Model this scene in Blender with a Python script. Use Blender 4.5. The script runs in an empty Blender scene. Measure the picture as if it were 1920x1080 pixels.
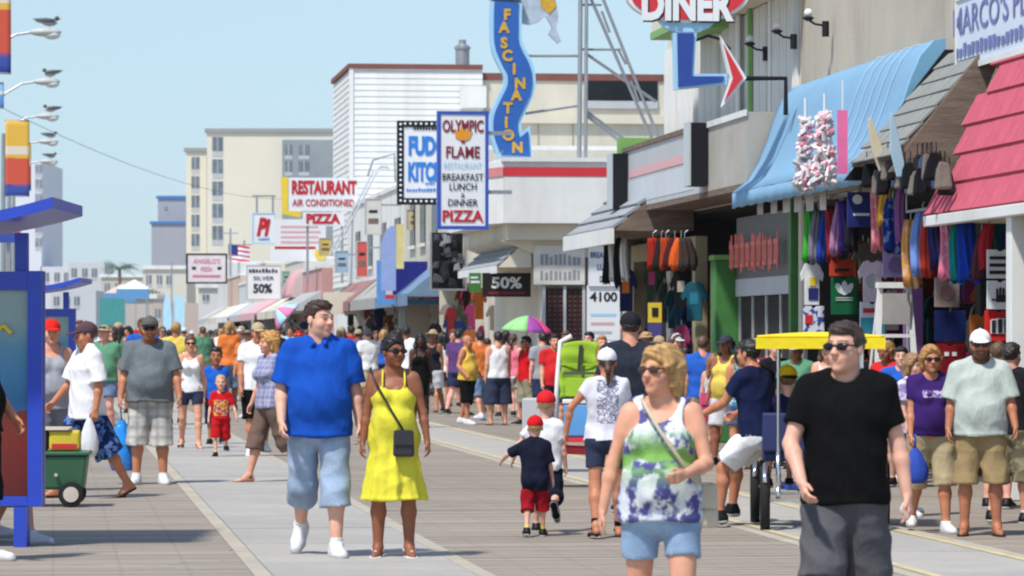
import bpy, math, random
import numpy as np
from mathutils import Vector, Matrix
random.seed(7); RNG = np.random.default_rng(7)
D = bpy.data; SC = bpy.context.scene; COL = SC.collection
rad = math.radians
# ------------------------------------------------------------------ camera, sky, sun, exposure
EYE = 1.65; FPX = 7000.0; HOR = 632.0            # eye height, focal length and horizon row in 1920x1080 pixels
cam = D.objects.new('camera', D.cameras.new('camera')); COL.objects.link(cam)
cam.location = (0, 0, EYE); cam.rotation_euler = (rad(90), 0, 0)
cam.data.sensor_width = 36; cam.data.lens = FPX / 1920 * 36
cam.data.shift_y = (HOR - 540) / 1920
cam.data.clip_start = .5; cam.data.clip_end = 9000
cam.data.dof.use_dof = True; cam.data.dof.focus_distance = 33; cam.data.dof.aperture_fstop = 7.1
SC.camera = cam
SUN_EL = rad(58); SUN_AZ = rad(216)              # azimuth clockwise from +Y: behind the left shoulder
w = D.worlds.new('World'); SC.world = w; w.use_nodes = True
nt = w.node_tree; bg = nt.nodes['Background']
sky = nt.nodes.new('ShaderNodeTexSky'); sky.sky_type = 'NISHITA'; sky.sun_disc = False
sky.sun_elevation = SUN_EL; sky.sun_rotation = SUN_AZ
sky.air_density = 1.0; sky.dust_density = .55; sky.ozone_density = 3.0
tcw = nt.nodes.new('ShaderNodeTexCoord'); vm = nt.nodes.new('ShaderNodeVectorMath'); vm.operation = 'MULTIPLY_ADD'; vm.inputs[1].default_value = (1, 1, .35); vm.inputs[2].default_value = (0, 0, .062)
vn = nt.nodes.new('ShaderNodeVectorMath'); vn.operation = 'NORMALIZE'    # hazy summer sky: the pale blue band reaches down to the horizon
nt.links.new(tcw.outputs['Generated'], vm.inputs[0]); nt.links.new(vm.outputs[0], vn.inputs[0]); nt.links.new(vn.outputs[0], sky.inputs['Vector'])
nt.links.new(sky.outputs[0], bg.inputs[0]); bg.inputs[1].default_value = .15
sl = D.lights.new('sun', 'SUN'); sl.energy = 4.7; sl.angle = rad(4); sl.color = (1, .955, .88)
so = D.objects.new('sun', sl); COL.objects.link(so)
sd = Vector((math.sin(SUN_AZ) * math.cos(SUN_EL), math.cos(SUN_AZ) * math.cos(SUN_EL), math.sin(SUN_EL)))
so.rotation_euler = sd.to_track_quat('Z', 'Y').to_euler(); so.location = (0, 0, 60)
vs = SC.view_settings; vs.view_transform = 'Standard'; vs.look = 'None'; vs.gamma = 1; vs.exposure = -.02
SC.cycles.filter_width = 2.1; SC.cycles.use_denoising = True; SC.cycles.max_bounces = 6; SC.cycles.diffuse_bounces = 3
SC.cycles.caustics_reflective = False; SC.cycles.caustics_refractive = False
SC.cycles.transparent_max_bounces = 8
# ------------------------------------------------------------------ coordinates
RX, RY = -.122, .9925                             # the boardwalk runs along (RX, RY); v is measured across it to the right
THETA = math.atan2(.122, .9925)
def W(u, v, z=0.): return Vector((RX * u + RY * v, RY * u - RX * v, z))
def depth_v(x, v): return v / ((x - 960) / FPX * RY - RX)
def on_v(x, y, v):                                # point of the plane v = const that shows at photo pixel (x, y) -> (u, z)
    Y = depth_v(x, v); X = (x - 960) / FPX * Y
    return RX * X + RY * Y, EYE + (HOR - y) / FPX * Y
def on_u(x, y, u):                                # same for a plane across the boardwalk -> (v, z)
    k = (x - 960) / FPX; Y = u / (RX * k + RY); X = k * Y
    return RY * X - RX * Y, EYE + (HOR - y) / FPX * Y
def at(x, y, Y): return Vector(((x - 960) / FPX * Y, Y, EYE + (HOR - y) / FPX * Y))
def ground(x, y): Y = EYE * FPX / (y - HOR); return Vector(((x - 960) / FPX * Y, Y, 0))
# ------------------------------------------------------------------ materials
MATS = {}
def s2l(c):                                       # sRGB 0..255 -> linear
    c = np.array(c, float) / 255
    return tuple(np.where(c <= .04045, c / 12.92, ((c + .055) / 1.055) ** 2.4))
class N:                                          # tiny node helper
    def __init__(s, name):
        s.m = D.materials.new(name); s.m.use_nodes = True; s.t = s.m.node_tree; s.b = s.t.nodes['Principled BSDF']
        s.tc = s.t.nodes.new('ShaderNodeTexCoord')
    def n(s, typ, **k):
        q = s.t.nodes.new(typ)
        for a, b in k.items(): setattr(q, a, b)
        return q
    def l(s, a, b): s.t.links.new(a, b)
    def noise(s, scale, detail=3, stretch=None, rough=.55):
        q = s.n('ShaderNodeTexNoise'); q.inputs['Scale'].default_value = scale; q.inputs['Detail'].default_value = detail
        q.inputs['Roughness'].default_value = rough
        src = s.tc.outputs['Object']
        if stretch:
            mp = s.n('ShaderNodeMapping'); mp.inputs['Scale'].default_value = stretch; s.l(src, mp.inputs[0]); src = mp.outputs[0]
        s.l(src, q.inputs['Vector']); return q.outputs['Fac']
    def ramp(s, fac, stops, interp='LINEAR'):
        q = s.n('ShaderNodeValToRGB'); q.color_ramp.interpolation = interp; e = q.color_ramp.elements
        while len(e) < len(stops): e.new(.5)
        for el, (p, c) in zip(e, stops): el.position = p; el.color = (*c, 1)
        s.l(fac, q.inputs[0]); return q.outputs[0]
    def mix(s, fac, a, b, mode='MIX'):
        q = s.n('ShaderNodeMix'); q.data_type = 'RGBA'; q.blend_type = mode
        for sock, v in ((q.inputs[0], fac), (q.inputs[6], a), (q.inputs[7], b)):
            if hasattr(v, 'is_linked'): s.l(v, sock)
            elif isinstance(v, (int, float)): sock.default_value = v
            else: sock.default_value = (*v, 1)
        return q.outputs[2]
    def math(s, op, a, b=0.):
        q = s.n('ShaderNodeMath', operation=op)
        for i, v in enumerate((a, b)):
            if hasattr(v, 'is_linked'): s.l(v, q.inputs[i])
            else: q.inputs[i].default_value = v
        return q.outputs[0]
    def bump(s, h, strength=.3, dist=.02):
        q = s.n('ShaderNodeBump'); q.inputs['Strength'].default_value = strength; q.inputs['Distance'].default_value = dist
        s.l(h, q.inputs['Height']); s.l(q.outputs[0], s.b.inputs['Normal'])
    def xyz(s, out='Object'):
        q = s.n('ShaderNodeSeparateXYZ'); s.l(s.tc.outputs[out], q.inputs[0]); return q.outputs
    def color(s, c):
        if hasattr(c, 'is_linked'): s.l(c, s.b.inputs['Base Color'])
        else: s.b.inputs['Base Color'].default_value = (*c, 1)
    def rough(s, r): s.b.inputs['Roughness'].default_value = r
def dk(c, k): return tuple(min(1, x * k) for x in c)
def mat(key, col=(.5, .5, .5), rough=.6, var=.12, scale=4., bump=0., bscale=None, stretch=None, metal=0., srgb=False, dirt=0.):
    if key in MATS: return MATS[key]
    if srgb: col = s2l(col)
    a = N(key); f = a.noise(scale, 4, stretch)
    c = a.ramp(f, [(.25, dk(col, 1 - var)), (.75, dk(col, 1 + var))])
    if dirt:
        g = a.noise(scale * .35, 6, (1, 1, .25), .7); g2 = a.ramp(g, [(.45, (0, 0, 0)), (.75, (1, 1, 1))])
        c = a.mix(a.math('MULTIPLY', g2, dirt), c, dk((.16, .13, .1), 1))
    a.color(c); a.rough(rough); a.b.inputs['Specular IOR Level'].default_value = .5 if rough < .5 else .2; a.b.inputs['Metallic'].default_value = metal
    if bump: a.bump(a.noise(bscale or scale * 6, 4, stretch), bump)
    MATS[key] = a.m; return a.m
def fabric(col, key=None, var=.1, srgb=True):
    key = key or 'fabric_%d_%d_%d' % tuple(col)
    if key in MATS: return MATS[key]
    c = s2l(col) if srgb else col; a = N(key); big = a.noise(11, 3, (1.2, 1.2, .55))
    a.color(a.ramp(big, [(.25, dk(c, 1 - var)), (.75, dk(c, 1 + var))])); a.rough(.9); a.b.inputs['Specular IOR Level'].default_value = .12
    cr_ = a.n('ShaderNodeTexNoise', noise_type='RIDGED_MULTIFRACTAL'); cr_.inputs['Scale'].default_value = 5.5; cr_.inputs['Detail'].default_value = 2; mp_ = a.n('ShaderNodeMapping'); mp_.inputs['Scale'].default_value = (1.3, 1.3, .7); mp_.inputs['Rotation'].default_value = (.3, .5, .2); a.l(a.tc.outputs['Object'], mp_.inputs[0]); a.l(mp_.outputs[0], cr_.inputs['Vector'])
    a.bump(a.math('ADD', a.math('ADD', a.math('MULTIPLY', big, .7), a.math('MULTIPLY', cr_.outputs[0], .25)), a.math('MULTIPLY', a.noise(120, 2), .05)), .6, .04); MATS[key] = a.m; return a.m
def glass(key='dark_glass', col=(.02, .025, .03), rough=.08):
    if key in MATS: return MATS[key]
    a = N(key); a.color(a.ramp(a.noise(.8), [(.3, col), (.7, dk(col, 2))])); a.rough(rough); a.b.inputs['Specular IOR Level'].default_value = .22
    MATS[key] = a.m; return a.m
# ------------------------------------------------------------------ objects
def link(name, mesh, parent=None, m=None):
    o = D.objects.new(name, mesh); COL.objects.link(o)
    if parent is not None: o.parent = parent
    if m is not None: mesh.materials.clear(); mesh.materials.append(m)
    return o
def tag(o, label=None, cat=None, group=None, kind=None):
    for k, v in (('label', label), ('category', cat), ('group', group), ('kind', kind)):
        if v: o[k] = v
    return o
def thing(name, label, cat, loc=(0, 0, 0), rz=0., group=None):
    o = D.objects.new(name, None); COL.objects.link(o); o.empty_display_size = .2
    o.location = loc; o.rotation_euler = (0, 0, rz); return tag(o, label, cat, group)
def rthing(name, label, cat, u, v, z=0., group=None): return thing(name, label, cat, W(u, v, z), THETA, group)   # local x = v, local y = u
class MB:                                         # mesh builder: collects shapes, builds ONE object
    def __init__(s): s.v = []; s.f = []
    def add(s, vs, fs):
        k = len(s.v); s.v += [tuple(p) for p in vs]; s.f += [tuple(i + k for i in f) for f in fs]; return s
    def box(s, x0, x1, y0, y1, z0, z1):
        return s.add([(x, y, z) for z in (z0, z1) for y in (y0, y1) for x in (x0, x1)],
                     [(0, 2, 3, 1), (4, 5, 7, 6), (0, 1, 5, 4), (1, 3, 7, 5), (3, 2, 6, 7), (2, 0, 4, 6)])
    def hexa(s, p):                               # 4 bottom + 4 top corners, both counter-clockwise from above
        return s.add(p, [(3, 2, 1, 0), (4, 5, 6, 7), (0, 1, 5, 4), (1, 2, 6, 5), (2, 3, 7, 6), (3, 0, 4, 7)])
    def slab(s, q, t):                            # quad q thickened by vector t
        t = Vector(t); q = [Vector(p) for p in q]
        return s.add(q + [p + t for p in q], [(3, 2, 1, 0), (4, 5, 6, 7), (0, 1, 5, 4), (1, 2, 6, 5), (2, 3, 7, 6), (3, 0, 4, 7)])
    def prism(s, pts, axis, a, b):                # 2-D outline extruded along an axis ('x','y','z')
        def mk(p, c): return {'x': (c, p[0], p[1]), 'y': (p[0], c, p[1]), 'z': (p[0], p[1], c)}[axis]
        n = len(pts); s.add([mk(p, a) for p in pts] + [mk(p, b) for p in pts],
            [tuple(range(n))[::-1], tuple(range(n, 2 * n))] + [(i, (i + 1) % n, n + (i + 1) % n, n + i) for i in range(n)]); return s
    def tube(s, path, r, n=8, cap=True):
        path = [Vector(p) for p in path]; rs = r if isinstance(r, (list, tuple)) else [r] * len(path); rings = []
        for i, p in enumerate(path):
            d = (path[min(i + 1, len(path) - 1)] - path[max(i - 1, 0)]).normalized()
            a = d.orthogonal().normalized() if i == 0 else (a - d * a.dot(d)).normalized()
            b = d.cross(a); rings.append([p + (a * math.cos(2 * math.pi * k / n) + b * math.sin(2 * math.pi * k / n)) * rs[i] for k in range(n)])
        vs = [p for r_ in rings for p in r_]; fs = []
        for i in range(len(path) - 1):
            for k in range(n): fs.append((i * n + k, i * n + (k + 1) % n, (i + 1) * n + (k + 1) % n, (i + 1) * n + k))
        if cap: fs += [tuple(range(n))[::-1], tuple(range(len(vs) - n, len(vs)))]
        return s.add(vs, fs)
    def lathe(s, prof, c=(0, 0, 0), n=20, sx=1, sy=1):   # (r, z) profile round z
        vs = [(c[0] + r * sx * math.cos(2 * math.pi * k / n), c[1] + r * sy * math.sin(2 * math.pi * k / n), c[2] + z) for r, z in prof for k in range(n)]
        fs = [(i * n + k, i * n + (k + 1) % n, (i + 1) * n + (k + 1) % n, (i + 1) * n + k) for i in range(len(prof) - 1) for k in range(n)]
        fs += [tuple(range(n))[::-1], tuple(range(len(vs) - n, len(vs)))]
        return s.add(vs, fs)
    def ball(s, c, r, n=10, sz=(1, 1, 1)):
        prof = [(math.sin(math.pi * i / n) * r + 1e-4, -math.cos(math.pi * i / n) * r) for i in range(n + 1)]
        k = len(s.v); s.lathe(prof, (0, 0, 0), n * 2)
        s.v[k:] = [(c[0] + x * sz[0], c[1] + y * sz[1], c[2] + z * sz[2]) for x, y, z in s.v[k:]]; return s
    def grid(s, fn, nu, nv):                      # parametric sheet fn(a, b) with a, b in 0..1
        vs = [fn(i / nu, j / nv) for j in range(nv + 1) for i in range(nu + 1)]
        return s.add(vs, [(j * (nu + 1) + i, j * (nu + 1) + i + 1, (j + 1) * (nu + 1) + i + 1, (j + 1) * (nu + 1) + i) for j in range(nv) for i in range(nu)])
    def mesh(s, name, smooth=False, bevel=0):
        me = D.meshes.new(name); me.from_pydata(s.v, [], s.f); me.update()
        if smooth: me.polygons.foreach_set('use_smooth', [True] * len(me.polygons))
        return me
    def build(s, name, m, parent=None, smooth=False, loc=None, bevel=0, solid=0):
        o = link(name, s.mesh(name, smooth), parent, m)
        if loc is not None: o.location = loc
        if bevel: q = o.modifiers.new('bevel', 'BEVEL'); q.width = bevel; q.segments = 2; q.limit_method = 'ANGLE'
        if solid: q = o.modifiers.new('solid', 'SOLIDIFY'); q.thickness = solid; q.offset = 0
        return o
def box(name, m, parent, x0, x1, y0, y1, z0, z1, bevel=0): return MB().box(x0, x1, y0, y1, z0, z1).build(name, m, parent, bevel=bevel)
def struct(name, mb, m, **k): return tag(mb.build(name, m, **k), kind='structure')
TXT = {}
def glyphs(s, bold, shear):
    key = (s, bold, shear)
    if key not in TXT:
        c = D.curves.new('t', 'FONT'); c.body = s; c.size = 1; c.offset = bold; c.shear = shear; c.resolution_u = 3
        o = D.objects.new('t', c); COL.objects.link(o); bpy.context.view_layer.update()
        me = D.meshes.new_from_object(o.evaluated_get(bpy.context.evaluated_depsgraph_get()))
        co = np.zeros(len(me.vertices) * 3); me.vertices.foreach_get('co', co); co = co.reshape(-1, 3)
        TXT[key] = (co, [tuple(q.vertices) for q in me.polygons], co.min(0), co.max(0)); D.objects.remove(o); D.curves.remove(c); D.meshes.remove(me)
    return TXT[key]
def text(s, parent, m, org, w=None, h=1., xd=(1, 0, 0), zd=(0, 0, 1), bold=.0, deep=.006, name='lettering', shear=0.):
    """lettering centred on org, h = capital height, stretched to width w, in the plane xd, zd; one part per word"""
    words = s.split(); G = [glyphs(q, bold, shear) for q in words]; gap = .32; wid = [g[3][0] - g[2][0] for g in G]; tot = sum(wid) + gap * (len(G) - 1)
    sy = h / max(.3, .70 + 2 * bold); sx = (w / tot) if w else sy; xd = Vector(xd); zd = Vector(zd); nrm = xd.cross(zd).normalized(); org = Vector(org); x = -tot / 2
    for (co, fs, lo, hi), wd in zip(G, wid):
        pts = [org + xd * ((q[0] - lo[0] + x) * sx) + zd * ((q[1] - .35) * sy) + nrm * deep for q in co]
        o = MB().add(pts, fs).build(name, m, parent); x += wd + gap
    return o
def blocks(parent, m, org, w, h, n, xd=(1, 0, 0)):
    """a line of lettering too small to read in the photograph: n little print marks"""
    xd = Vector(xd); nrm = xd.cross(Vector((0, 0, 1))).normalized(); r = random.Random(n * 7 + int(w * 100)); s_ = w / n
    for k in range(n):
        a = Vector(org) + xd * (-w / 2 + k * s_) + nrm * .005; hh = h * r.uniform(.6, 1.); MB().slab([a - Vector((0, 0, h / 2)), a + xd * s_ * r.uniform(.5, .8) - Vector((0, 0, h / 2)), a + xd * s_ * .7 + Vector((0, 0, hh - h / 2)), a + Vector((0, 0, hh - h / 2))], nrm * .003).build('print_mark', m, parent)
def copy_tree(o, parent=None):
    c = o.copy(); COL.objects.link(c); c.parent = parent
    for ch in o.children: copy_tree(ch, c)
    return c
# ------------------------------------------------------------------ implicit surfaces -> meshes (bodies, clothes, hair)
def nvec(v): v = np.array(v, float); return v / (np.linalg.norm(v) + 1e-12)
def rotz(a): c, s = math.cos(a), math.sin(a); return np.array([[c, -s, 0], [s, c, 0], [0, 0, 1.]])
def rotx(a): c, s = math.cos(a), math.sin(a); return np.array([[1, 0, 0], [0, c, -s], [0, s, c]])
def roty(a): c, s = math.cos(a), math.sin(a); return np.array([[c, 0, s], [0, 1, 0], [-s, 0, c]])
class Cone:
    def __init__(s, a, b, ra, rb, k=.02, sy=1., clip=None, R=None):
        s.a = np.array(a, float); s.b = np.array(b, float); s.ra = ra; s.rb = rb; s.k = k; s.sy = sy; s.clip = clip or []
        m = max(ra, rb) * max(1, sy) + k; s.lo = np.minimum(s.a, s.b) - m; s.hi = np.maximum(s.a, s.b) + m; s.sub = False
    def grow(s, g, clip=None): return Cone(s.a, s.b, s.ra + g, s.rb + g, s.k, s.sy, clip or s.clip)
    def d(s, X, Y, Z):
        ba = s.b - s.a; ba2 = ba.copy(); ba2[1] /= s.sy
        px, py, pz = X - s.a[0], (Y - s.a[1]) / s.sy, Z - s.a[2]
        t = np.clip((px * ba2[0] + py * ba2[1] + pz * ba2[2]) / max(ba2 @ ba2, 1e-9), 0, 1)
        r = np.sqrt((px - t * ba2[0]) ** 2 + (py - t * ba2[1]) ** 2 + (pz - t * ba2[2]) ** 2) - (s.ra + t * (s.rb - s.ra))
        if s.sy < 1: r = r * (.5 + .5 * s.sy)
        for p, n in s.clip: r = np.maximum(r, (X - p[0]) * n[0] + (Y - p[1]) * n[1] + (Z - p[2]) * n[2])
        return r
class Ell:
    def __init__(s, c, r, k=.02, R=None, sub=False, clip=None):
        s.c = np.array(c, float); s.r = np.array(r, float); s.k = k; s.R = np.eye(3) if R is None else R; s.sub = sub; s.clip = clip or []
        m = max(s.r) + k; s.lo = s.c - m; s.hi = s.c + m
    def grow(s, g, clip=None): return Ell(s.c, s.r + g, s.k, s.R, s.sub, clip or s.clip)
    def d(s, X, Y, Z):
        x, y, z = X - s.c[0], Y - s.c[1], Z - s.c[2]; R = s.R
        a = (x * R[0, 0] + y * R[1, 0] + z * R[2, 0]) / s.r[0]; b = (x * R[0, 1] + y * R[1, 1] + z * R[2, 1]) / s.r[1]; c = (x * R[0, 2] + y * R[1, 2] + z * R[2, 2]) / s.r[2]
        k0 = np.sqrt(a * a + b * b + c * c); k1 = np.sqrt((a / s.r[0]) ** 2 + (b / s.r[1]) ** 2 + (c / s.r[2]) ** 2) + 1e-9
        r = k0 * (k0 - 1) / k1
        for p, n in s.clip: r = np.maximum(r, (X - p[0]) * n[0] + (Y - p[1]) * n[1] + (Z - p[2]) * n[2])
        return r
def field(prims, lo, hi, h):
    lo = np.floor(np.array(lo) / h) * h; n = np.maximum(np.ceil((np.array(hi) - lo) / h).astype(int) + 1, 4)
    ax = [lo[i] + h * np.arange(n[i]) for i in range(3)]; f = np.full(n, 1.0)
    for p in prims:
        i0 = np.clip(np.floor((p.lo - lo) / h).astype(int) - 1, 0, n); i1 = np.clip(np.ceil((p.hi - lo) / h).astype(int) + 2, 0, n)
        if (i1 <= i0).any(): continue
        sl = tuple(slice(a, b) for a, b in zip(i0, i1))
        X = ax[0][sl[0]][:, None, None]; Y = ax[1][sl[1]][None, :, None]; Z = ax[2][sl[2]][None, None, :]
        dd = p.d(X, Y, Z); g = f[sl]; k = max(p.k, 1e-4)
        if p.sub:
            m = -dd; q = np.maximum(k - np.abs(g - m), 0) / k; f[sl] = np.maximum(g, m) + q * q * k * .25
        else:
            q = np.maximum(k - np.abs(g - dd), 0) / k; f[sl] = np.minimum(g, dd) - q * q * k * .25
    return f, lo, ax
EDG = [(0, 1), (2, 3), (4, 5), (6, 7), (0, 2), (1, 3), (4, 6), (5, 7), (0, 4), (1, 5), (2, 6), (3, 7)]
def nets(f, lo, h):
    """surface nets: signed field -> vertices, quads"""
    s = f < 0; nx, ny, nz = f.shape
    C = [f[i:nx - 1 + i, j:ny - 1 + j, k:nz - 1 + k] for k in (0, 1) for j in (0, 1) for i in (0, 1)]
    cnt = sum((c < 0).astype(np.int8) for c in C); act = (cnt > 0) & (cnt < 8)
    idx = np.argwhere(act)
    if len(idx) == 0: return np.zeros((0, 3)), np.zeros((0, 4), int)
    vals = np.stack([c[act] for c in C], 1)
    off = np.array([(i, j, k) for k in (0, 1) for j in (0, 1) for i in (0, 1)], float)
    acc = np.zeros((len(idx), 3)); num = np.zeros(len(idx))
    for a, b in EDG:
        va, vb = vals[:, a], vals[:, b]; m = (va < 0) != (vb < 0); t = np.where(m, va / np.where(m, va - vb, 1), 0)
        acc += np.where(m[:, None], off[a] + t[:, None] * (off[b] - off[a]), 0); num += m
    V = lo + (idx + acc / num[:, None]) * h
    num_ = np.full(act.shape, -1, int); num_[act] = np.arange(len(idx)); Q = []
    for ax in range(3):
        d = [0, 0, 0]; d[ax] = 1
        a = s[tuple(slice(0, n - e) for n, e in zip(s.shape, d))]; b = s[tuple(slice(e, n) for n, e in zip(s.shape, d))]
        e = np.argwhere(a != b); o1, o2 = [(1, 2), (2, 0), (0, 1)][ax]
        ok = (e[:, o1] > 0) & (e[:, o2] > 0) & (e[:, o1] < act.shape[o1]) & (e[:, o2] < act.shape[o2]); e = e[ok]
        fl = a[tuple(e.T)]; g = []
        for p, q in ((1, 1), (0, 1), (0, 0), (1, 0)):
            c = e.copy(); c[:, o1] -= p; c[:, o2] -= q; g.append(num_[tuple(c.T)])
        g = np.stack(g, 1); g[~fl] = g[~fl][:, ::-1]; Q.append(g)
    Q = np.concatenate(Q); return V, Q[(Q >= 0).all(1)]
def qmesh(name, V, Q, colors=None):
    me = D.meshes.new(name); me.vertices.add(len(V)); me.vertices.foreach_set('co', np.ascontiguousarray(V, np.float32).ravel())
    me.loops.add(len(Q) * 4); me.loops.foreach_set('vertex_index', np.ascontiguousarray(Q, np.int32).ravel())
    me.polygons.add(len(Q)); me.polygons.foreach_set('loop_start', np.arange(0, len(Q) * 4, 4, dtype=np.int32))
    me.polygons.foreach_set('use_smooth', np.ones(len(Q), bool)); me.update(calc_edges=True)
    if colors is not None:
        at_ = me.color_attributes.new('tint', 'FLOAT_COLOR', 'POINT')
        at_.data.foreach_set('color', np.concatenate([colors, np.ones((len(V), 1))], 1).astype(np.float32).ravel())
    return me
def implicit(prims, h, fold=None, post=None):
    lo = np.min([p.lo for p in prims if not p.sub], 0) - 2 * h; hi = np.max([p.hi for p in prims if not p.sub], 0) + 2 * h
    f, lo, ax = field(prims, lo, hi, h)
    X, Y, Z = ax[0][:, None, None], ax[1][None, :, None], ax[2][None, None, :]
    if fold is not None: f = f + fold(X, Y, Z)
    if post is not None: f = post(f, X, Y, Z)
    return nets(f, lo, h)
def folds(seed, amp=.006, fh=26., fv=8.):
    r = np.random.default_rng(seed); ph = r.uniform(0, 6.28, 12); s = r.uniform(.8, 1.25, 12)
    def rdg(x): return 1 - 1.6 * np.abs(np.sin(x * .5))
    def fn(X, Y, Z):
        a = rdg(fh * s[0] * X + fv * s[1] * Z + ph[0] + 1.8 * np.sin(9 * s[2] * Z + 7 * X + ph[1]))
        b = rdg(fh * s[3] * Y * 1.1 - fv * s[4] * Z * 1.6 + ph[2] + 1.5 * np.sin(11 * Z * s[5] + ph[3]))
        c = rdg(30 * s[6] * Z + 22 * X * s[7] + ph[4] + 1.6 * np.sin(15 * X + ph[5])) * np.ones_like(Y)
        e = rdg(27 * s[8] * Z - 26 * X * s[9] + 10 * Y + ph[6] + 1.6 * np.sin(13 * X + 9 * Z + ph[7]))
        m = .5 + .5 * np.sin(6 * X + 5 * Z + 4 * Y + ph[8]); return -amp * (.8 * a * m + .5 * b + .6 * c * (1 - m) + .6 * e * m)
    return fn
def skin_mat():
    if 'skin' in MATS: return MATS['skin']
    a = N('skin'); at_ = a.n('ShaderNodeVertexColor', layer_name='tint')
    f = a.noise(9, 4); c = a.mix(1., at_.outputs[0], a.ramp(f, [(.3, (.86, .80, .78)), (.7, (1.08, 1.05, 1.04))]), 'MULTIPLY')
    a.color(c); a.rough(.48); a.b.inputs['Specular IOR Level'].default_value = .35; a.bump(a.noise(160, 3), .08, .004)
    MATS['skin'] = a.m; return a.m
def hair_mat(col):
    k = 'hair_%d_%d_%d' % tuple(col)
    if k in MATS: return MATS[k]
    c = s2l(col); a = N(k); f = a.noise(60, 4, (1, 1, .12))
    a.color(a.ramp(f, [(.3, dk(c, .55)), (.7, dk(c, 1.45))])); a.rough(.5); a.bump(f, .6, .01); MATS[k] = a.m; return a.m
SKIN = dict(fair=(222, 172, 150), light=(214, 158, 130), tan=(190, 128, 96), olive=(170, 112, 82), brown=(142, 90, 64), dark=(70, 42, 32), pink=(226, 164, 148))
PEOPLE = []
def person(label, x, yf, ytop, face=0., sex='m', fat=0., skin='light', hair=(60, 42, 30), hairstyle='short', top=None, bottom=None, shoes=None,
           legs=((8, 6), (-8, 14)), arms=((8, 8, 14), (-8, 8, 14)), head=(0, 0), lean=0., cap=None, glasses=False, beard=0., child=False,
           lod=None, group=None, scale=None, Y=None, dress=None, seat=None, socks=None, cat='person', hs=1., extra=None, sit=False, gl_col=(12, 12, 14)):
    """x, yf, ytop: photo column, feet row and crown row; face: heading in degrees, 0 = towards the camera, 90 = towards image right"""
    if Y is None: Y = EYE * FPX / (yf - HOR)
    px = FPX / Y; Ht = ((yf - ytop) / px) if seat is None else seat[1]
    loc = Vector(((x - 960) / FPX * Y, Y, 0 if seat is None else seat[0]))
    if lod is None: lod = min(.03, max(.0108, 1.9 / px))
    hb = lod; hh = max(.0062, lod * .52); hn = max(.0058, lod * .5)
    if px < 70: hh = lod * .6; hn = None
    seed = len(PEOPLE) + 11; rg = np.random.default_rng(seed)
    s = Ht / 1.75; fm = sex == 'f'
    # ---- skeleton in units of a 1.75 m adult, scaled by s at the end
    ch = .0
    hipz, shz = (.90, 1.425) if not child else (.83, 1.33)
    hsz = hs * (1.32 if child else 1.) ; shw = (.165 if fm else .195) * (1 + .14 * max(fat, 0)) * (.86 if child else 1)
    hpw = (.100 if fm else .094) * (1 + .15 * max(fat, 0)); tl = (hipz - .085) * .51; sh_l = (hipz - .085) * .49
    J = {}; T = np.array
    lrad = rad(lean)
    pel = T([0, 0, hipz + .05])
    def torso(p):                                   # lean about the pelvis
        p = T(p, float) - pel; return rotx(lrad) @ p + pel          # positive lean tips forwards (-Y)
    ls = {}
    for i, sd_ in enumerate((-1, 1)):
        a, b = rad(legs[i][0]), rad(legs[i][1]); ab = rad(legs[i][2]) if len(legs[i]) > 2 else rad(2.); fp = rad(legs[i][3]) if len(legs[i]) > 3 else 0.
        hp = T([sd_ * hpw, 0, hipz]); kd = T([sd_ * math.sin(ab), -math.sin(a), -math.cos(a)]); kd /= np.linalg.norm(kd); kn = hp + kd * tl
        ad = T([sd_ * math.sin(ab) * .4, -math.sin(a - b), -math.cos(a - b)]); ad /= np.linalg.norm(ad); an = kn + ad * sh_l
        td = T([sd_ * .2, -math.cos(fp), math.sin(fp)]); td /= np.linalg.norm(td); up = np.cross(T([sd_ * 0 + 1., 0, 0]), td); up = up / np.linalg.norm(up)
        if up[2] < 0: up = -up
        ls[sd_] = dict(hp=hp, kn=kn, an=an, td=td, up=up, kd=kd, ad=ad)
    low = min(min((l['an'] - l['up'] * .085)[2], (l['an'] - l['up'] * .085 + l['td'] * .15)[2], (l['an'] - l['up'] * .085 - l['td'] * .05)[2]) for l in ls.values())
    ars = {}
    for i, sd_ in enumerate((-1, 1)):
        a, c, e = (rad(q) for q in arms[i][:3]); r = arms[i][3] if len(arms[i]) > 3 else .0
        sh = torso([sd_ * (shw - .012), 0, shz - .012]); ud = T([sd_ * math.sin(c), -math.sin(a) * math.cos(c), -math.cos(a) * math.cos(c)]); el = sh + ud * .275
        fd = nvec([sd_ * (math.sin(c) * .6 - r), -math.sin(a + e), -math.cos(a + e)]); wr = el + fd * .245
        ars[sd_] = dict(sh=sh, el=el, wr=wr, ud=ud, fd=fd)
    neckb = torso([0, .012, shz + .05]); hc = torso([0, -.012 - .01 * (lean > 0), 1.75 - .13 * hsz])
    HR = rotz(rad(head[0])) @ rotx(rad(head[1]))
    # ---- primitives (unscaled; voxel sizes divided by s)
    q = max(fat, -.25); ar_ = (.84 if fm else 1.) * (1 + .28 * q) * (.86 if child else 1); lg_ = (1.02 if fm else 1.) * (1 + .3 * q) * (.84 if child else 1)
    tr = (1 + .30 * q) * (.9 if fm else 1.) * (.84 if child else 1)
    def tc(a, b, ra, rb, k=.05, sy=.8): return Cone(torso(a), torso(b), ra, rb, k, sy)
    zc = shz - .135; zw = hipz + .20
    TOR = [tc((-.085 * tr, .0, zc), (.085 * tr, 0, zc), .108 * tr, .108 * tr), tc((-.105 * tr, .012, shz - .05), (.105 * tr, .012, shz - .05), .073, .073, .05, .85),
           tc((-.05 * tr, 0, zw), (.05 * tr, 0, zw), (.098 if fm else .108) * tr, (.098 if fm else .108) * tr, .06), tc((0, 0, zw - .05), (0, .0, zc), .115 * tr, .12 * tr, .06, .8)]
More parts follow.
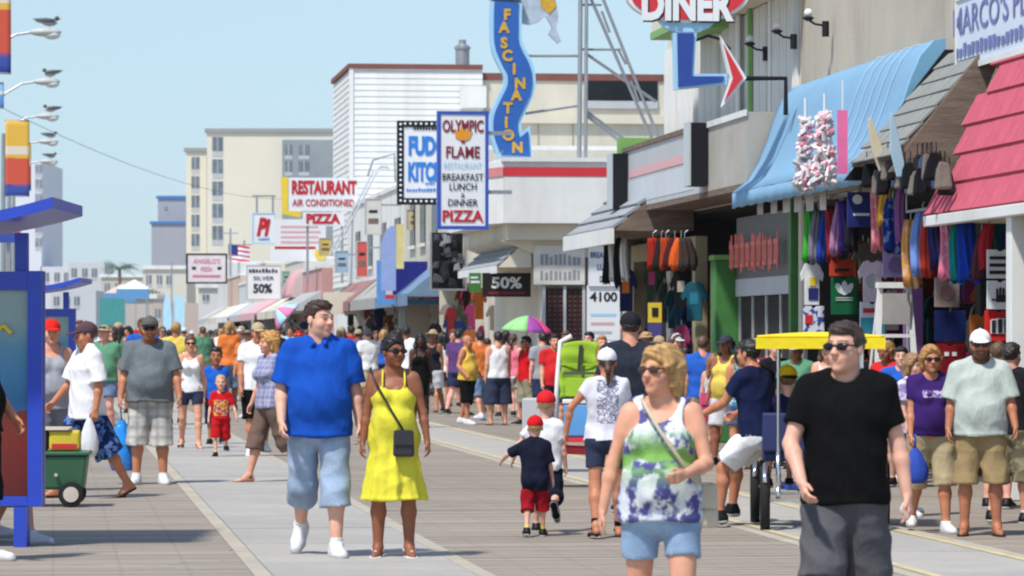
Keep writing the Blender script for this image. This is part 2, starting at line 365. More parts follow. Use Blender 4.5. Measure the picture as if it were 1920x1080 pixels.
    for sd_ in (-1, 1): TOR.append(tc((sd_ * .04, .012, shz + .045), (sd_ * (shw - .035), .01, shz - .008), .042, .05, .05, .9))
    hipf = (1.08 if fm else 1.) * (1 + .3 * q) * (.84 if child else 1)
    PEL = [Cone((-.07 * hipf, 0, hipz + .04), (.07 * hipf, 0, hipz + .04), .108 * hipf, .108 * hipf, .05, .86), Cone((0, 0, hipz + .02), torso((0, 0, zw)), .115 * hipf, .105 * tr, .06, .85)]
    for sd_ in (-1, 1): PEL.append(Ell((sd_ * .068, .065, hipz - .005), (.082 * hipf, .075 * hipf, .09), .05))
    if fat > .15: TOR.append(Ell(torso((0, -.06 - .10 * q, zw - .03)), (.15 + .06 * q, .09 + .085 * q, .15 + .05 * q), .08))
    if fm and not child:
        for sd_ in (-1, 1): TOR.append(Ell(torso((sd_ * .072, -.085 * tr - .015, zc - .02)), (.066 * (1 + .3 * q), .062 * (1 + .3 * q), .066 * (1 + .3 * q)), .04))
    ARM, LEG, HAND, FOOT = [], [], [], []
    for sd_ in (-1, 1):
        A = ars[sd_]; mid = A['el'] + A['fd'] * .07
        ARM += [Cone(A['sh'], A['sh'] + A['ud'] * .10, .055 * ar_, .05 * ar_, .04), Cone(A['sh'] + A['ud'] * .06, A['el'], .05 * ar_, .038 * ar_, .03), Cone(A['el'], mid, .037 * ar_, .040 * ar_, .02), Cone(mid, A['wr'], .040 * ar_, .0265 * ar_, .02)]
        d = A['fd']; n = nvec(T([-sd_, .25, .0]) - d * (d @ T([-sd_, .25, 0]))); t_ = np.cross(d, n) * (-sd_)
        if t_ @ T([0, -1, .2]) < 0: t_ = -t_
        hk = .92 * (ar_ if ar_ < 1 else 1); p0 = A['wr']
        for o in (-.026, -.009, .009, .026): HAND.append(Cone(p0 + d * .012 + t_ * o * .7 * hk, p0 + d * .085 * hk + t_ * o * hk, .0155 * hk, .0125 * hk, .012))
        curl = 38 if hn else 25
        for j, (o, L) in enumerate(((.028, .066), (.0095, .075), (-.0095, .070), (-.027, .054))):
            b0 = p0 + d * .085 * hk + t_ * o * hk; c1 = rad(curl * (.55 + .12 * j)); c2 = rad(curl * (1.5 + .15 * j))
            b1 = b0 + (d * math.cos(c1) + n * math.sin(c1)) * L * .52 * hk; b2 = b1 + (d * math.cos(c2) + n * math.sin(c2)) * L * .5 * hk
            HAND += [Cone(b0, b1, .0098 * hk, .0090 * hk, .004), Cone(b1, b2, .0090 * hk, .0075 * hk, .004)]
        th0 = p0 + d * .025 * hk + t_ * .022 * hk; th1 = p0 + d * .062 * hk + t_ * .047 * hk + n * .012; th2 = th1 + (d * .9 + t_ * .05 + n * .35) * .036 * hk
        HAND += [Cone(th0, th1, .0145 * hk, .0115 * hk, .01), Cone(th1, th2, .011 * hk, .0085 * hk, .004)]
        L = ls[sd_]; cm = L['kn'] + L['ad'] * sh_l * .3 + T([0, .012, 0])
        LEG += [Cone(L['hp'], L['kn'], .083 * lg_, .052 * lg_, .04), Cone(L['kn'], cm, .05 * lg_, .054 * lg_, .03), Cone(cm, L['an'], .054 * lg_, .034 * lg_, .03)]
        an, td, up = L['an'], L['td'], L['up']; he = an - up * .048 - td * .028; ba = an - up * .062 + td * .105; to = an - up * .066 + td * .165
        FOOT += [Cone(an, he, .036, .034, .02), Cone(an, ba, .036, .026, .03), Cone(he, ba, .032, .029, .02), Cone(ba, to, .027, .018, .02)]
        L['he'], L['ba'], L['to'] = he, ba, to
    def hp_(c): return hc + HR @ (T(c, float) * hsz)
    def he_(c, r, k, sub=False): return Ell(hp_(c), T(r) * hsz, k * hsz, HR, sub)
    def hcn(a, b, ra, rb, k): return Cone(hp_(a), hp_(b), ra * hsz, rb * hsz, k * hsz)
    fw = .94 if fm else 1.; fq = 1 + .12 * max(q, 0)
    CRAN = he_((0, .014, .042), (.077, .096, .086), .02)
    HEAD = [CRAN, he_((0, -.018, -.02), (.066 * fq, .076, .084), .03), he_((0, -.04, -.07), (.050 * fw * fq, .048, .040), .03), he_((0, -.074, -.097), (.022, .02, .017), .025)]
    for e in (-1, 1):
        HEAD += [he_((e * .040, -.060, -.028), (.026 * fq, .024, .026), .025), hcn((e * .014, -.090, .030), (e * .046, -.078, .030), .010, .010, .016),
                 he_((e * .080, .010, .000), (.009, .021, .033), .008), he_((e * .012, -.104, -.022), (.010, .012, .009), .01)]
    if not child or px > 90:
        for e in (-1, 1): HEAD += [he_((e * .033, -.106, .011), (.021, .017, .012), .014, True)]
        for e in (-1, 1): HEAD += [he_((e * .033, -.080, .011), (.0145, .0125, .0125), .004)]
    HEAD += [hcn((0, -.092, .014), (0, -.113, -.018), .0085, .0125, .014), hcn((-.021, -.089, -.050), (.021, -.089, -.050), .0075, .0075, .012), hcn((-.016, -.089, -.062), (.016, -.089, -.062), .008, .008, .012)]
    NECK = [Cone(neckb, hp_((0, .016, -.06)), .064 * (1 + .22 * max(q, 0)) * (.84 if fm else 1) * (.85 if child else 1), .056 * (1 + .2 * max(q, 0)) * (.84 if fm else 1) * (.9 if child else 1), .035)]
    if fat > .4: NECK.append(he_((0, -.03, -.10), (.055, .045, .03), .04))
    ALL = PEL + TOR + ARM + LEG + FOOT + HAND + NECK + HEAD
    z0 = low if not sit else 0.
    def fin(V): V = np.array(V, float).copy(); V[:, 2] -= z0; return V * s
    hb_, hh_ = hb / s, hh / s; hn_ = hn / s if hn else None
    # ---- body: coarse block with finer blocks for head and hands, one mesh
    blocks = [(hc - .17 * hsz, hc + .17 * hsz, hh_)]
    blocks[0][0][2] = hc[2] - .135 * hsz
    if hn_:
        for sd_ in (-1, 1): c = ars[sd_]['wr'] + ars[sd_]['fd'] * .085; blocks.append((c - .12, c + .12, hn_))
    Vs, Qs, k = [], [], 0
    def emit(V, Q, keep):
        nonlocal k
        c = V[Q].mean(1); Q = Q[keep(c)]; u_, inv = np.unique(Q, return_inverse=True); Vs.append(V[u_]); Qs.append(inv.reshape(-1, 4) + k); k += len(u_)
    inb = lambda c, b, m: ((c > b[0] + m) & (c < b[1] - m)).all(1)
    V, Q = implicit(ALL, hb_); emit(V, Q, lambda c: ~np.any([inb(c, b, hb_ * .6) for b in blocks], 0))
    for b in blocks:
        f, lo, ax = field(ALL, b[0] - 2 * b[2], b[1] + 2 * b[2], b[2]); V, Q = nets(f, lo, b[2]); emit(V, Q, lambda c: inb(c, b, 0))
    V = np.concatenate(Vs); Q = np.concatenate(Qs)
    base = T(s2l(SKIN[skin])); C = np.tile(base, (len(V), 1)); hl = (V - hc) @ HR / hsz
    inh = (np.abs(hl) < .16).all(1)
    def paint(mask, col, a): C[mask] = C[mask] * (1 - a) + T(col) * a
    red = base * T([1.0, .58, .55]); hcol = T(s2l(hair)) * .8
    front = inh & (hl[:, 1] < -.05)
    ch_ = front & (np.hypot(np.abs(hl[:, 0]) - .042, hl[:, 2] + .028) < .026); paint(ch_, red, .22)
    paint(front & (np.hypot(hl[:, 0], hl[:, 2] + .02) < .017), red, .2)
    paint(front & (np.abs(hl[:, 0]) < .025) & (np.abs(hl[:, 2] + .056) < .0115), base * T([.72, .36, .36]), .75 if fm else .45)
    paint(front & (np.abs(np.abs(hl[:, 0]) - .033) < .021) & (np.abs(hl[:, 2] - .036 - .1 * (.03 - np.abs(np.abs(hl[:, 0]) - .03))) < .0062), hcol, .8)
    if not glasses:
        eye = front & (np.hypot((np.abs(hl[:, 0]) - .033) / 1.45, hl[:, 2] - .010) < .0092); paint(eye, (.10, .07, .06), .75)
    if beard: paint(inh & (hl[:, 1] < .0) & (hl[:, 2] < -.035 - .02 * (np.abs(hl[:, 0]) < .02) * 0) & ~((np.abs(hl[:, 0]) < .02) & (np.abs(hl[:, 2] + .056) < .009)), hcol, beard)
    root = thing('person' if not child else 'child', label, cat, loc, rad(face), group)
    link('body', qmesh('body', fin(V), Q, C), root, skin_mat())
    # ---- clothes
    def cloth(name, prims, h, m, fo=None, post=None):
        V, Q = implicit(prims, h, fo, post)
        if len(V):
            me = qmesh(name, fin(V), Q)
            if px > 60: me.set_sharp_from_angle(angle=rad(38))
            return link(name, me, root, m)
    hcl = hb_ * .95
    if bottom:
        ln = bottom.get('len', .55); lo_ = bottom.get('loose', .022); fl = bottom.get('flare', .012); pr = [p.grow(max(lo_ * .55, 1.4 * bottom.get('fold', .009) + .004)) for p in PEL]
        for sd_ in (-1, 1):
            L = ls[sd_]; tot = ln * (tl + sh_l); e = L['hp'] + L['kd'] * min(tot, tl); r1 = .083 * lg_ + lo_; t = min(tot / tl, 1); r2 = (.083 + (.052 - .083) * t) * lg_ + lo_ + fl
            if tot <= tl: pr.append(Cone(L['hp'], e + L['kd'] * .04, r1, r2, .025, 1, [(e, L['kd'])]))
            else:
                e2 = L['kn'] + L['ad'] * (tot - tl); pr += [Cone(L['hp'], L['kn'], r1, r2, .025, 1, [(e2, L['ad'])]), Cone(L['kn'], e2 + L['ad'] * .04, r2, r2 + fl * .5 + .008, .025, 1, [(e2, L['ad'])])]
        wz = hipz + bottom.get('waist', .14)
        if top: wz = min(wz, hipz + top.get('hem', -.02) + .03)
        cloth(bottom.get('name', 'shorts'), pr, hcl, bottom['mat'], folds(seed + 1, bottom.get('fold', .009), 22, 14), lambda f, X, Y, Z: np.maximum(f, Z - wz + 0 * X + 0 * Y))
    gar = top or dress
    if gar:
        kind = gar.get('kind', 'tee'); g = gar.get('loose', .018); hem = hipz + gar.get('hem', -.02); pr = [p.grow(g) for p in TOR] + [p.grow(g * .9) for p in PEL]
        if gar.get('drape', kind == 'tee'):
            dr = (.108 + .012 * (not fm)) * tr + g * .9 + .10 * max(q, 0) * .55; pr.append(tc((-.055 * tr, -.02 - .05 * max(q, 0), hem - .03), (-.055 * tr, -.0, zc - .02), dr, .105 * tr + g, .06, .84)); pr.append(tc((.055 * tr, -.02 - .05 * max(q, 0), hem - .03), (.055 * tr, -.0, zc - .02), dr, .105 * tr + g, .06, .84))
        if dress:
            wz_ = zc - .11 if gar.get('empire', 1) else zw; r0 = .118 * tr + g; r1 = gar.get('flare', .23); hem = gar['hemz']
            pr += [Cone((0, -.01, wz_), (0, 0, hem - .04), r0, r1, .05, .92)]
        sub = []
        sl = gar.get('sleeve', .62 if kind == 'tee' else 0)
        if sl:
            for sd_ in (-1, 1):
                A = ars[sd_]; e = A['sh'] + A['ud'] * .275 * min(sl, 1); ra = .056 * ar_ + g * .55 + .004; rb = .045 * ar_ + g * .6 + gar.get('cuff', .018) * .75
                pr.append(Cone(A['sh'] + T([0, 0, .0]), e + A['ud'] * .04, ra, rb, .035, 1, [(e, A['ud'])]))
                if sl > 1: e2 = A['el'] + A['fd'] * .245 * (sl - 1); pr.append(Cone(A['el'], e2 + A['fd'] * .03, rb, rb - .004, .03, 1, [(e2, A['fd'])]))
        nk = gar.get('neck', .078)
        if kind == 'tee': sub += [Ell(neckb + T([0, -.012, .03]), (nk, nk * .95, .075), .01, None, True)]
        if kind == 'polo': sub += [Ell(neckb + T([0, -.012, .035]), (.07, .07, .06), .008, None, True), Cone(neckb + T([0, -.09, .0]), neckb + T([0, -.13, -.085]), .036, .008, .008)]; sub[-1].sub = True
        if kind in ('tank', 'cami'):
            dp = gar.get('depth', .10); aw = gar.get('arm', .10)
            sub += [Ell(neckb + T([0, -.05, -.01]), (.092, .13, dp), .015, None, True), Ell(neckb + T([0, .06, .03]), (.085, .10, dp * .75), .015, None, True)]
            for sd_ in (-1, 1): sub.append(Ell(torso([sd_ * (shw + .035), 0, shz - .03]), (.105 if kind == 'tank' else .125, .2, aw + .03), .015, None, True))
        if kind == 'cami':
            sub.append(Ell(torso((0, -.16, shz + .01)), (.16, .16, .115), .015, None, True)); sub.append(Ell(torso((0, .14, shz + .0)), (.17, .16, .15), .015, None, True))
            sub.append(Cone(torso((0, -.16, zc + .10)), torso((0, -.18, zc - .03)), .05, .006, .01)); sub[-1].sub = True
        if gar.get('fem_waist'): pass
        hm = lambda f, X, Y, Z: np.maximum(f - .006 * np.exp(-((Z - hem - .012) / .016) ** 2), (hem + .008 * np.sin(14 * X + seed) + .006 * np.sin(17 * Y) - Z))
        fo = folds(seed, gar.get('fold', .009), gar.get('fh', 24), gar.get('fv', 7))
        if dress:
            def fo(X, Y, Z, f0=folds(seed, .008)):
                a = np.arctan2(Y, X); amt = np.clip((zw - .05 - Z) / .5, 0, 1); return f0(X, Y, Z) + amt * (.016 * np.sin(9 * a + seed + .6 * np.sin(5 * Z)) + .008 * np.sin(15 * a + 2.))
        ob = cloth('dress' if dress else gar.get('name', 'shirt'), pr + sub, hcl, gar['mat'], fo, hm)
        if kind == 'cami' or gar.get('straps'):
            for sd_ in (-1, 1):
                pth = [torso((sd_ * .085, -.125 * tr - .012, zc + .035)), torso((sd_ * .088, -.098 * tr, shz - .02)), torso((sd_ * .085, -.045, shz + .047)), torso((sd_ * .082, .015, shz + .062)), torso((sd_ * .075, .09 * tr, shz - .02)), torso((sd_ * .07, .11 * tr, zc + .04))]
                MB().tube(fin(np.array(pth)), .008 * s, 6).build('strap', gar['mat'], root, True)
        if kind == 'polo':
            mb = []
            for sd_ in (-1, 1):
                mb.append(Cone(neckb + T([sd_ * .055, .05, .045]), neckb + T([sd_ * .060, -.02, .035]), .013, .013, .01)); mb.append(Cone(neckb + T([sd_ * .060, -.02, .035]), neckb + T([sd_ * .040, -.10, -.015]), .013, .012, .01)); mb.append(Cone(neckb + T([sd_ * .040, -.10, -.015]), neckb + T([sd_ * .058, -.095, -.04]), .012, .006, .01))
            mb.append(Cone(neckb + T([-.055, .05, .045]), neckb + T([.055, .05, .045]), .013, .013, .01)); cloth('collar', mb, hcl * .7, gar['mat'])
    # ---- shoes
    if shoes:
        kind, m = shoes[0], shoes[1]
        for sd_ in (-1, 1):
            L = ls[sd_]; an, td, up, he, ba, to = (L[z] for z in ('an', 'td', 'up', 'he', 'ba', 'to')); bot = an - up * .087; hs_ = max(hn_ or hb_ * .7, .006)
            flat = [(bot, -up)]
            if kind == 'sneaker':
                pr = [Cone(an + up * .012, he, .046, .046, .02, 1, [(an + up * .02, up)] + flat), Cone(an - up * .012, ba, .046, .040, .03, 1, flat), Cone(he - up * .006, ba - up * .006, .047, .047, .03, 1, flat), Cone(ba, to + td * .008, .046, .038, .02, 1, flat)]
                sh_ = cloth('shoe', pr, hs_, m)
                V, Q = implicit([Cone(he - up * .026 - td * .004, ba - up * .014, .050, .050, .02, 1, flat + [(bot + up * .024, up)]), Cone(ba - up * .014, to - up * .010 + td * .010, .050, .041, .02, 1, flat + [(bot + up * .024, up)])], hs_ * .8); so_ = link('sole', qmesh('sole', fin(V), Q), sh_, mat('shoe_sole', (.42, .42, .42), .7))
            else:
                pr = [Cone(he - up * .03, ba - up * .018, .040, .043, .01, 1, flat + [(an - up * .070, up)]), Cone(ba - up * .018, to - up * .012, .043, .035, .01, 1, flat + [(an - up * .070, up)])]
                pr += [Cone(ba - up * .03 + T([-.036, 0, 0]), ba + up * .024 - td * .01, .016, .016, .01), Cone(ba + up * .024 - td * .01, ba - up * .03 + T([.036, 0, 0]), .016, .016, .01)]
                if kind == 'sandal': pr += [Cone(an - up * .02 + T([-.036, .0, 0]), an - up * .02 + T([.036, 0, 0]), .017, .017, .01), Cone(an - up * .02 + T([0, .034, 0]), an - up * .02 + T([0, -.036, 0]), .017, .017, .01)]
                cloth('sandal', pr, hs_, m)
            if socks: cloth('sock', [Cone(an + L['ad'] * -.07, an - up * .02, .042 * lg_, .042, .01, 1, [(an - L['ad'] * socks[0], -L['ad'])])], hs_, socks[1])
    # ---- hair, hat, glasses
    hm_ = hair_mat(hair); hk = max(hh_, .006)
    def hair_fold(X, Y, Z): return .0035 * np.sin(70 * X + 30 * np.sin(14 * Z) + 20 * Y) + .003 * np.sin(85 * Y + 40 * Z + 11 * X)
    if hairstyle and hairstyle != 'bald':
        fr = HR @ nvec([0, -.17, -.13]); p0 = hp_((0, -.083, .098 if hairstyle == 'crop' else .086)); thick = .009 if hairstyle in ('short', 'high') else .014
        if hairstyle == 'buzz': thick = .006
        if cap: thick = .005
        if hairstyle == 'crop': thick = .009
        pr = [Ell(CRAN.c, CRAN.r + thick * hsz, .02, HR)]
        cut = [(p0, fr)]
        lowz = -.055 if hairstyle in ('short', 'buzz', 'high', 'crop') else -.08
        back = [(hp_((0, 0, lowz)), HR @ T([0, 0, -1.]))]
        pr[0].clip = cut + back
        if hairstyle in ('short', 'buzz', 'high', 'crop'):
            pr[0].clip = [(hp_((0, -.034, 0)), HR @ T([0, -1., 0])), (hp_((0, -.03, .012)), HR @ nvec([0, -.61, -.79]))] + back
            pr.append(Ell(CRAN.c, CRAN.r + thick * hsz, .012, HR, False, [(hp_((0, -.083, .080)), HR @ nvec([0, -.30, -.95]))]))
        if hairstyle in ('short', 'high'): pr.append(he_((.0, -.050, .100), (.060, .038, .024), .03))
        if hairstyle == 'bob' or hairstyle == 'wavy':
            for e in (-1, 1):
                pr += [hcn((e * .068, .0, .04), (e * .074, .012, -.06), .030, .024, .03), hcn((e * .055, .06, .02), (e * .055, .065, -.09), .05, .04, .03), hcn((e * .03, -.068, .105), (e * .078, -.035, .03), .024, .026, .03)]
            pr.append(he_((0, .03, .068), (.086, .10, .080), .03))
        if hairstyle == 'long':
            for e in (-1, 1):
                pr += [hcn((e * .072, .0, .04), (e * .09, .01, -.10), .032, .038, .03), hcn((e * .09, .01, -.10), (e * .085, .03, -.24), .038, .024, .03), hcn((e * .045, .085, .02), (e * .05, .105, -.24), .05, .032, .03)]
        if hairstyle in ('pony', 'updo'):
            if hairstyle == 'pony': pr += [hcn((0, .10, .0), (0, .125, -.06), .028, .03, .02), hcn((0, .125, -.06), (0, .105, -.20), .03, .012, .02)]
            else: pr += [he_((0, .10, .03), (.055, .045, .05), .03), he_((0, .0, .10), (.07, .08, .045), .03)]
        if extra and 'hair' in extra: pr += [hcn(*z) for z in extra['hair']]
        V, Q = implicit(pr, hk, hair_fold); link('hair', qmesh('hair', fin(V), Q), root, hm_)
    if cap:
        kind, m = cap[0], cap[1]; ck = hk
        tilt = HR @ rotx(rad(-6 if kind != 'back' else 8))
        dome = Ell(hp_((0, .012, .05)), T((.092, .110, .098)) * hsz, .01, HR, False, [(hp_((0, 0, .038)), tilt @ T([0, 0, -1.]))])
        if kind == 'hat':
            V, Q = implicit([dome, Ell(hp_((0, .0, .045)), T((.165, .185, .014)) * hsz, .02, tilt)], ck); link('hat', qmesh('hat', fin(V), Q), root, m)
        elif kind == 'visor':
            V, Q = implicit([Ell(hp_((0, .012, .05)), T((.088, .106, .05)) * hsz, .01, HR, False, [(hp_((0, 0, .03)), T([0, 0, -1.])), (hp_((0, 0, .075)), T([0, 0, 1.]))]), Ell(hp_((0, -.115, .040)), T((.072, .085, .010)) * hsz, .01, HR @ rotx(rad(-8)))], ck); link('visor', qmesh('visor', fin(V), Q), root, m)
        else:
            V, Q = implicit([dome], ck); cp = link('cap', qmesh('cap', fin(V), Q), root, m); sg = -1 if kind != 'back' else 1
            V, Q = implicit([Ell(hp_((0, sg * .118, .042)), T((.073, .085, .011)) * hsz, .01, HR @ rotx(rad(9 * -sg)), False, [])], ck * .9); link('brim', qmesh('brim', fin(V), Q), cp, cap[2] if len(cap) > 2 else m)
            if px > 150: mb = MB(); mb.ball((0, 0, 0), .008 * hsz * s, 6); b_ = mb.build('button', m, cp, True); b_.location = fin([hp_((0, .012, .149))])[0]
    if glasses:
        pr = []
        for e in (-1, 1):
            pr += [he_((e * .036, -.096, .012), (.034, .012, .020), .006), hcn((e * .060, -.090, .020), (e * .080, .005, .016), .005, .005, .006)]
        pr.append(hcn((-.012, -.106, .018), (.012, -.106, .018), .005, .005, .006))
        V, Q = implicit(pr, max(hk * .75, .0042)); link('sunglasses', qmesh('sunglasses', fin(V), Q), root, mat('lens_%d_%d_%d' % gl_col, gl_col, .12, .05, 5, srgb=True))
    M4 = Matrix.Translation(loc) @ Matrix.Rotation(rad(face), 4, 'Z')
    def wp(p): return M4 @ Vector(fin([p])[0])
    info = dict(root=root, s=s, px=px, Y=Y, hand={sd_: wp(ars[sd_]['wr'] + ars[sd_]['fd'] * .10) for sd_ in (-1, 1)}, sh={sd_: wp(ars[sd_]['sh'] + T([0, 0, .06])) for sd_ in (-1, 1)}, hip=wp((0, 0, hipz)),
                loc=loc, wp=wp, fin=fin, shz=shz, hipz=hipz, zc=zc, neckb=neckb, hc=hc, HR=HR, ls=ls, ars=ars, face=rad(face), M=M4)
    PEOPLE.append(info); return info
# ------------------------------------------------------------------ ground and boardwalk
def wood_mat(name, c, rows=True):
    a = N(name); g = a.n('ShaderNodeNewGeometry'); ri = g.outputs['Random Per Island']
    c1 = a.ramp(ri, [(0, dk(c, .88)), (.35, dk(c, .97)), (.7, dk(c, 1.03)), (1, dk(c, 1.12))]); n = a.noise(3, 5, (1, 9, 1), .65)
    col = a.mix(1., c1, a.ramp(n, [(.3, (.80, .79, .78)), (.7, (1.1, 1.1, 1.1))]), 'MULTIPLY')
    big = a.ramp(a.noise(.35, 4), [(.35, (.9, .89, .88)), (.7, (1.06, 1.06, 1.06))]); col = a.mix(1., col, big, 'MULTIPLY')
    x = a.xyz(); nl = a.ramp(a.math('ABSOLUTE', a.math('SUBTRACT', a.math('FRACT', a.math('MULTIPLY', x[0], 2.1)), .5)), [(.465, (1, 1, 1)), (.485, (.90, .895, .89))])
    col = a.mix(1., col, nl, 'MULTIPLY'); a.color(col); a.rough(.8); a.bump(n, .3, .01); return a.m
def conc_mat():
    a = N('concrete'); c = (.395, .372, .338); oi = a.n('ShaderNodeObjectInfo')
    n = a.ramp(a.noise(.9, 6, None, .65), [(.3, dk(c, .86)), (.7, dk(c, 1.1))]); n = a.mix(1., n, a.ramp(a.noise(40, 3), [(.3, (.9, .9, .9)), (.7, (1.06, 1.06, 1.06))]), 'MULTIPLY')
    n = a.mix(1., n, a.ramp(oi.outputs['Random'], [(0, (.93, .93, .94)), (1, (1.05, 1.05, 1.04))]), 'MULTIPLY')
    st = a.ramp(a.noise(1.7, 5, None, .7), [(.62, (1, 1, 1)), (.72, (.80, .79, .78))]); n = a.mix(1., n, st, 'MULTIPLY')
    vo = a.n('ShaderNodeTexVoronoi'); vo.inputs['Scale'].default_value = 2.2; a.l(a.tc.outputs['Object'], vo.inputs['Vector']); n = a.mix(1., n, a.ramp(vo.outputs['Distance'], [(.05, (.55, .54, .53)), (.07, (1, 1, 1))]), 'MULTIPLY')
    a.color(n); a.rough(.85); a.bump(a.noise(70, 3), .2, .004); return a.m
g = MB().add([(-2500, -200, -.9), (2500, -200, -.9), (2500, 2800, -.9), (-2500, 2800, -.9)], [(0, 1, 2, 3)])
struct('ground', g, mat('sand', (.42, .38, .32), .95, .1, .2))
def rroot(o): o.rotation_euler = (0, 0, THETA); return o            # road frame: local x = v, local y = u
M_wood = wood_mat('weathered_boards', (.325, .278, .228)); M_conc = conc_mat()
bw = rroot(struct('boardwalk', MB().box(-22, 30, 3, 430, -.6, -.012), mat('deck_underlay', (.24, .205, .17), .9, .15, 2, 0)))
pl = MB(); PW = .145
for r in range(int(165 / PW)):
    u = 9 + r * PW
    for a, b, L in ((-20, 1.38, 3.7), (3.03, 5.83, 2.8), (7.27, 10.9, 3.63)):
        x = a - (random.random() * L if L == 3.7 else 0)
        while x < b - .01:
            x1 = min(x + L, b); xa = max(x, a); dz = random.uniform(-.0025, .0015)
            if x1 - xa > .05: pl.box(xa + .002, x1 - .002, u + .004, u + PW - .004, -.03, dz)
            x += L
tag(pl.build('boards', M_wood, bw), kind='stuff')
M_cream = mat('cream_border', (.43, .385, .31), .8, .12, 1.5, .1); M_yline = mat('worn_yellow_paint', (.56, .47, .27), .8, .25, 3)
SLB = {}
for i, (a, b) in enumerate(((1.5, 2.9), (5.95, 7.15))):
    ln = rroot(struct('concrete_lane', MB().box(a, b, 6, 430, -.2, .003), mat('lane_joint', (.16, .15, .14), .9)))
    me = MB().box(a + .004, b - .004, .012, 2.388, -.1, .012).mesh('slab')
    me.materials.append(M_conc)
    for k in range(62):
        o = link('slab', me, ln); o.location = (0, 8 + k * 2.4 + i * .7, random.uniform(-.002, .002))
    tag(box('far_slabs', M_conc, ln, a + .004, b - .004, 8 + 62 * 2.4 + i * .7, 430, -.1, .012), kind='stuff')
    for j, (c, d) in enumerate(((a - .12, a - .003), (b + .003, b + .12))):
        me2 = MB().box(c, d, .006, 3.594, -.1, .010).mesh('edge_board'); me2.materials.append(M_cream if i == 0 or j == 1 else M_cream)
        for k in range(44): o = link('edge_board', me2, ln); o.location = (0, 7 + k * 3.6 + j, random.uniform(-.002, .002))
    if i == 1:
        for c in (a + .02, b - .10): rroot(struct('painted_line', MB().box(c, c + .08, 8, 170, .0155, .0165), M_yline))
# ------------------------------------------------------------------ building materials
M_stucco = mat('beige_stucco', (.50, .45, .37), .9, .08, 1.2, .35, 30, None, 0, False, .4); M_white = mat('white_paint', (.74, .74, .72), .6, .05, 2, 0, None, None, 0, False, .28)
M_cream2 = mat('cream_stucco', (.66, .61, .50), .9, .06, 1, .2, 20, None, 0, False, .3); M_green = mat('green_paint', (.20, .40, .12), .5, .1, 3); M_dgreen = mat('dark_green_paint', (.06, .19, .05), .5, .15, 3)
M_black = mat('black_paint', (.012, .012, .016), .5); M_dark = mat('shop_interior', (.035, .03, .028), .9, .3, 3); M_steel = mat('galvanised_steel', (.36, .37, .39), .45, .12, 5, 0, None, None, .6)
M_pink = mat('pink_shingle', (.52, .10, .145), .8, .16, 5, .3); M_shake = mat('grey_shake', (.25, .255, .24), .9, .22, 3, .5, 12, (1, 1, .3)); M_oldwood = mat('weathered_wood', (.19, .14, .11), .9, .35, 2.5, .5, 20, (1, 1, 6))
M_blueaw = mat('blue_canvas', (.20, .36, .52), .75, .06, 1.2, .3, 8); M_brick = mat('red_coping', (.20, .075, .06), .8, .12, 2); M_red = mat('red_paint', (.60, .03, .04), .45, .06, 3); M_blue = mat('blue_paint', (.03, .08, .42), .4, .06, 3)
M_navy = mat('navy_ink', (.02, .03, .16), .5); M_ink = mat('black_ink', (.02, .02, .03), .5); M_rink = mat('red_ink', (.5, .02, .03), .5); M_maroon = mat('maroon_ink', (.22, .02, .04), .5); M_bink = mat('blue_ink', (.03, .2, .62), .5)
M_signw = mat('sign_white', (.76, .77, .79), .4, .03, 2, 0, None, None, 0, False, .05); M_lblue = mat('pale_blue_paint', (.36, .62, .82), .4, .05, 3); M_yellow = mat('yellow_paint', (.78, .56, .04), .45, .06, 3); M_gold = mat('gold_paint', (.62, .36, .03), .4, .2, 12)
M_lgrey = mat('light_grey_paint', (.46, .47, .48), .6, .06, 2); M_pinkp = mat('faded_pink_paint', (.66, .38, .40), .6, .1, 5); M_teal = mat('teal_paint', (.06, .28, .27), .6)
M_glass = glass('dark_glass', (.008, .009, .012), .25); M_alu = mat('aluminium', (.62, .63, .64), .35, .05, 5, 0, None, None, .5)
# ------------------------------------------------------------------ right-hand row, near to far (road frame: local x = v - v0, local y = u - u0)
V0 = 10.6
def shell(b, y0, y1, z1, depth=12., m=M_stucco, zc=3.55, inner=5., front=True):
    """walls, ceiling and dark room behind an open shop front"""
    box('upper_wall', m, b, 0, depth, y0, y1, zc, z1); box('side_wall', m, b, .0, depth, y1 - .2, y1 - .003, 0, zc - .003); box('side_wall', m, b, .0, depth, y0 + .003, y0 + .2, 0, zc - .003)
    box('shade_lining', M_dark, b, .05, inner, y1 - .24, y1 - .203, .005, zc - .003); box('shade_lining', M_dark, b, .05, inner, y0 + .203, y0 + .24, .005, zc - .003); box('ceiling', M_dark, b, .05, inner, y0 + .25, y1 - .25, zc - .06, zc - .006)  # near-black sheets added over the inner walls, room shade put into their colour
    box('back_wall', M_dark, b, inner, inner + .2, y0 + .203, y1 - .203, 0, zc - .003); box('floor', mat('shop_floor', (.12, .10, .09), .7), b, .02, inner, y0 + .203, y1 - .203, -.3, .004)
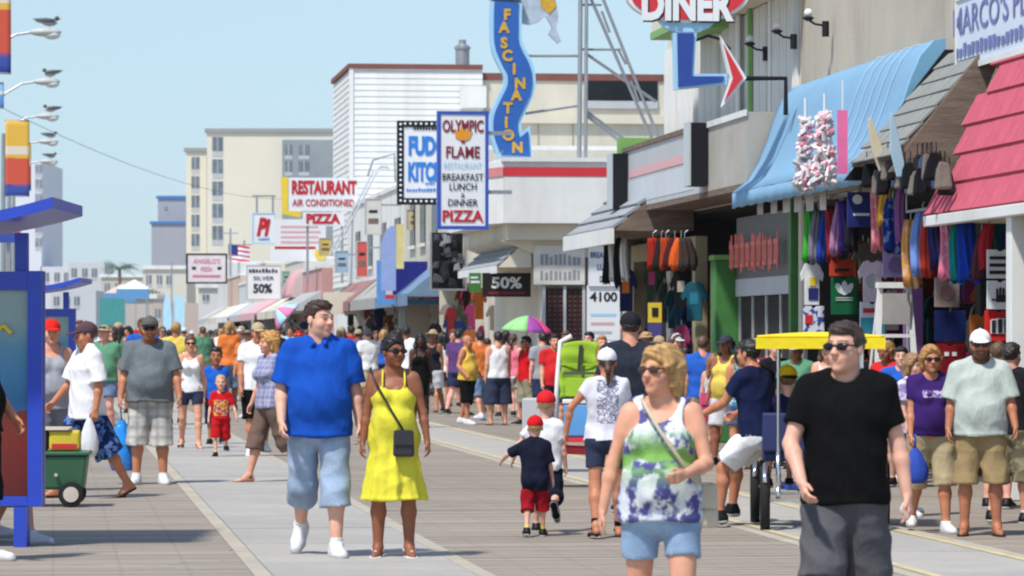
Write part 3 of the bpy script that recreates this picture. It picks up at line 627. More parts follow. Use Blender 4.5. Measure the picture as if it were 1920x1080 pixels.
def shakes(b, prof, y0, y1, m, nrow, wd, name='shingle', up=.02):
    """rows of separate shingles on a sloped face: prof = (x, z) of eave and top"""
    (xa, za), (xb, zb) = prof; n = Vector((za - zb, 0, xb - xa)).normalized()
    if n.z < 0: n = -n
    meshes = []
    L = Vector((xb - xa, 0, zb - za)) / nrow
    for w_ in (wd, wd * .8, wd * 1.2):
        q = MB().slab([(0, .004, 0), (0, w_ - .004, 0), tuple(L * 1.06 + Vector((0, w_ - .004, 0)) - n * up * .9), tuple(L * 1.06 + Vector((0, .004, 0)) - n * up * .9)], n * up).mesh(name); q.materials.append(m); meshes.append((w_, q))
    for r in range(nrow):
        y = y0 - random.random() * wd * .5
        while y < y1 - .02:
            w_, me = random.choice(meshes)
            yy = max(y, y0)
            if yy + w_ > y1 + wd * .4: break
            o = link(name, me, b); o.location = Vector((xa, yy, za)) + L * r + n * (up * .35 + random.uniform(0, .004)); y += w_
    return n
# --- pink shop and stucco block
u0 = 29.0
b1 = rthing('stucco_building', 'beige stucco building with open souvenir shops and pink, grey and blue awnings', 'building', u0, V0)
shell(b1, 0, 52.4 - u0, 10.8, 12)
box('cornice', M_stucco, b1, -.12, .0, 0, 52.4 - u0, 10.5, 10.9)
for y in (5., 14.2): box('pier', M_dark, b1, .3, .55, y, y + .25, .006, 3.545)
# pink mansard
ye = 40.1 - u0
PK = rthing('pink_awning', 'steep pink shingled awning with a white gutter at the shop beside the grey shingle roof', 'awning', u0, V0)
MB().hexa([(-1.0, 0, 2.98), (0, 0, 2.98), (0, ye, 2.98), (-1.0, ye, 2.98), (-.12, 0, 4.98), (0, 0, 4.98), (0, ye, 4.98), (-.12, ye, 4.98)]).build('deck', mat('pink_deck', (.5, .12, .17), .8), PK)
shakes(PK, ((-1.0, 2.99), (-.12, 4.97)), 4, ye, M_pink, 6, 1.0, up=.035)
box('gutter', M_white, PK, -1.12, -1.0, 0, ye + .03, 2.86, 2.975, .01); box('soffit', M_cream2, PK, -1.0, 0, 0, ye, 2.90, 2.975)
MB().slab([(-1.01, ye + .002, 2.93), (0, ye + .002, 2.93), (0, ye + .002, 5.02), (-.12, ye + .002, 5.02)], (0, .06, 0)).build('rake_board', M_oldwood, PK)
box('post', M_white, PK, -1.05, -.85, on_v(1909, 600, 9.65)[0] - u0 - .1, on_v(1909, 600, 9.65)[0] - u0 + .1, .006, 2.89, .01)
# grey shingle roof
GA = rthing('grey_shingle_awning', 'weathered grey shingle awning with a brown wooden rake board', 'awning', u0, V0)
ya, yb = 41.0 - u0, 43.3 - u0; zt = 4.98
MB().hexa([(-1.25, ya, 3.66), (0, ya, 3.66), (0, yb, 3.66), (-1.25, yb, 3.66), (-.10, ya, zt - .03), (0, ya, zt - .03), (0, yb, zt - .03), (-.10, yb, zt - .03)]).build('deck', M_oldwood, GA)
shakes(GA, ((-1.25, 3.68), (-.10, zt)), ya, yb, M_shake, 7, .34, up=.022)
for y in (ya - .065, yb + .005): MB().slab([(-1.32, y, 3.50), (.0, y, 3.50), (0, y, zt + .08), (-.10, y, zt + .08)], (0, .06, 0)).build('rake_board', M_oldwood if y < 12.5 else M_black, GA)
# sign over it
SG = rthing('roof_sign', 'white roof sign with pale blue lettering above the grey shingle awning', 'sign', 38.6, V0 - .25, 4.55)
v1, zz = on_v(1800, 140, V0 - .25); sy1 = v1 - 38.6; zb_ = zz - 4.55
box('panel', mat('sign_pale', (.62, .68, .80), .5, .06, 2), SG, -.03, .05, -1.0, sy1, zb_ + .08, zb_ + .85); box('frame', M_white, SG, -.05, -.033, -1.0, sy1 + .05, zb_ + .02, zb_ + .09); box('frame', M_white, SG, -.05, -.033, sy1, sy1 + .05, zb_ + .092, zb_ + .87); box('frame', M_white, SG, -.05, -.033, -1., sy1 - .003, zb_ + .84, zb_ + .87)
text("MARCO'S PLACE", SG, mat('lilac_ink', (.16, .18, .42), .5), (-.034, 1.35, zb_ + .60), 4.4, .32, (0, -1, 0), bold=.012)
blocks(SG, mat('lilac_ink'), (-.034, 1.35, zb_ + .26), 4.2, .16, 22, (0, -1, 0))
for y in (0, 2.4, 4.0): box('bracket', M_steel, SG, .05, .25, y, y + .05, zb_ + .2, zb_ + .25)
# blue canvas awning
BA = rthing('blue_awning', 'large sky blue canvas awning with a curved end over the clothes shop', 'awning', u0, V0)
ya, yb = 43.7 - u0, 52.3 - u0
prof = [(-.0, 5.22), (-.14, 5.20), (-.30, 5.02), (-.42, 4.75), (-.52, 4.45), (-.64, 4.14), (-.80, 3.87), (-1.02, 3.70)]
mb = MB(); mb.grid(lambda a, b: (prof[round(b * 7)][0] + .003 * math.sin(a * 60) * (1 if .1 < b < .9 else 0), ya + (yb - ya) * a, prof[round(b * 7)][1] - .010 * math.sin(a * math.pi * 6) ** 2 * b), 48, 7); mb.build('canvas', M_blueaw, BA, True, solid=.008)
for y in (ya, yb): MB().add([(p[0], y, p[1]) for p in prof] + [(0, y, 3.70)], [tuple(range(9))]).build('end_panel', mat('blue_canvas_end', (.17, .36, .52), .75, .06, 1.2, .2, 8), BA, solid=.01)
mb = MB(); mb.grid(lambda a, b: (-1.022 + .006 * math.sin(a * 90), ya + (yb - ya) * a, 3.69 - .20 * b - .02 * abs(math.sin(a * 40)) * b), 120, 2); mb.build('valance', M_blueaw, BA, True, solid=.006)
for k in range(5): y = ya + 1.0 + k * .5; mb = MB(); mb.tube([(p[0] - .015, y, p[1] + .015) for p in prof], .007, 6).build('streak', mat('pale_streak', (.4, .52, .66), .8), BA, True)  # thin pale tubes laid down the canvas for its faint streaks
# --- diner building
ud = 52.4
b2 = rthing('diner_building', 'two storey building with white ribbed panels and green trim above the diner sign', 'building', ud, V0)
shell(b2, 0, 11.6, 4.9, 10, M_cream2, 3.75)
box('upper_wall', M_cream2, b2, .0, 10, .003, 11.6, 4.9, 9.5)
me = MB().box(-.07, -.003, .02, .50, 4.95, 6.6).box(-.10, -.071, .04, .10, 4.95, 6.6).box(-.10, -.071, .20, .26, 4.95, 6.6).box(-.10, -.071, .36, .42, 4.95, 6.6).mesh('panel'); me.materials.append(M_white)
for k in range(22):
    o = link('panel', me, b2); o.location = (0, .1 + k * .52, 0)
    if k % 4 == 3: o.scale = (.4, 1, 1)
for k in (1.6, 4.2): box('pier', M_white, b2, -.14, -.105, k, k + .18, 4.95, 6.6)
box('pier', M_green, b2, -.16, -.105, 3.2, 3.35, 4.95, 6.6)
MB().hexa([(-.9, -.4, 6.62), (0, -.4, 6.62), (0, 7.8, 6.62), (-.9, 7.8, 6.62), (-.9, -.4, 6.95), (0, -.4, 6.95), (0, 7.8, 6.95), (-.9, 7.8, 6.95)]).build('canopy', M_cream2, b2); box('canopy_soffit', M_green, b2, -.92, .0, 5.2, 7.85, 6.50, 6.615)
for k, y in enumerate((1548, 1488, 1436)):
    l = rthing('wall_lamp', 'white globe lamp on a black bracket, %s on the ribbed upper wall' % ('beside the stucco wall', 'between two others', 'beside the green pier')[k], 'lamp', on_v(y, 40, V0 - .12)[0], V0 - .12, on_v(y, (48, 72, 95)[k], V0 - .12)[1], 'globe lamps on the upper wall')
    MB().ball((-.24, 0, .17), .06, 8).build('globe', M_white, l, True); mb = MB(); mb.tube([(0, 0, -.15), (0, 0, .06)], .05); mb.tube([(-.01, 0, .0), (-.15, 0, .02), (-.24, 0, .08)], .016); mb.lathe([(.03, .06), (.09, .1), (.06, .12)], (-.24, 0, 0), 10).build('bracket', M_black, l)
# fascia with sign strip and black end boards
FA = -.8
box('fascia', mat('grey_stucco', (.42, .40, .36), .9, .1, 2, .2, 0 or 20, None, 0, False, .3), b2, FA, 0, -.05, 3.6, 3.85, 4.86); box('fascia_cap', M_white, b2, FA - .03, FA, -.08, 3.6, 4.80, 4.89); box('fascia_soffit', M_oldwood, b2, FA, 0, -.05, 11.5, 3.76, 3.846)
bs = rthing('fascia_sign', 'long faded white and pink fascia sign between two black boards', 'sign', ud + 3.6, V0 + FA, 3.85)
box('panel', M_lgrey, bs, 0, .8, .003, 7.9, .0, .98); box('stripe', M_pinkp, bs, -.01, -.002, .6, 7.2, .52, .66); box('trim', M_oldwood, bs, -.03, .8, .003, 7.9, .983, 1.06)
for k in range(4): box('panel', mat('sign_pale2', (.56, .58, .62), .5, .06, 2), bs, -.006, -.001, .7 + k * 1.75, .7 + k * 1.75 + 1.7, .08, .46)
for y, zq in ((-.55, .08), (7.35, .0)):
    q = rthing('black_board', 'tall black board on the fascia %s' % ('beside the cream stucco' if y < 0 else 'beside the green edge'), 'board', ud + 3.6 + y, V0 + FA, 3.85 + zq); box('board', M_black, q, -.27, -.013, 0, .5, .0, .95); box('edge', M_alu, q, -.30, -.272, -.01, .5, 0, .96)
box('edge_trim', M_green, b2, FA - .1, .0, 11.505, 11.62, 3.60, 5.1)
# ground floor of the diner building: green pillars, shutter with red letters, dark doors
box('pillar', M_dgreen, b2, -.35, .12, 5.0, 5.45, .004, 2.85, .02); box('pillar_cap', M_green, b2, -.37, .14, 4.98, 5.47, 2.853, 2.93); box('pillar', M_dgreen, b2, -.1, .12, .25, .42, .004, 3.70)
box('shutter_box', mat('grey_shutter', (.16, .16, .16), .6, .1, 2, .3, 9, (1, 30, 1)), b2, -.02, .1, .45, 4.95, 2.55, 3.5); box('door_head', M_lgrey, b2, -.04, .1, .45, 4.95, 2.28, 2.547)
for k in range(4): box('door', M_dark, b2, .03, .08, .5 + k * 1.1, 1.55 + k * 1.1, .006, 2.277); box('door_frame', M_alu, b2, .0, .1, 1.553 + k * 1.1, 1.597 + k * 1.1, .006, 2.277)
ns = rthing('red_letter_sign', 'row of jagged red blackletter glyphs on the grey shutter', 'sign', ud + .55, V0 - .14, 2.72)
for k in range(9):
    mb = MB(); y = 4.0 - k * .45
    for j in range(3): h1 = random.uniform(.30, .52); mb.box(-.02, .0, y + j * .11, y + j * .11 + .045, random.uniform(-.1, .05), h1)
    mb.box(-.02, -.001, y, y + .30, .0, .06); mb.box(-.02, -.001, y + .02, y + .3, .30, .36); mb.build('letter', mat('salmon_letter', (.85, .22, .18), .5), ns)
# bunting
for k in range(6):
    u_, z_ = on_v(1425 + k * 24, 386 - k * 2, 9.75); q = rthing('pennant', 'small grey rectangular pennant hanging under the blue awning edge', 'pennant', u_, 9.75, z_ - .12, 'grey pennants under the awning'); mb = MB(); mb.grid(lambda a, b: (.02 * math.sin(a * 7 + k), -.22 + .44 * a, .26 * b), 6, 2); mb.build('flag', mat('pennant_grey', (.45, .40, .38), .9), q, solid=.005); MB().tube([(0, -.25, .26), (0, .25, .26)], .006, 5).build('cord', M_black, q)
# --- shop with shake awning
ue = 64.0
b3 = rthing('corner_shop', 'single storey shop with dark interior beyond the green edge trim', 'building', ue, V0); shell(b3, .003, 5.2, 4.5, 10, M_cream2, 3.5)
SA = rthing('shake_awning', 'grey striped shake awning with a white eave board beside the fascia sign', 'awning', ue, V0)
MB().hexa([(-1.35, -2.6, 3.42), (0, -2.6, 3.42), (0, 2.9, 3.42), (-1.35, 2.9, 3.42), (-.05, -2.6, 4.58), (0, -2.6, 4.58), (0, 2.9, 4.58), (-.05, 2.9, 4.58)]).build('deck', M_oldwood, SA); shakes(SA, ((-1.35, 3.44), (-.05, 4.6)), -2.6, 2.9, mat('blue_grey_shake', (.30, .31, .33), .9, .25, 3, .4, 12), 6, .5, up=.05)
box('eave_board', M_white, SA, -1.44, -1.35, -2.65, 2.95, 3.20, 3.46)
MB().slab([(-1.36, 2.903, 3.30), (0, 2.903, 3.30), (0, 2.903, 4.66), (-.05, 2.903, 4.66)], (0, .05, 0)).build('rake_board', M_oldwood, SA)
b3l = box('lintel', mat('ochre_fascia', (.36, .30, .19), .9, .2, 2), b3, -.2, .0, -3.9, 2.9, 3.0, 3.3)
box('lintel_post', mat('ochre_fascia'), b3, -.2, .0, -3.9, -3.6, .006, 2.997); box('lintel_post', mat('ochre_fascia'), b3, -.2, .0, 2.6, 2.9, .006, 2.997)
# --- corner building with the white fascia and red band
uf = 79.0; vf, _ = on_u(945, 400, uf); vq, _ = on_u(905, 400, uf + 1.2)
b4 = rthing('white_corner_building', 'white corner building with a red banded parapet over the side street', 'building', uf, vf)
_, zt = on_u(945, 303, uf); _, zb = on_u(945, 418, uf); _, zr0 = on_u(945, 330, uf); _, zr1 = on_u(945, 313, uf)
ch = vq - vf
box('parapet', M_white, b4, 0, 11, .0, 8, zb, zt); MB().prism([(ch, 1.2), (-.003, .003), (-.003, 8), (ch, 8)], 'z', zb, zt).build('parapet_chamfer', M_white, b4)
box('red_band', M_red, b4, .0, 11, -.012, -.002, zr0, zr1); MB().slab([(ch - .012, 1.19, zr0), (-.012, -.008, zr0), (-.012, -.008, zr1), (ch - .012, 1.19, zr1)], (-.01, -.01, 0)).build('red_band', mat('faded_red_paint', (.62, .22, .22), .6), b4)
box('coping', M_white, b4, -.05, 11, -.06, 8, zt + .002, zt + .09)
box('soffit', M_cream2, b4, .1, 11, .25, 8, zb - .35, zb - .003); MB().prism([(.0, zb - .35), (.9, zb - .72), (11, zb - .72), (11, zb - .35)], 'y', .5, 8).build('soffit', M_cream2, b4)
# body below
box('wall', M_cream2, b4, .9, 11, .8, 11.5, .003, zb - .723)
box('pilaster', M_white, b4, on_u(1106, 600, uf)[0] - vf, on_u(1170, 600, uf)[0] - vf, .55, .797, .006, on_u(1100, 536, uf)[1])
t4 = rthing('address_panel', 'white pillar panel with the number 4100 and a list of small coloured lines', 'sign', uf + .5, on_u(1138, 600, uf)[0], .9)
box('panel', M_signw, t4, -.36, .36, 0, .04, 0, 1.86)
text('4100', t4, M_ink, (0, -.001, on_u(1138, 556, uf)[1] - .9), .60, .21, bold=.03)
for k, c in enumerate(('pale_blue_paint', 'faded_pink_paint', 'light_grey_paint', 'light_grey_paint', 'faded_pink_paint', 'light_grey_paint')): box('print_line', MATS[c], t4, -.28, .28 - .05 * (k % 3), -.006, -.001, 1.20 - k * .19, 1.26 - k * .19)
t5 = rthing('menu_board', 'white board with navy words hidden behind hanging black and white stripes', 'sign', uf + .45, on_u(1170, 500, uf)[0], on_u(1170, 536, uf)[1])
wv = on_u(1232, 500, uf)[0] - on_u(1110, 500, uf)[0]; hz = on_u(1170, 458, uf)[1] - on_u(1170, 536, uf)[1]
box('panel', M_signw, t5, -wv / 2, wv / 2, 0, .05, 0, hz)
for k, s_ in enumerate(('BREAKFAST', 'LUNCH', 'DINNER')): text(s_, t5, M_navy, (-.35 + .05 * k, -.002, hz - .22 - k * .26), .62 if k == 0 else .42, .13, bold=.02)
mb = MB(); mb.lathe([(.20, -.01), (.20, .01)], (0, 0, 0), 18); q = mb.build('emblem', mat('mauve_ink', (.24, .08, .12), .5), t5); q.rotation_euler = (rad(90), 0, 0); q.location = (.42, -.012, .5)
t6 = rthing('letter_board', 'cream board with rows of small grey lettering under the white parapet', 'sign', uf + .45, on_u(1055, 500, uf)[0], on_u(1055, 533, uf)[1])
wv = on_u(1108, 500, uf)[0] - on_u(1010, 500, uf)[0]; box('panel', mat('cream_board', (.62, .60, .55), .6), t6, -wv / 2, wv / 2 - .02, 0, .05, 0, hz - .05)
for r in range(2):
    for k in range(9): box('print_block', mat('grey_ink', (.28, .28, .30), .6), t6, -.42 + k * .1, -.42 + k * .1 + random.uniform(.05, .08), -.006, -.001, .10 + r * .32, .10 + r * .32 + random.uniform(.16, .24))
lat = mat('lattice', (.035, .02, .018), .7)
for k, (xa, xb) in enumerate(((1030, 1062), (1068, 1098))):
    va, vb = on_u(xa, 600, uf)[0], on_u(xb, 600, uf)[0]; q = rthing('lattice_screen', 'dark red-brown studded folding screen %s' % ('beside the white door post' if k == 0 else 'beside the 4100 panel'), 'screen', uf + .55, va); hh = on_u(1060, 540, uf)[1]
    box('screen', lat, q, 0, vb - va, 0, .06, .004, hh); mb = MB()
    for r in range(26):
        for c in range(3): mb.box(.05 + c * .12, .10 + c * .12, -.02, -.001, .1 + r * .1, .14 + r * .1)
    tag(mb.build('studs', mat('stud', (.14, .04, .04), .5), q), kind='stuff')
for xp in (1026, 1065, 1101): v_ = on_u(xp, 600, uf)[0] - vf; box('door_post', M_lgrey, b4, v_ - .03, v_ + .03, .5, .795, .006, 2.75)
# shake awning 2 on the boardwalk side
S2 = rthing('small_shake_awning', 'small grey striped shake awning above the black 50 percent sign', 'awning', uf + .6, 10.2)
MB().hexa([(-.72, 0, 3.15), (0, 0, 3.15), (0, 7, 3.15), (-.72, 7, 3.15), (-.03, 0, 3.8), (0, 0, 3.8), (0, 7, 3.8), (-.03, 7, 3.8)]).build('deck', M_cream2, S2); shakes(S2, ((-.74, 3.16), (-.03, 3.82)), 0, 7, mat('blue_grey_shake'), 5, .5, up=.04); box('eave_board', M_white, S2, -.82, -.745, -.05, 7.05, 3.02, 3.18)
t7 = rthing('sale_sign', 'black hanging sign with white 50% lettering', 'sign', uf + 1.2, on_u(950, 530, uf + 1.2)[0], on_u(950, 548, uf + 1.2)[1] - .1)
wv = on_u(997, 530, uf)[0] - on_u(905, 530, uf)[0]; box('panel', mat('black_brown_board', (.02, .014, .014), .5), t7, -wv / 2, wv / 2, 0, .05, 0, .52); text('50%', t7, M_signw, (.0, -.003, .31), .66, .25, bold=.03); box('red_line', M_maroon, t7, -.4, .4, -.006, -.001, .06, .11)
t8 = rthing('green_sign', 'small green hanging sign beside the black sale sign', 'sign', uf + 1.6, on_u(891, 530, uf + 1.6)[0], on_u(891, 548, uf + 1.6)[1]); box('panel', M_dgreen, t8, -.13, .13, 0, .04, 0, .42); box('print_line', M_signw, t8, -.1, .1, -.006, -.001, .2, .25); box('print_line', M_signw, t8, -.1, .06, -.006, -.001, .3, .34)
# --- big back building (white clapboard + cream)
uh = 134.0
b5 = rthing('clapboard_building', 'tall white clapboard building with a red-brown parapet behind the signs', 'building', uh, V0)
xs = lambda x: on_u(x, 300, uh)[0] - V0
_, zt = on_u(655, 128, uh); xm = xs(905); xe = xs(1250)
box('core', M_white, b5, .06, xm, .06, 8.5, .003, zt); me = MB().slab([(0, .006, 0), (xm - .0, .006, 0), (xm - .0, .03, .235), (0, .03, .235)], (0, .02, 0)).mesh('clapboard'); me.materials.append(M_white)
me2 = MB().slab([(.006, 8.4, 0), (.006, .035, 0), (.03, .035, .235), (.03, 8.4, .235)], (.02, 0, 0)).mesh('clapboard'); me2.materials.append(M_white)
for k in range(int((zt - 3.5) / .22)):
    for m_ in (me, me2): o = link('clapboard', m_, b5); o.location = (0, 0, 3.5 + k * .22)
box('corner_board', M_white, b5, -.03, .12, -.03, .034, 3.4, zt); box('parapet', M_brick, b5, -.06, xm, -.06, 8.5, zt + .002, zt + .17)
_, zt2 = on_u(1000, 150, uh)
box('wing', M_cream2, b5, xm + .003, xe, .3, 14, .003, zt2); box('wing_parapet', M_brick, b5, xm + .003, xe + .1, .24, 14, zt2 + .002, zt2 + .26); box('ledge', M_cream2, b5, xm + .003, xe, .1, .297, on_u(1000, 215, uh)[1] - .3, on_u(1000, 215, uh)[1])
xa, xb = xs(1100), xs(1235); za, zb_ = on_u(1100, 188, uh)[1], on_u(1100, 150, uh)[1]
w5 = box('window', M_glass, b5, xa, xb, .24, .297, za, zb_); box('window_frame', M_lgrey, w5, xa - .1, xb, .20, .237, za - .28, za - .003)
for x in (945, 1010, 1075): v_ = xs(x); box('panel_joint', mat('joint_grey', (.36, .34, .30), .8), b5, v_, v_ + .04, .27, .298, 3.5, on_u(1000, 230, uh)[1])
box('roof_stub', M_white, b5, xs(862), xs(905), -1.2, -.02, on_u(880, 205, uh)[1], on_u(880, 165, uh)[1]); mb = MB(); v_ = xs(884); mb.lathe([(.26, 0), (.26, .85), (.30, .85), (.30, .95), (.14, 1.05), (.14, 1.2)], (v_, 3, zt + .1), 12).build('vent_pipe', M_steel, b5, False)
# ------------------------------------------------------------------ signs that face along the boardwalk
def sgn(name, label, u, x0, x1, y0, y1, cat='sign', group=None):
    """a sign plane across the boardwalk covering photo box x0..x1, y0..y1 at distance u -> (root, width, height), origin bottom centre"""
    v0, zt = on_u(x0, y0, u); v1, zb = on_u(x1, y1, u); return rthing(name, label, cat, u, (v0 + v1) / 2, zb, group), v1 - v0, zt - zb
def board(r, w_, h, m, fm=None, fr=.06, d=.16, y=0.):
    box('panel', m, r, -w_ / 2 + fr, w_ / 2 - fr, y, y + d, fr, h - fr)
    if fm:
        for a in ((-w_ / 2, w_ / 2, 0, fr - .002), (-w_ / 2, w_ / 2, h - fr + .002, h), (-w_ / 2, -w_ / 2 + fr - .002, fr, h - fr), (w_ / 2 - fr + .002, w_ / 2, fr, h - fr)): box('frame', fm, r, a[0], a[1], y - .02, y + d + .02, a[2], a[3])
def outline(pts_px, u, org):                       # photo outline -> local (x, z) on the plane u
    return [(on_u(x, y, u)[0] - org[0], on_u(x, y, u)[1] - org[1]) for x, y in pts_px]
# Olympic Flame
r, w_, h = sgn('restaurant_sign', 'tall white sign with a navy frame reading OLYMPIC FLAME and PIZZA', 77.6, 820, 916, 208, 430); board(r, w_, h, M_signw, M_blue, .07)
ln = lambda y: h * (430 - y) / 222
text('OLYMPIC', r, M_maroon, (0, -.012, ln(236)), w_ * .80, .26, bold=.025); text('FLAME', r, M_maroon, (0, -.012, ln(285)), w_ * .66, .25, bold=.02); text('RESTAURANT', r, M_lblue, (0, -.012, ln(310)), w_ * .74, .13, bold=.0)
text('BREAKFAST', r, M_ink, (0, -.012, ln(332)), w_ * .80, .15, bold=.01); text('LUNCH', r, M_ink, (0, -.012, ln(350)), w_ * .53, .15, bold=.01); text('&', r, M_ink, (0, -.012, ln(366)), None, .1); text('DINNER', r, M_ink, (0, -.012, ln(380)), w_ * .58, .15, bold=.01); text('PIZZA', r, M_rink, (0, -.012, ln(405)), w_ * .80, .25, bold=.03)
mb = MB(); mb.prism([(.0, 0), (.13, .05), (.2, .2), (.13, .17), (.10, .30), (.03, .2), (-.03, .33), (-.08, .19), (-.17, .27), (-.16, .08)], 'y', -.02, -.008); q = mb.build('flame', mat('orange_paint', (.72, .30, .03), .5), r); q.location = (0, 0, ln(265)); box('torch', M_maroon, r, -.04, .04, -.02, -.008, ln(268), ln(263))
box('bracket', M_steel, r, w_ / 2, w_ / 2 + .5, .04, .12, h * .3, h * .3 + .08); box('bracket', M_steel, r, w_ / 2, w_ / 2 + .5, .04, .12, h * .8, h * .8 + .08)
# Fudge Kitchen
r, w_, h = sgn('fudge_sign', 'white sign with bold blue FUDGE KITCHEN lettering in a bulb-studded black frame', 97, 745, 868, 226, 384); board(r, w_, h, M_signw, M_black, .17)
ln = lambda y: h * (384 - y) / 158
text('FUDGE', r, M_bink, (0.02, -.012, ln(273)), w_ * .68, .52, bold=.05); text('KITCHEN', r, M_bink, (0.06, -.012, ln(322)), w_ * .74, .52, bold=.05); blocks(r, M_ink, (0, -.012, ln(240)), w_ * .5, .10, 11); blocks(r, M_bink, (0, -.012, ln(356)), w_ * .72, .09, 16); blocks(r, M_bink, (-.0, -.012, ln(344)), w_ * .15, .06, 4)
for k in range(16):
    for x in (-w_ / 2 + .085,): mb = MB(); mb.ball((x, -.04, .1 + k * (h - .2) / 15), .035, 5).build('bulb', M_signw, r)
for k in range(11): mb = MB(); mb.ball((-w_ / 2 + .2 + k * .14, -.04, .085), .035, 5).build('bulb', M_signw, r); mb = MB(); mb.ball((-w_ / 2 + .2 + k * .14, -.04, h - .085), .035, 5).build('bulb', M_signw, r)
# Fascination
uS = 79.6; org = (on_u(955, 290, uS)[0], on_u(955, 296, uS)[1])
r = rthing('fascination_sign', 'wavy blue arrow sign with gold letters spelling FASCINATION', 'sign', uS, *org)
cen = [(950, 4), (949, 24), (949, 44), (950, 80), (960, 107), (973, 133), (974, 164), (960, 196), (949, 222), (949, 249), (958, 276)]
cp = [Vector((a, 0, b)) for a, b in outline(cen, uS, org)]
def ribbon(hw, y0, y1, m, name, extra=0):
    P = []
    for i in range(len(cp) - 1):
        a0, a1, a2, a3 = cp[max(i - 1, 0)], cp[i], cp[i + 1], cp[min(i + 2, len(cp) - 1)]
        for t in np.linspace(0, 1, 6, endpoint=False): P.append(.5 * ((2 * a1) + (-a0 + a2) * t + (2 * a0 - 5 * a1 + 4 * a2 - a3) * t * t + (-a0 + 3 * a1 - 3 * a2 + a3) * t ** 3))
    P.append(cp[-1]); L, R_ = [], []
    for i, p in enumerate(P):
        d = (P[min(i + 1, len(P) - 1)] - P[max(i - 1, 0)]).normalized(); n = Vector((d.z, 0, -d.x)); L.append(p + n * hw); R_.append(p - n * hw)
    cap_ = [P[0] + Vector((math.cos(a) * hw, 0, math.sin(a) * hw)) for a in np.linspace(math.pi - .2, .2, 7)]
    mb = MB(); n = len(P)
    for i in range(n - 1): mb.hexa([(*L[i].xz, 0), (*R_[i].xz, 0), (*R_[i + 1].xz, 0), (*L[i + 1].xz, 0), (*L[i].xz, 1), (*R_[i].xz, 1), (*R_[i + 1].xz, 1), (*L[i + 1].xz, 1)])
    mb.prism([tuple(c.xz) for c in cap_], 'z', 0, 1); mb.v = [(x, y1 - (y1 - y0) * k, z) for x, z, k in mb.v]; return mb.build(name, m, r)
M_sblue = mat('sign_blue', (.025, .115, .42), .35, .1, 4)
ribbon(.345, .03, .22, M_lblue, 'border'); ribbon(.262, -.0, .028, M_sblue, 'ribbon')
MB().prism(outline([(994, 236), (999, 298), (930, 294), (940, 280), (965, 262)], uS, org), 'y', .032, .22).build('arrow_border', M_lblue, r); MB().prism(outline([(990, 246), (994, 293), (940, 290), (958, 272)], uS, org), 'y', -.004, .031).build('arrow_head', M_sblue, r)
for c, (x, y) in zip('FASCINATION', [(951, 27), (945, 51), (945, 80), (951, 104), (964, 129), (975, 156), (968, 178), (952, 202), (949, 229), (953, 253), (970, 276)]):
    a, b = outline([(x, y)], uS, org)[0]; text(c, r, M_gold, (a, -.012, b), None, .25, bold=.05, name='letter')
top = outline([(918, -4), (990, -22), (1043, -16), (1050, 28), (1046, 52), (1055, 76), (1049, 80), (1031, 62), (1038, 48), (1026, 28), (1013, 40), (996, 45), (978, 42), (972, 18), (960, 4), (930, 4)], uS, org); MB().prism(top, 'y', .24, .36).build('plume', mat('pale_plume', (.42, .48, .56), .5, .25, 5), r); MB().prism(outline([(1013, -10), (1040, -8), (1046, 10), (1032, 25), (1018, 10)], uS, org), 'y', .225, .238).build('plume_patch', M_gold, r)
for yy in (103, 212): a, b = outline([(985, yy)], uS, org)[0]; a2, b2_ = outline([(1090, yy - (0 if yy < 150 else 16))], uS, org)[0]; MB().tube([(a, .3, b), (a2, .3, b2_)], .03, 6).build('stay', M_steel, r)
# steel mast
org = (on_u(1092, 300, 79.5)[0], on_u(1092, 303, 79.5)[1]); um = 79.5
r = rthing('lattice_mast', 'galvanised steel lattice frame standing on the white parapet', 'mast', um, *org)
def px3(x, y, dy=0.): a, b = outline([(x, y)], um, org)[0]; return (a, dy, b)
for a, b, rr in (((1086, 300), (1089, -60), .05), ((1098, 300), (1100, -60), .04)): MB().tube([px3(*a), px3(*b)], rr, 8).build('post', M_steel, r)
for a, b in (((1094, -40), (1228, 268)), ((1118, -40), (1240, 266)), ((1098, 98), (1232, 190)), ((1098, 206), (1216, 292)), ((1100, 215), (1205, 296))): MB().tube([px3(*a, .15), px3(*b, .15)], .035, 6).build('brace', M_steel, r)
for a, b in (((1090, 92), (1166, 92)), ((1088, 8), (1130, 8)), ((1160, 90), (1176, 120)), ((1185, 150), (1200, 190)), ((1130, 20), (1145, 60))): MB().tube([px3(*a, .15), px3(*b, .15)], .028, 6).build('strut', M_steel, r)
# diner sign
uD = 50.4; org = (on_u(1290, 170, uD)[0], on_u(1290, 172, uD)[1])
r = rthing('diner_sign', 'red oval DINER sign on a blue bent arrow with a red arrowhead', 'sign', uD, *org)
def ell(cx, cy, rx, ry, n=40): return [(cx + rx * math.cos(2 * math.pi * k / n), cy - ry * math.sin(2 * math.pi * k / n)) for k in range(n)]
OL = lambda pts: outline(pts, uD, org)
for rx, ry, m_, d, nm in ((114, 52, M_signw, .0, 'oval_border'), (107, 46, M_red, -.02, 'oval')): MB().prism(OL(ell(1290, -9, rx, ry)), 'y', d, .2 + d * .5).build(nm, m_, r)
text('DINER', r, M_signw, (*[OL([(1289, 8)])[0][0]], -.03, OL([(1289, 8)])[0][1]), 1.28, .46, bold=.05); text('DINER', r, M_ink, (OL([(1292, 11)])[0][0], -.021, OL([(1292, 11)])[0][1]), 1.28, .46, bold=.05, deep=.002, name='lettering_shadow')
MB().prism(OL([(1232, 34), (1350, 34), (1330, 52), (1310, 60), (1270, 60), (1250, 52)]), 'y', .03, .18).build('neck', M_lblue, r)
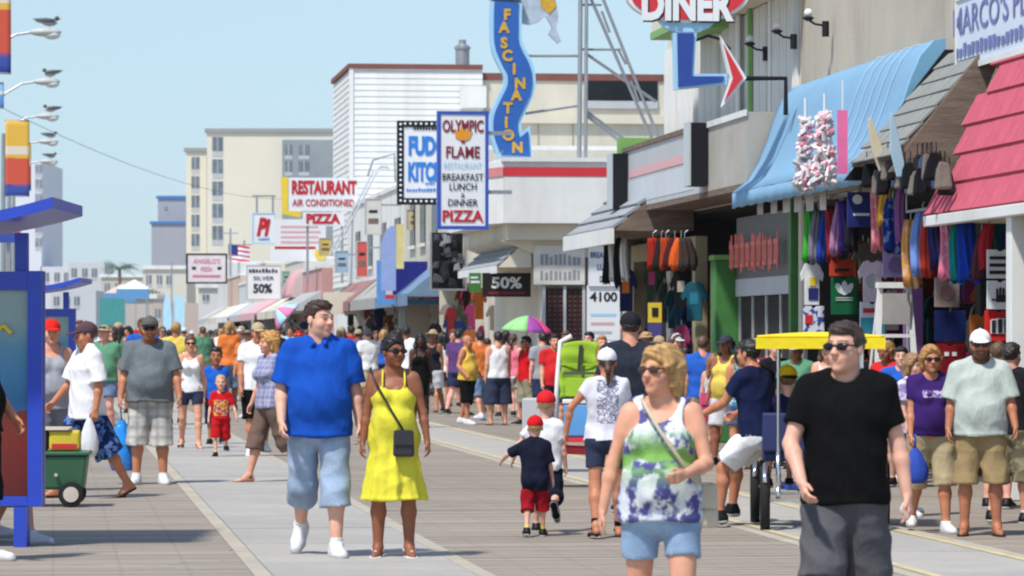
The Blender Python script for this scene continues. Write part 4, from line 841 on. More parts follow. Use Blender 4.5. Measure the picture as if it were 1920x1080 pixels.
MB().prism(OL([(1263, 61), (1307, 61), (1303, 138), (1364, 138), (1364, 158), (1266, 168)]), 'y', .03, .18).build('arrow_border', M_lblue, r); MB().prism(OL([(1270, 62), (1301, 62), (1297, 143), (1358, 143), (1355, 154), (1272, 163)]), 'y', .0, .029).build('arrow_shaft', mat('royal_blue_paint', (.02, .06, .30), .4), r)
MB().prism(OL([(1350, 66), (1400, 146), (1354, 200), (1369, 147)]), 'y', .0, .15).build('arrow_head_border', M_signw, r); MB().prism(OL([(1356, 82), (1393, 146), (1358, 190), (1374, 147)]), 'y', -.02, -.002).build('arrow_head', M_red, r)
a = OL([(1400, 146), (1476, 146), (1476, 215)]); MB().tube([(a[0][0], .1, a[0][1]), (a[1][0], .1, a[1][1]), (a[2][0], .1, a[2][1])], .035, 6).build('bracket', M_black, r)
a = OL([(1304, 76), (1330, 66), (1352, 72), (1372, 92)]); MB().tube([(p[0], .1, p[1]) for p in a], .02, 6).build('bracket', M_black, r)
# ------------------------------------------------------------------ far half of the row
def shop(name, label, u, du, z, m, v=V0, dep=9., zc=3.0):
    b = rthing(name, label, 'building', u, v); box('upper_wall', m, b, 0, dep, 0, du - .01, zc, z); box('back_wall', M_dark, b, 2.5, 2.7, .16, du - .17, .003, zc - .003)
    for y in (0, du - .16): box('pier', m, b, 0, dep, y, y + .15, .003, zc - .003)
    box('coping', M_white, b, -.06, dep, -.0, du - .01, z + .002, z + .12); return b
b6 = shop('dark_shop', 'low shop with a black merchandise front beside the small shake awning', 91, 8.8, 4.3, M_cream2, 10.3)
b7 = shop('cream_shop', 'narrow cream two storey shop behind the fudge sign', 100, 11, 6.7, mat('cream_render', (.58, .54, .45), .9, .08, 1, 0, None, None, 0, False, .3), 10.4)
for x in (1.2, 4.5, 7.5): w5 = box('window', M_glass, b7, -.03, -.002, x, x + 1.4, 4.3, 5.6); box('sill', M_white, w5, -.1, -.033, x - .1, x + 1.5, 4.2, 4.297)
b8 = shop('white_shop', 'white walled shop below the clapboard building', 111.2, 22.6, 6.2, M_white, 10.5)
for x in (2, 7, 12, 17): w5 = box('window', M_glass, b8, -.03, -.002, x, x + 1.8, 4.0, 5.3); box('sill', M_white, w5, -.1, -.033, x - .1, x + 1.9, 3.9, 3.997)
cols = [((.55, .30, .28), 4.4, 'terracotta'), ((.60, .58, .52), 5.0, 'ivory'), ((.40, .47, .50), 4.2, 'slate blue'), ((.62, .56, .40), 5.4, 'sand coloured'), ((.52, .54, .53), 4.6, 'pale grey'), ((.56, .42, .34), 5.2, 'peach'), ((.64, .64, .62), 6.2, 'chalk white')]
u = 148.2
for i, (c, z, nm) in enumerate(cols):
    du = 11.5 + (i % 3) * 2.3; b = shop('far_shop', '%s shop front in the distant part of the row' % nm, u, du - .05, z, mat('far_wall_%d' % i, c, .9, .1, 1, 0, None, None, 0, False, .2), V0 + .1 * (i % 2), 9, 2.9)
    aw = rthing('shop_awning', 'distant awning on the %s shop front' % nm, 'awning', u, V0 + .1 * (i % 2)); m_ = [M_lgrey, M_cream2, M_pinkp, M_lgrey, M_white, M_cream2, M_lgrey][i]
    MB().hexa([(-1.3, .3, 2.7), (-.003, .3, 2.7), (-.003, du - .5, 2.7), (-1.3, du - .5, 2.7), (-1.25, .3, 2.8), (-.003, .3, 3.5), (-.003, du - .5, 3.5), (-1.25, du - .5, 2.8)]).build('cover', m_, aw); box('valance', m_, aw, -1.33, -1.303, .3, du - .5, 2.45, 2.78); u += du
for b_, y0_, y1_, m_, nm in ((b7, .4, 10.4, mat('dusty_blue_canvas', (.16, .24, .36), .8), 'dusty blue'), (b8, .4, 9.8, mat('grey_canvas', (.36, .35, .33), .8, .15, 2), 'stained grey'), (b8, 10.6, 21.6, mat('maroon_canvas', (.30, .16, .15), .8), 'maroon')):
    p_ = b_.location; aw = thing('shop_awning', '%s awning over the open front of the %s' % (nm, 'cream two storey shop' if b_ is b7 else 'white walled shop'), 'awning', p_, THETA)
    MB().hexa([(-.9, y0_, 2.75), (-.003, y0_, 2.75), (-.003, y1_, 2.75), (-.9, y1_, 2.75), (-.86, y0_, 2.85), (-.003, y0_, 3.55), (-.003, y1_, 3.55), (-.86, y1_, 2.85)]).build('cover', m_, aw); box('valance', m_, aw, -.93, -.903, y0_, y1_, 2.50, 2.82)
for k, (u_, x0_, x1_, ya_, yb_, c_, nm) in enumerate(((113, 684, 716, 372, 440, (.62, .60, .56), 'cream blade sign with a brown block beside the pipe arm'), (118, 668, 690, 452, 520, (.55, .10, .08), 'narrow red blade sign beside the white shop'), (108, 762, 800, 392, 432, (.60, .50, .30), 'tan hanging sign under the fudge sign'), (127, 628, 654, 470, 512, (.30, .44, .58), 'pale blue square blade sign beside the dome awning'), (145, 598, 622, 446, 480, (.60, .46, .14), 'ochre square blade sign on the distant row'), (170, 528, 548, 508, 540, (.20, .36, .30), 'green blade sign behind the dome awning'))):
    r, w_, h = sgn('blade_sign', nm, u_, x0_, x1_, ya_, yb_); board(r, w_, h, mat('blade_%d' % k, c_, .6, .1, 2, 0, None, None, 0, False, .2), M_lgrey, .03, .1); box('print', M_oldwood, r, -w_ * .3, w_ * .3, -.008, -.002, h * .3, h * .45); box('print', M_ink, r, -w_ * .25, w_ * .25, -.008, -.002, h * .6, h * .68); box('bracket', M_steel, r, w_ / 2, w_ / 2 + 1.0, .03, .08, h * .8, h * .8 + .05)
# restaurant sign group
r, w_, h = sgn('pizza_restaurant_sign', 'white and red RESTAURANT AIR CONDITIONED PIZZA sign with a yellow bracket edge', 131, 527, 672, 330, 424); ln = lambda y: h * (424 - y) / 94; X = lambda x: w_ * ((x - 527) / 145 - .5)
box('panel', M_signw, r, X(541), X(670), 0, .2, ln(396), ln(333)); MB().prism([(X(527), ln(332)), (X(540), ln(332)), (X(540), ln(396)), (X(566), ln(396)), (X(562), ln(408)), (X(530), ln(402))], 'y', -.02, .22).build('yellow_edge', M_yellow, r)
text('RESTAURANT', r, M_rink, (X(608), -.012, ln(351)), w_ * .84, .50, bold=.05); text('AIR CONDITIONED', r, M_rink, (X(606), -.012, ln(380)), w_ * .80, .25, bold=.02); box('lower_panel', M_signw, r, X(568), X(645), .0, .1, ln(424), ln(398)); text('PIZZA', r, M_rink, (X(606), -.012, ln(410)), w_ * .44, .36, bold=.05)
for x in (575, 640): box('hanger', M_steel, r, X(x), X(x) + .08, .1, .18, 0 - 2, ln(424))
r, w_, h = sgn('script_sign', 'white sign with a red slanted script P beside the menu board', 152, 473, 517, 399, 457); board(r, w_, h, M_signw, M_lblue, .05); text('Pi', r, M_rink, (-.02, -.012, h * .55), w_ * .6, h * .62, bold=.06, shear=.3); blocks(r, M_bink, (0, -.012, h * .15), w_ * .5, .1, 5)
for x in (480, 510): v_ = on_u(x, 400, 152)[0] - on_u(495, 400, 152)[0]; box('post', M_steel, r, v_, v_ + .08, .02, .1, h + .002, h + .65)
box('crossbar', M_steel, r, -w_ / 2, w_ / 2, .02, .1, h + .652, h + .72)
r, w_, h = sgn('pink_menu_board', 'white board with faint pink lines of lettering below the restaurant sign', 150, 515, 611, 411, 468); board(r, w_, h, M_signw, None, 0); 
for k in range(4): box('print_line', M_pinkp, r, -w_ * .38, w_ * (.40 - .05 * (k % 2)), -.006, -.001, h * (.2 + .17 * k), h * (.2 + .17 * k) + .09)
box('red_line', M_rink, r, -w_ / 2, w_ * .3, -.006, -.001, .02, .12)
r, w_, h = sgn('cigar_sign', 'white sign with dark letters and 50% on the distant row', 165, 462, 527, 497, 562); board(r, w_, h, M_signw, M_lgrey, .04); blocks(r, M_ink, (0, -.012, h * .84), w_ * .85, .18, 9); text('SILVER', r, M_ink, (0, -.012, h * .62), w_ * .6, .18, bold=.01); text('50%', r, M_ink, (-.05, -.012, h * .33), w_ * .55, .42, bold=.04)
r, w_, h = sgn('angelo_sign', 'white sign in a black frame with pink lettering hung over the far crowd', 225, 349, 426, 475, 532); board(r, w_, h, mat('sign_blush', (.70, .62, .64), .5), M_black, .10); text("ANGELO'S", r, mat('rose_ink', (.55, .2, .25), .5), (0, -.012, h * .74), w_ * .66, .28, bold=.02); text('PIZZA', r, mat('rose_ink'), (0, -.012, h * .48), w_ * .28, .26, bold=.02); box('print_line', mat('rose_ink'), r, -w_ * .34, w_ * .34, -.008, -.001, h * .2, h * .2 + .16); box('print_line', M_ink, r, -w_ * .36, -w_ * .26, -.008, -.001, h * .46, h * .56); box('print_line', M_ink, r, w_ * .26, w_ * .36, -.008, -.001, h * .46, h * .56)
box('bracket', M_steel, r, w_ / 2, w_ / 2 + 1.2, .05, .12, h * .9, h * .9 + .07)
# blue and yellow shop sign cluster
r, w_, h = sgn('blue_light_sign', 'deep blue shop sign edged in red with a row of yellow bulbs', 104, 708, 826, 486, 572)
XX = lambda x: w_ * ((x - 708) / 118 - .5); ln = lambda y: h * (572 - y) / 86
box('panel', mat('deep_navy', (.02, .025, .20), .5), r, XX(737), XX(826), 0, .3, ln(552), ln(490)); box('side_panel', mat('sky_panel', (.12, .30, .62), .5), r, XX(708), XX(722), .05, .4, ln(568), ln(488)); box('white_panel', mat('pale_lilac', (.55, .58, .70), .5), r, XX(723), XX(736), .0, .3, ln(552), ln(486)); box('red_edge', M_red, r, XX(722), XX(826), -.03, .3, ln(560), ln(553)); box('blue_edge', mat('sky_panel'), r, XX(708), XX(826), -.03, .4, ln(571), ln(561)); 
for k in range(4): mb = MB(); mb.ball((XX(746 + k * 12), -.05, ln(556)), .06, 6, (1, .5, 1)).build('bulb', M_yellow, r)
r, w_, h = sgn('arched_blue_board', 'pale blue arched board joined to a yellow strip', 103, 715, 757, 420, 545); MB().prism([(-w_ / 2, 0), (w_ * .15, 0), (w_ * .15, h * .95), (-w_ * .05, h * .98), (-w_ * .3, h * .9), (-w_ / 2, h * .7)], 'y', .0, .08).build('board', mat('periwinkle', (.30, .38, .66), .5), r); box('strip', mat('pale_yellow', (.68, .60, .26), .5), r, w_ * .16, w_ / 2, -.03, .06, h * .33, h)
r, w_, h = sgn('dark_goods_cage', 'black framed display full of dark hanging bags', 93, 806, 876, 435, 545, 'display')
for a in ((-w_ / 2, -w_ / 2 + .05), (w_ / 2 - .05, w_ / 2)): box('frame', M_steel, r, a[0], a[1], 0, .05, 0, h)
box('frame', M_steel, r, -w_ / 2 + .052, w_ / 2 - .052, 0, .05, 0, .05)
box('backing', M_black, r, -w_ / 2 + .052, w_ / 2 - .052, .5, .55, 0.05, h)
for k in range(38):
    cx, cy, cz, s_ = random.uniform(-.30, .30), random.uniform(.08, .42), random.uniform(.15, h - .12), random.uniform(.07, .13); j_ = [random.uniform(.6, 1.25) for _ in range(8)]
    MB().hexa([(cx - s_ * j_[0], cy - s_ * .5, cz - s_ * j_[1]), (cx + s_ * j_[2], cy - s_ * .4, cz - s_ * j_[3]), (cx + s_ * j_[2], cy + s_ * .4, cz - s_ * j_[3]), (cx - s_ * j_[0], cy + s_ * .5, cz - s_ * j_[1]), (cx - s_ * j_[4] * .7, cy - s_ * .3, cz + s_ * j_[5]), (cx + s_ * j_[6] * .7, cy - s_ * .3, cz + s_ * j_[7]), (cx + s_ * j_[6] * .7, cy + s_ * .3, cz + s_ * j_[7]), (cx - s_ * j_[4] * .7, cy + s_ * .3, cz + s_ * j_[5])]).build('bag', mat(('black_bag', 'grey_bag', 'ash_bag', 'black_bag')[k % 4], ((.015, .015, .018), (.07, .07, .085), (.22, .22, .24), (.015, .015, .018))[k % 4], .5, .3, 9), r, bevel=.02)
r, w_, h = sgn('tan_shutter', 'plain tan shutter panel beneath the blue light sign', 106, 760, 806, 568, 741, 'shutter'); box('panel', mat('tan_panel', (.42, .36, .28), .7, .05, 2), r, -w_ / 2, w_ / 2, 0, .06, .0, h); box('jamb', M_lgrey, r, -w_ / 2 - .18, -w_ / 2 - .003, 0, .1, 0, h)
# slanted pipe arm, dome awning, hut roof
r = rthing('pipe_arm', 'slanted pair of pipes carrying a lamp arm over the shop roof', 'pipe arm', 120, *[on_u(660, 480, 120)[0], on_u(660, 480, 120)[1]])
oo = (on_u(660, 480, 120)[0], on_u(660, 480, 120)[1])
for d in (0, 7): a = outline([(618 + d, 478), (700 + d, 322), (716 + d, 312), (730, 316)], 120, oo); MB().tube([(p[0], 0, p[1]) for p in a], .03, 6).build('pipe', M_alu, r)
a = outline([(690, 330), (700, 300), (740, 288), (742, 340)], 120, oo); MB().tube([(p[0], .1, p[1]) for p in a], .035, 6).build('arm', M_steel, r)
r, w_, h = sgn('dome_awning', 'faded pink and grey half dome awning on the distant row', 160, 547, 640, 488, 558, 'awning')
mb = MB(); mb.grid(lambda a, b: (-w_ / 2 + (w_ * .62) * (1 - math.cos(b * math.pi / 2)) , a * 7., h * math.sin(b * math.pi / 2) * .98), 10, 12); mb.build('canvas', mat('dome_pink', (.62, .34, .36), .8, .2, 1), r, True, solid=.02)
mb = MB(); pts = [(-w_ / 2 + (w_ * .62) * (1 - math.cos(b * math.pi / 2)), h * math.sin(b * math.pi / 2) * .98) for b in np.linspace(0, 1, 10)] + [(w_ * .12, 0)]; mb.prism(pts, 'y', -.03, -.001).build('end_panel', mat('dome_end', (.62, .50, .50), .8, .15, 1), r)
r, w_, h = sgn('flat_hut_sign', 'long white roof sign with a yellow sun disc above the dome awning', 156, 507, 612, 462, 490); box('panel', M_signw, r, -w_ / 2, w_ / 2, 0, .2, 0, h); mb = MB(); mb.lathe([(.26, -.02), (.26, .02)], (0, 0, 0), 20); q = mb.build('sun_disc', M_yellow, r); q.rotation_euler = (rad(90), 0, 0); q.location = (w_ * .40, -.03, h * .5)
r, w_, h = sgn('soffit_board', 'pale fascia with a painted moustache-like motif above the doorway', 124, 607, 690, 548, 640); box('fascia', M_cream2, r, -w_ / 2, w_ / 2, 0, .3, h * .55, h); box('motif', mat('brown_ink', (.20, .10, .05), .6), r, w_ * .05, w_ * .28, -.01, -.002, h * .72, h * .9); box('notice', M_lgrey, r, w_ * .32, w_ * .46, -.01, -.002, h * .5, h * .95); box('post', M_lgrey, r, w_ * .42, w_ / 2, 0, .2, -.6, h * .548)
# utility poles, flag, feather flags
for k, (x, y0, y1, Y) in enumerate(((432, 428, 640, 230), (458, 450, 640, 240), (275, 505, 640, 420), (322, 490, 640, 380))):
    q = thing('utility_pole', 'thin grey pole %s' % ('beside the flag', 'carrying the striped flag', 'before the grey tower', 'beside the pale blue feather flags')[k], 'pole', ((x - 960) / FPX * Y, Y, 0), 0, 'thin poles in the distance'); h = EYE + (HOR - y0) / FPX * Y; MB().tube([(0, 0, 0), (0, 0, h)], [.10, .06], 8).build('shaft', M_steel, q); MB().tube([(-.5, 0, h - .3), (.5, 0, h - .3)], .04, 6).build('crossarm', M_steel, q)
Y = 239; q = thing('striped_flag', 'red and white striped flag with a dark blue canton on a pole', 'flag', at(448, 495, Y)); fw, fh = 1.35, 1.3
for k in range(9): mb = MB(); mb.grid(lambda a, b: (-fw / 2 + fw * a, .12 * math.sin(a * 7 + .5), fh * (k + b) / 9 - .2 * a), 8, 1); mb.build('stripe', (M_red, M_signw)[k % 2], q, solid=.01)
mb = MB(); mb.grid(lambda a, b: (-fw / 2 + fw * .45 * a, -.015 + .12 * math.sin(a * .45 * 7 + .5), fh * .5 + fh * .5 * b - .09 * a), 5, 1); mb.build('canton', M_navy, q, solid=.012)
for k, x in enumerate((313, 335)):
    q = thing('feather_flag', 'tall pale blue feather flag, %s' % ('the more pointed one' if k == 0 else 'the broader one'), 'flag', ((x - 960) / FPX * 300, 300, 0), 0, 'pale blue feather flags'); MB().prism([(-.35, .8), (.35, .8), (.42, 2.6), (.30, 4.4 + .2 * k), (-.05, 5.4), (-.3, 4.2)] if k == 0 else [(-.45, .8), (.45, .8), (.5, 4.8), (-.4, 5.1)], 'y', 0, .03).build('cloth', mat('feather_blue', (.45, .70, .84), .7), q); MB().tube([(-.36, .015, 0), (-.36, .015, 4.6)], .03, 6).build('pole', M_steel, q)
# ------------------------------------------------------------------ hotels and distance
def tower(name, label, Y, x0, x1, ytop, m, depth=40, cap=None, strips=(), wm=M_glass, fl=2.75):
    X0, X1 = (x0 - 960) / FPX * Y, (x1 - 960) / FPX * Y; zt = EYE + (HOR - ytop) / FPX * Y; b = thing(name, label, 'building', ((X0 + X1) / 2, Y, -.9)); wd = (X1 - X0) / 2; zt += .9
    box('wall', m, b, -wd, wd, 0, depth, 0, zt)
    if cap: box('cap', cap, b, -wd - .3, wd + .3, -.3, depth, zt + .003, zt + .5)
    for xa, xb, ya, yb in strips:
        a, c = (xa - 960) / FPX * Y - (X0 + X1) / 2, (xb - 960) / FPX * Y - (X0 + X1) / 2; z0, z1 = EYE + .9 + (HOR - yb) / FPX * Y, EYE + .9 + (HOR - ya) / FPX * Y; n = max(1, round((z1 - z0) / fl)); s_ = (z1 - z0) / n
        for k in range(n):
            w5 = box('window', wm, b, a, c, -.06, -.003, z0 + k * s_ + .25 * s_, z0 + k * s_ + .88 * s_); box('mullion', M_lgrey, w5, (a + c) / 2 - .06, (a + c) / 2 + .06, -.10, -.063, z0 + k * s_ + .25 * s_, z0 + k * s_ + .88 * s_); box('spandrel', M_lgrey, b, a, c, -.05, -.003, z0 + k * s_ + .02, z0 + k * s_ + .24 * s_)
    return b
M_hotel = mat('hotel_cream', (.70, .65, .54), .9, .04, .2); M_win = glass('hotel_glass', (.10, .12, .14), .3)
h1 = tower('hotel_tower', 'cream slab hotel with a column of windows and a dark corner at its right', 500, 388, 625, 248, M_hotel, 30, mat('roof_edge', (.30, .30, .30), .8), ((398, 418, 252, 460), (531, 546, 262, 340), (560, 578, 262, 340)), M_win)
tower('stair_tower', 'narrow lower cream tower beside the slab hotel', 515, 349, 387, 284, M_hotel, 30, mat('roof_edge'), ((359, 374, 290, 470),), M_win)
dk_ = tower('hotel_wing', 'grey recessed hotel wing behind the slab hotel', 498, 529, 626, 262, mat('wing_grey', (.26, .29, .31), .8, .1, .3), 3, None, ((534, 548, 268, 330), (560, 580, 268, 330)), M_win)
gt = tower('grey_tower', 'grey building with bright blue roof bands beside the cream tower', 700, 296, 348, 372, mat('tower_grey', (.36, .36, .40), .9, .05, .2), 30, mat('blue_band', (.05, .20, .50), .6), ((308, 314, 385, 400),), M_win)
g2 = tower('grey_podium', 'lower grey block with a blue band below the grey tower', 690, 284, 348, 420, mat('tower_grey'), 8, mat('blue_band'), (), M_win)
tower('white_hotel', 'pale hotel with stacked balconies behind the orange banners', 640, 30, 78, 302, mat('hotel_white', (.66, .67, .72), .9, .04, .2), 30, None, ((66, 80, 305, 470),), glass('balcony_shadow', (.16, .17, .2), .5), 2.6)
for k, (nm, lb, Y, x0, x1, yt, c) in enumerate((('low_hotel', 'long pale low hotel on the horizon beside the palm', 620, 128, 196, 492, (.55, .55, .56)), ('low_hotel', 'tan low hotel wall under the palm crown', 600, 190, 283, 520, (.50, .45, .40)), ('low_hotel', 'white low hotel on the horizon behind the kiosk roof', 640, 76, 132, 500, (.62, .60, .64)), ('low_hotel', 'cream block behind the feather flags', 480, 268, 350, 505, (.62, .58, .50)), ('low_house', 'pinkish house at the end of the boardwalk below the cream block', 420, 285, 372, 568, (.52, .42, .36)), ('low_house', 'white house at the end of the boardwalk beside the bushes', 400, 372, 446, 540, (.62, .60, .58)), ('low_house', 'grey flat house at the end of the boardwalk behind the tent', 430, 95, 180, 545, (.55, .56, .58)), ('low_house', 'beige flat house at the end of the boardwalk beyond the teal fence', 440, 176, 290, 560, (.52, .48, .44)))):
    tower(nm, lb, Y, x0, x1, yt, mat('far_block_%d' % k, c, .9, .05, .2), 14, M_white if k % 2 else None, ((x0 + 6, x0 + 16, yt + 8, yt + 34), (x0 + 26, x0 + 36, yt + 8, yt + 34), (x0 + 44, x0 + 54, yt + 8, yt + 34)) if Y > 410 else ((x0 + 8, x0 + 20, yt + 10, yt + 28),), M_win)
q = thing('teal_fence', 'teal windscreen fence at the end of the boardwalk', 'fence', at(210, 600, 380) - Vector((0, 0, 2))); MB().box(-1.3, 1.3, 0, .1, 1.5, 4.2).build('screen', M_teal, q); MB().box(-1.36, -1.303, 0, .1, 0, 4.3).box(1.303, 1.36, 0, .1, 0, 4.3).build('posts', M_steel, q)
for k, (x, y, Y, c, nm) in enumerate(((252, 524, 390, (.75, .76, .78), 'white peaked tent roof beside the palm'), (228, 532, 395, (.62, .45, .38), 'peach peaked tent roof below the palm'))):
    p = at(x, y, Y); q = thing('tent', nm, 'tent', (p.x, p.y, 0)); MB().add([(-1.7, -1.7, p.z - 1), (1.7, -1.7, p.z - 1), (1.7, 1.7, p.z - 1), (-1.7, 1.7, p.z - 1), (0, 0, p.z)], [(0, 1, 4), (1, 2, 4), (2, 3, 4), (3, 0, 4)]).build('roof', mat('tent_%d' % k, c, .8), q); MB().box(-1.7, 1.7, -1.72, -1.69, p.z - 2, p.z - 1.01).build('valance', mat('tent_blue', (.12, .30, .55), .8), q)
    for a in (-1.65, 1.65): MB().box(a - .04, a + .04, -1.65, -1.57, 0, p.z - 1.002).build('pole', M_steel, q)
# ------------------------------------------------------------------ foliage
def leaf_mat(n_, c):
    a = N(n_); g_ = a.n('ShaderNodeNewGeometry'); a.color(a.ramp(g_.outputs['Random Per Island'], [(0, dk(c, .6)), (.5, c), (1, dk(c, 1.5))])); a.rough(.6); return a.m
def bush(label, x, Y, w_, h, n, nm='bush'):
    q = thing(nm, label, nm, ((x - 960) / FPX * Y, Y, 0)); mb = MB(); lobes = [(random.uniform(-.35, .35) * w_, random.uniform(-.4, .4), h * random.uniform(.45, .75), random.uniform(.18, .3) * w_) for _ in range(9)]
    for _ in range(n):
        lx, ly, lz, lr = random.choice(lobes); d = Vector((random.gauss(0, 1), random.gauss(0, 1), random.gauss(0, 1))).normalized() * lr * random.random() ** .4; c = Vector((lx, ly, lz)) + Vector((d.x, d.y, d.z * 1.1)); s_ = random.uniform(.10, .2); a = Vector((random.gauss(0, 1), random.gauss(0, 1), random.gauss(0, 1))).normalized(); b = a.orthogonal().normalized()
        mb.add([c - a * s_, c + b * s_ * .5, c + a * s_, c - b * s_ * .5], [(0, 1, 2, 3)])
    tag(mb.build('crown', leaf_mat('leaf_' + label[:12], (.05, .11, .03)), q), kind='stuff'); mt = MB()
    mt.tube([(0, 0, 0), (.1, 0, h * .3), (0, 0, h * .6)], [.09, .07, .04], 7); mt.build('trunk', M_oldwood, q)
    for a in (-1, 1): MB().tube([(0, 0, h * .25), (a * w_ * .2, .1, h * .55), (a * w_ * .3, .1, h * .8)], [.05, .04, .02], 6).build('limb', M_oldwood, q)
bush('dense green bush at the end of the boardwalk under the hotel', 396, 250, 1.9, 2.3, 900); bush('smaller green bush beside the dense bush and the flag pole', 424, 245, 1.2, 2.8, 600); bush('low green shrub behind the far crowd at the shop row', 452, 225, 1.2, 1.7, 400)
def palm(label, x, ytop, Y):
    h = EYE + (HOR - ytop) / FPX * Y; q = thing('palm_tree', label, 'palm', ((x - 960) / FPX * Y, Y, -.9)); MB().tube([(0, 0, 0), (.15, 0, h * .5), (0, 0, h)], [.3, .24, .2], 8).build('trunk', M_oldwood, q); mb = MB()
    for k in range(22):
        az = k * 2.399; el = random.uniform(-.3, 1.0); L = random.uniform(2.2, 3.2); prev = None
        for j in range(9):
            t = j / 8; d = Vector((math.cos(az) * L * t, math.sin(az) * L * t, h + math.sin(el) * L * t - 1.3 * t * t)); 
            for e in (-1, 1):
                sv = Vector((-math.sin(az), math.cos(az), -.5)) * (.55 * math.sin(math.pi * min(1, t + .15)) + .1) * e; mb.add([d, d + Vector((math.cos(az), math.sin(az), 0)) * .14, d + sv], [(0, 1, 2)])
    tag(mb.build('crown', leaf_mat('palm_leaf', (.06, .12, .05)), q), kind='stuff')
palm('palm tree with a full crown on the horizon', 224, 490, 470); palm('small palm half hidden beside the tan low hotel', 262, 540, 460)
# ------------------------------------------------------------------ left side: lamps, gulls, banners, kiosk
LV = -1.75
def lamp(k, u, lbl):
    q = rthing('street_lamp', lbl, 'street lamp', u, LV, 0, 'cobra head lamps along the boardwalk'); z = 9.35
    MB().tube([(0, 0, 0), (0, 0, z - 1.6), (0, 0, z - .5)], [.12, .08, .07], 10).build('pole', M_steel, q); MB().tube([(0, 0, z - .55), (.3, 0, z - .25), (.8, 0, z + .05), (1.25, 0, z + .12)], .035, 8).build('arm', M_steel, q)
    MB().ball((1.55, 0, z + .12), .42, 8, (1, .42, .27)).build('lamp_head', mat('lamp_grey', (.5, .5, .5), .5), q, True); MB().ball((1.72, 0, z + .05), .22, 8, (1, .7, .55)).build('lens', mat('lamp_lens', (.62, .64, .62), .25), q, True); return W(u, LV + 1.66, z + .235)
def gull(p, rz, lbl):
    q = thing('gull', lbl, 'gull', p, rz, 'gulls on the lamps'); mb = MB(); mb.ball((0, 0, .13), .2, 8, (1, .42, .45)); mb.tube([(-.14, 0, .15), (-.36, 0, .17)], [.06, .02], 6).build('body', mat('gull_grey', (.34, .34, .36), .7), q, True); MB().ball((.19, 0, .24), .065, 6).build('head', mat('gull_head', (.10, .10, .11), .7), q, True); MB().tube([(.24, 0, .235), (.32, 0, .22)], [.018, .004], 6).build('beak', mat('gull_beak', (.5, .3, .05), .6), q)
    for s_ in (-1, 1): MB().tube([(.12, s_ * .075, .17), (-.1, s_ * .085, .19), (-.42, s_ * .03, .22)], [.05, .06, .01], 6).build('wing', mat('gull_wing', (.13, .13, .14), .7), q, True); MB().tube([(0, s_ * .03, 0), (0, s_ * .03, .08)], .008, 4).build('leg', mat('gull_beak'), q)
LN = ('with its arm clear above the blue banner', 'second along the row', 'just above the orange banner', 'beside the orange banner edge', 'over the pale hotel balconies')
for k, u in enumerate((96.5, 115.2, 133.2, 150.5, 167.5)): p = lamp(k, u, 'street lamp with a gull on it, ' + LN[k]); gull(p, rad((10, 160, 190, 0, 20)[k]), 'dark gull perched on the lamp ' + LN[k])
def banner_mat(nm, c1, c2, c3):
    a = N(nm); x = a.xyz(); n = a.noise(1.6, 3); c = a.ramp(x[2], [(0, c3), (.14, c3), (.16, c2), (.5, c1), (.55, (.7, .62, .5)), (.66, c1), (1, c1)], 'CONSTANT'); blob = a.ramp(a.noise(2.6, 3), [(.50, (0, 0, 0)), (.56, (1, 1, 1))]); band = a.ramp(x[2], [(.12, (0, 0, 0)), (.2, (1, 1, 1)), (.5, (1, 1, 1)), (.52, (0, 0, 0))]); c = a.mix(a.math('MULTIPLY', blob, band), c, c2); a.color(c); a.rough(.7); return a.m
def banner(u, zt, ht, wd, lbl, m, x0=.08):
    q = rthing('banner', lbl, 'banner', u, LV, zt - ht, 'pole banners'); o = MB().grid(lambda a, b: (x0 + wd * a, .03 * math.sin(b * 5 + a * 3), b), 8, 14); o = o.build('cloth', m, q, True, solid=.008); o.scale = (1, 1, ht)
    for z in (0, ht): MB().tube([(.03, .02, z), (x0 + wd, .02, z)], .02, 6).build('rod', M_steel, q)
OR = banner_mat('orange_banner', (.72, .42, .05), (.60, .08, .04), (.03, .07, .34)); BLB = banner_mat('blue_banner', (.25, .48, .75), (.12, .32, .66), (.10, .2, .5))
banner(78.5, EYE + (HOR + 90) / FPX * 79, (145 + 90) / FPX * 79, .80, 'orange banner with a white band and blue foot, highest on its pole', OR); banner(96.4, EYE + (HOR - 162) / FPX * 97, .65, .42, 'small sky blue banner below the first lamp arm', BLB)
banner(133.1, EYE + (HOR - 232) / FPX * 134, (372 - 232) / FPX * 134, .84, 'orange and red banner with a white outlined motif beside the lamps', OR); banner(150.4, EYE + (HOR - 272) / FPX * 151, (360 - 272) / FPX * 151, .78, 'orange banner half hidden behind the larger orange banner', OR, .1)
for u in (78.6,): lamp(9, u, 'lamp pole carrying the highest orange banner')
r = rthing('seafood_board', 'blue and red picture board seen below the kiosk roof', 'sign', 60, *[on_u(15, 455, 60)[0], on_u(15, 455, 60)[1]]); box('panel', OR, r, -.25, .20, 0, .06, 0, .38); box('top_strip', mat('sky_panel'), r, -.25, .20, -.01, .07, .383, .5)
q = D.objects['seafood_board']; box('post', M_steel, q, -.03, .03, .07, .13, -q.location.z, -.003)
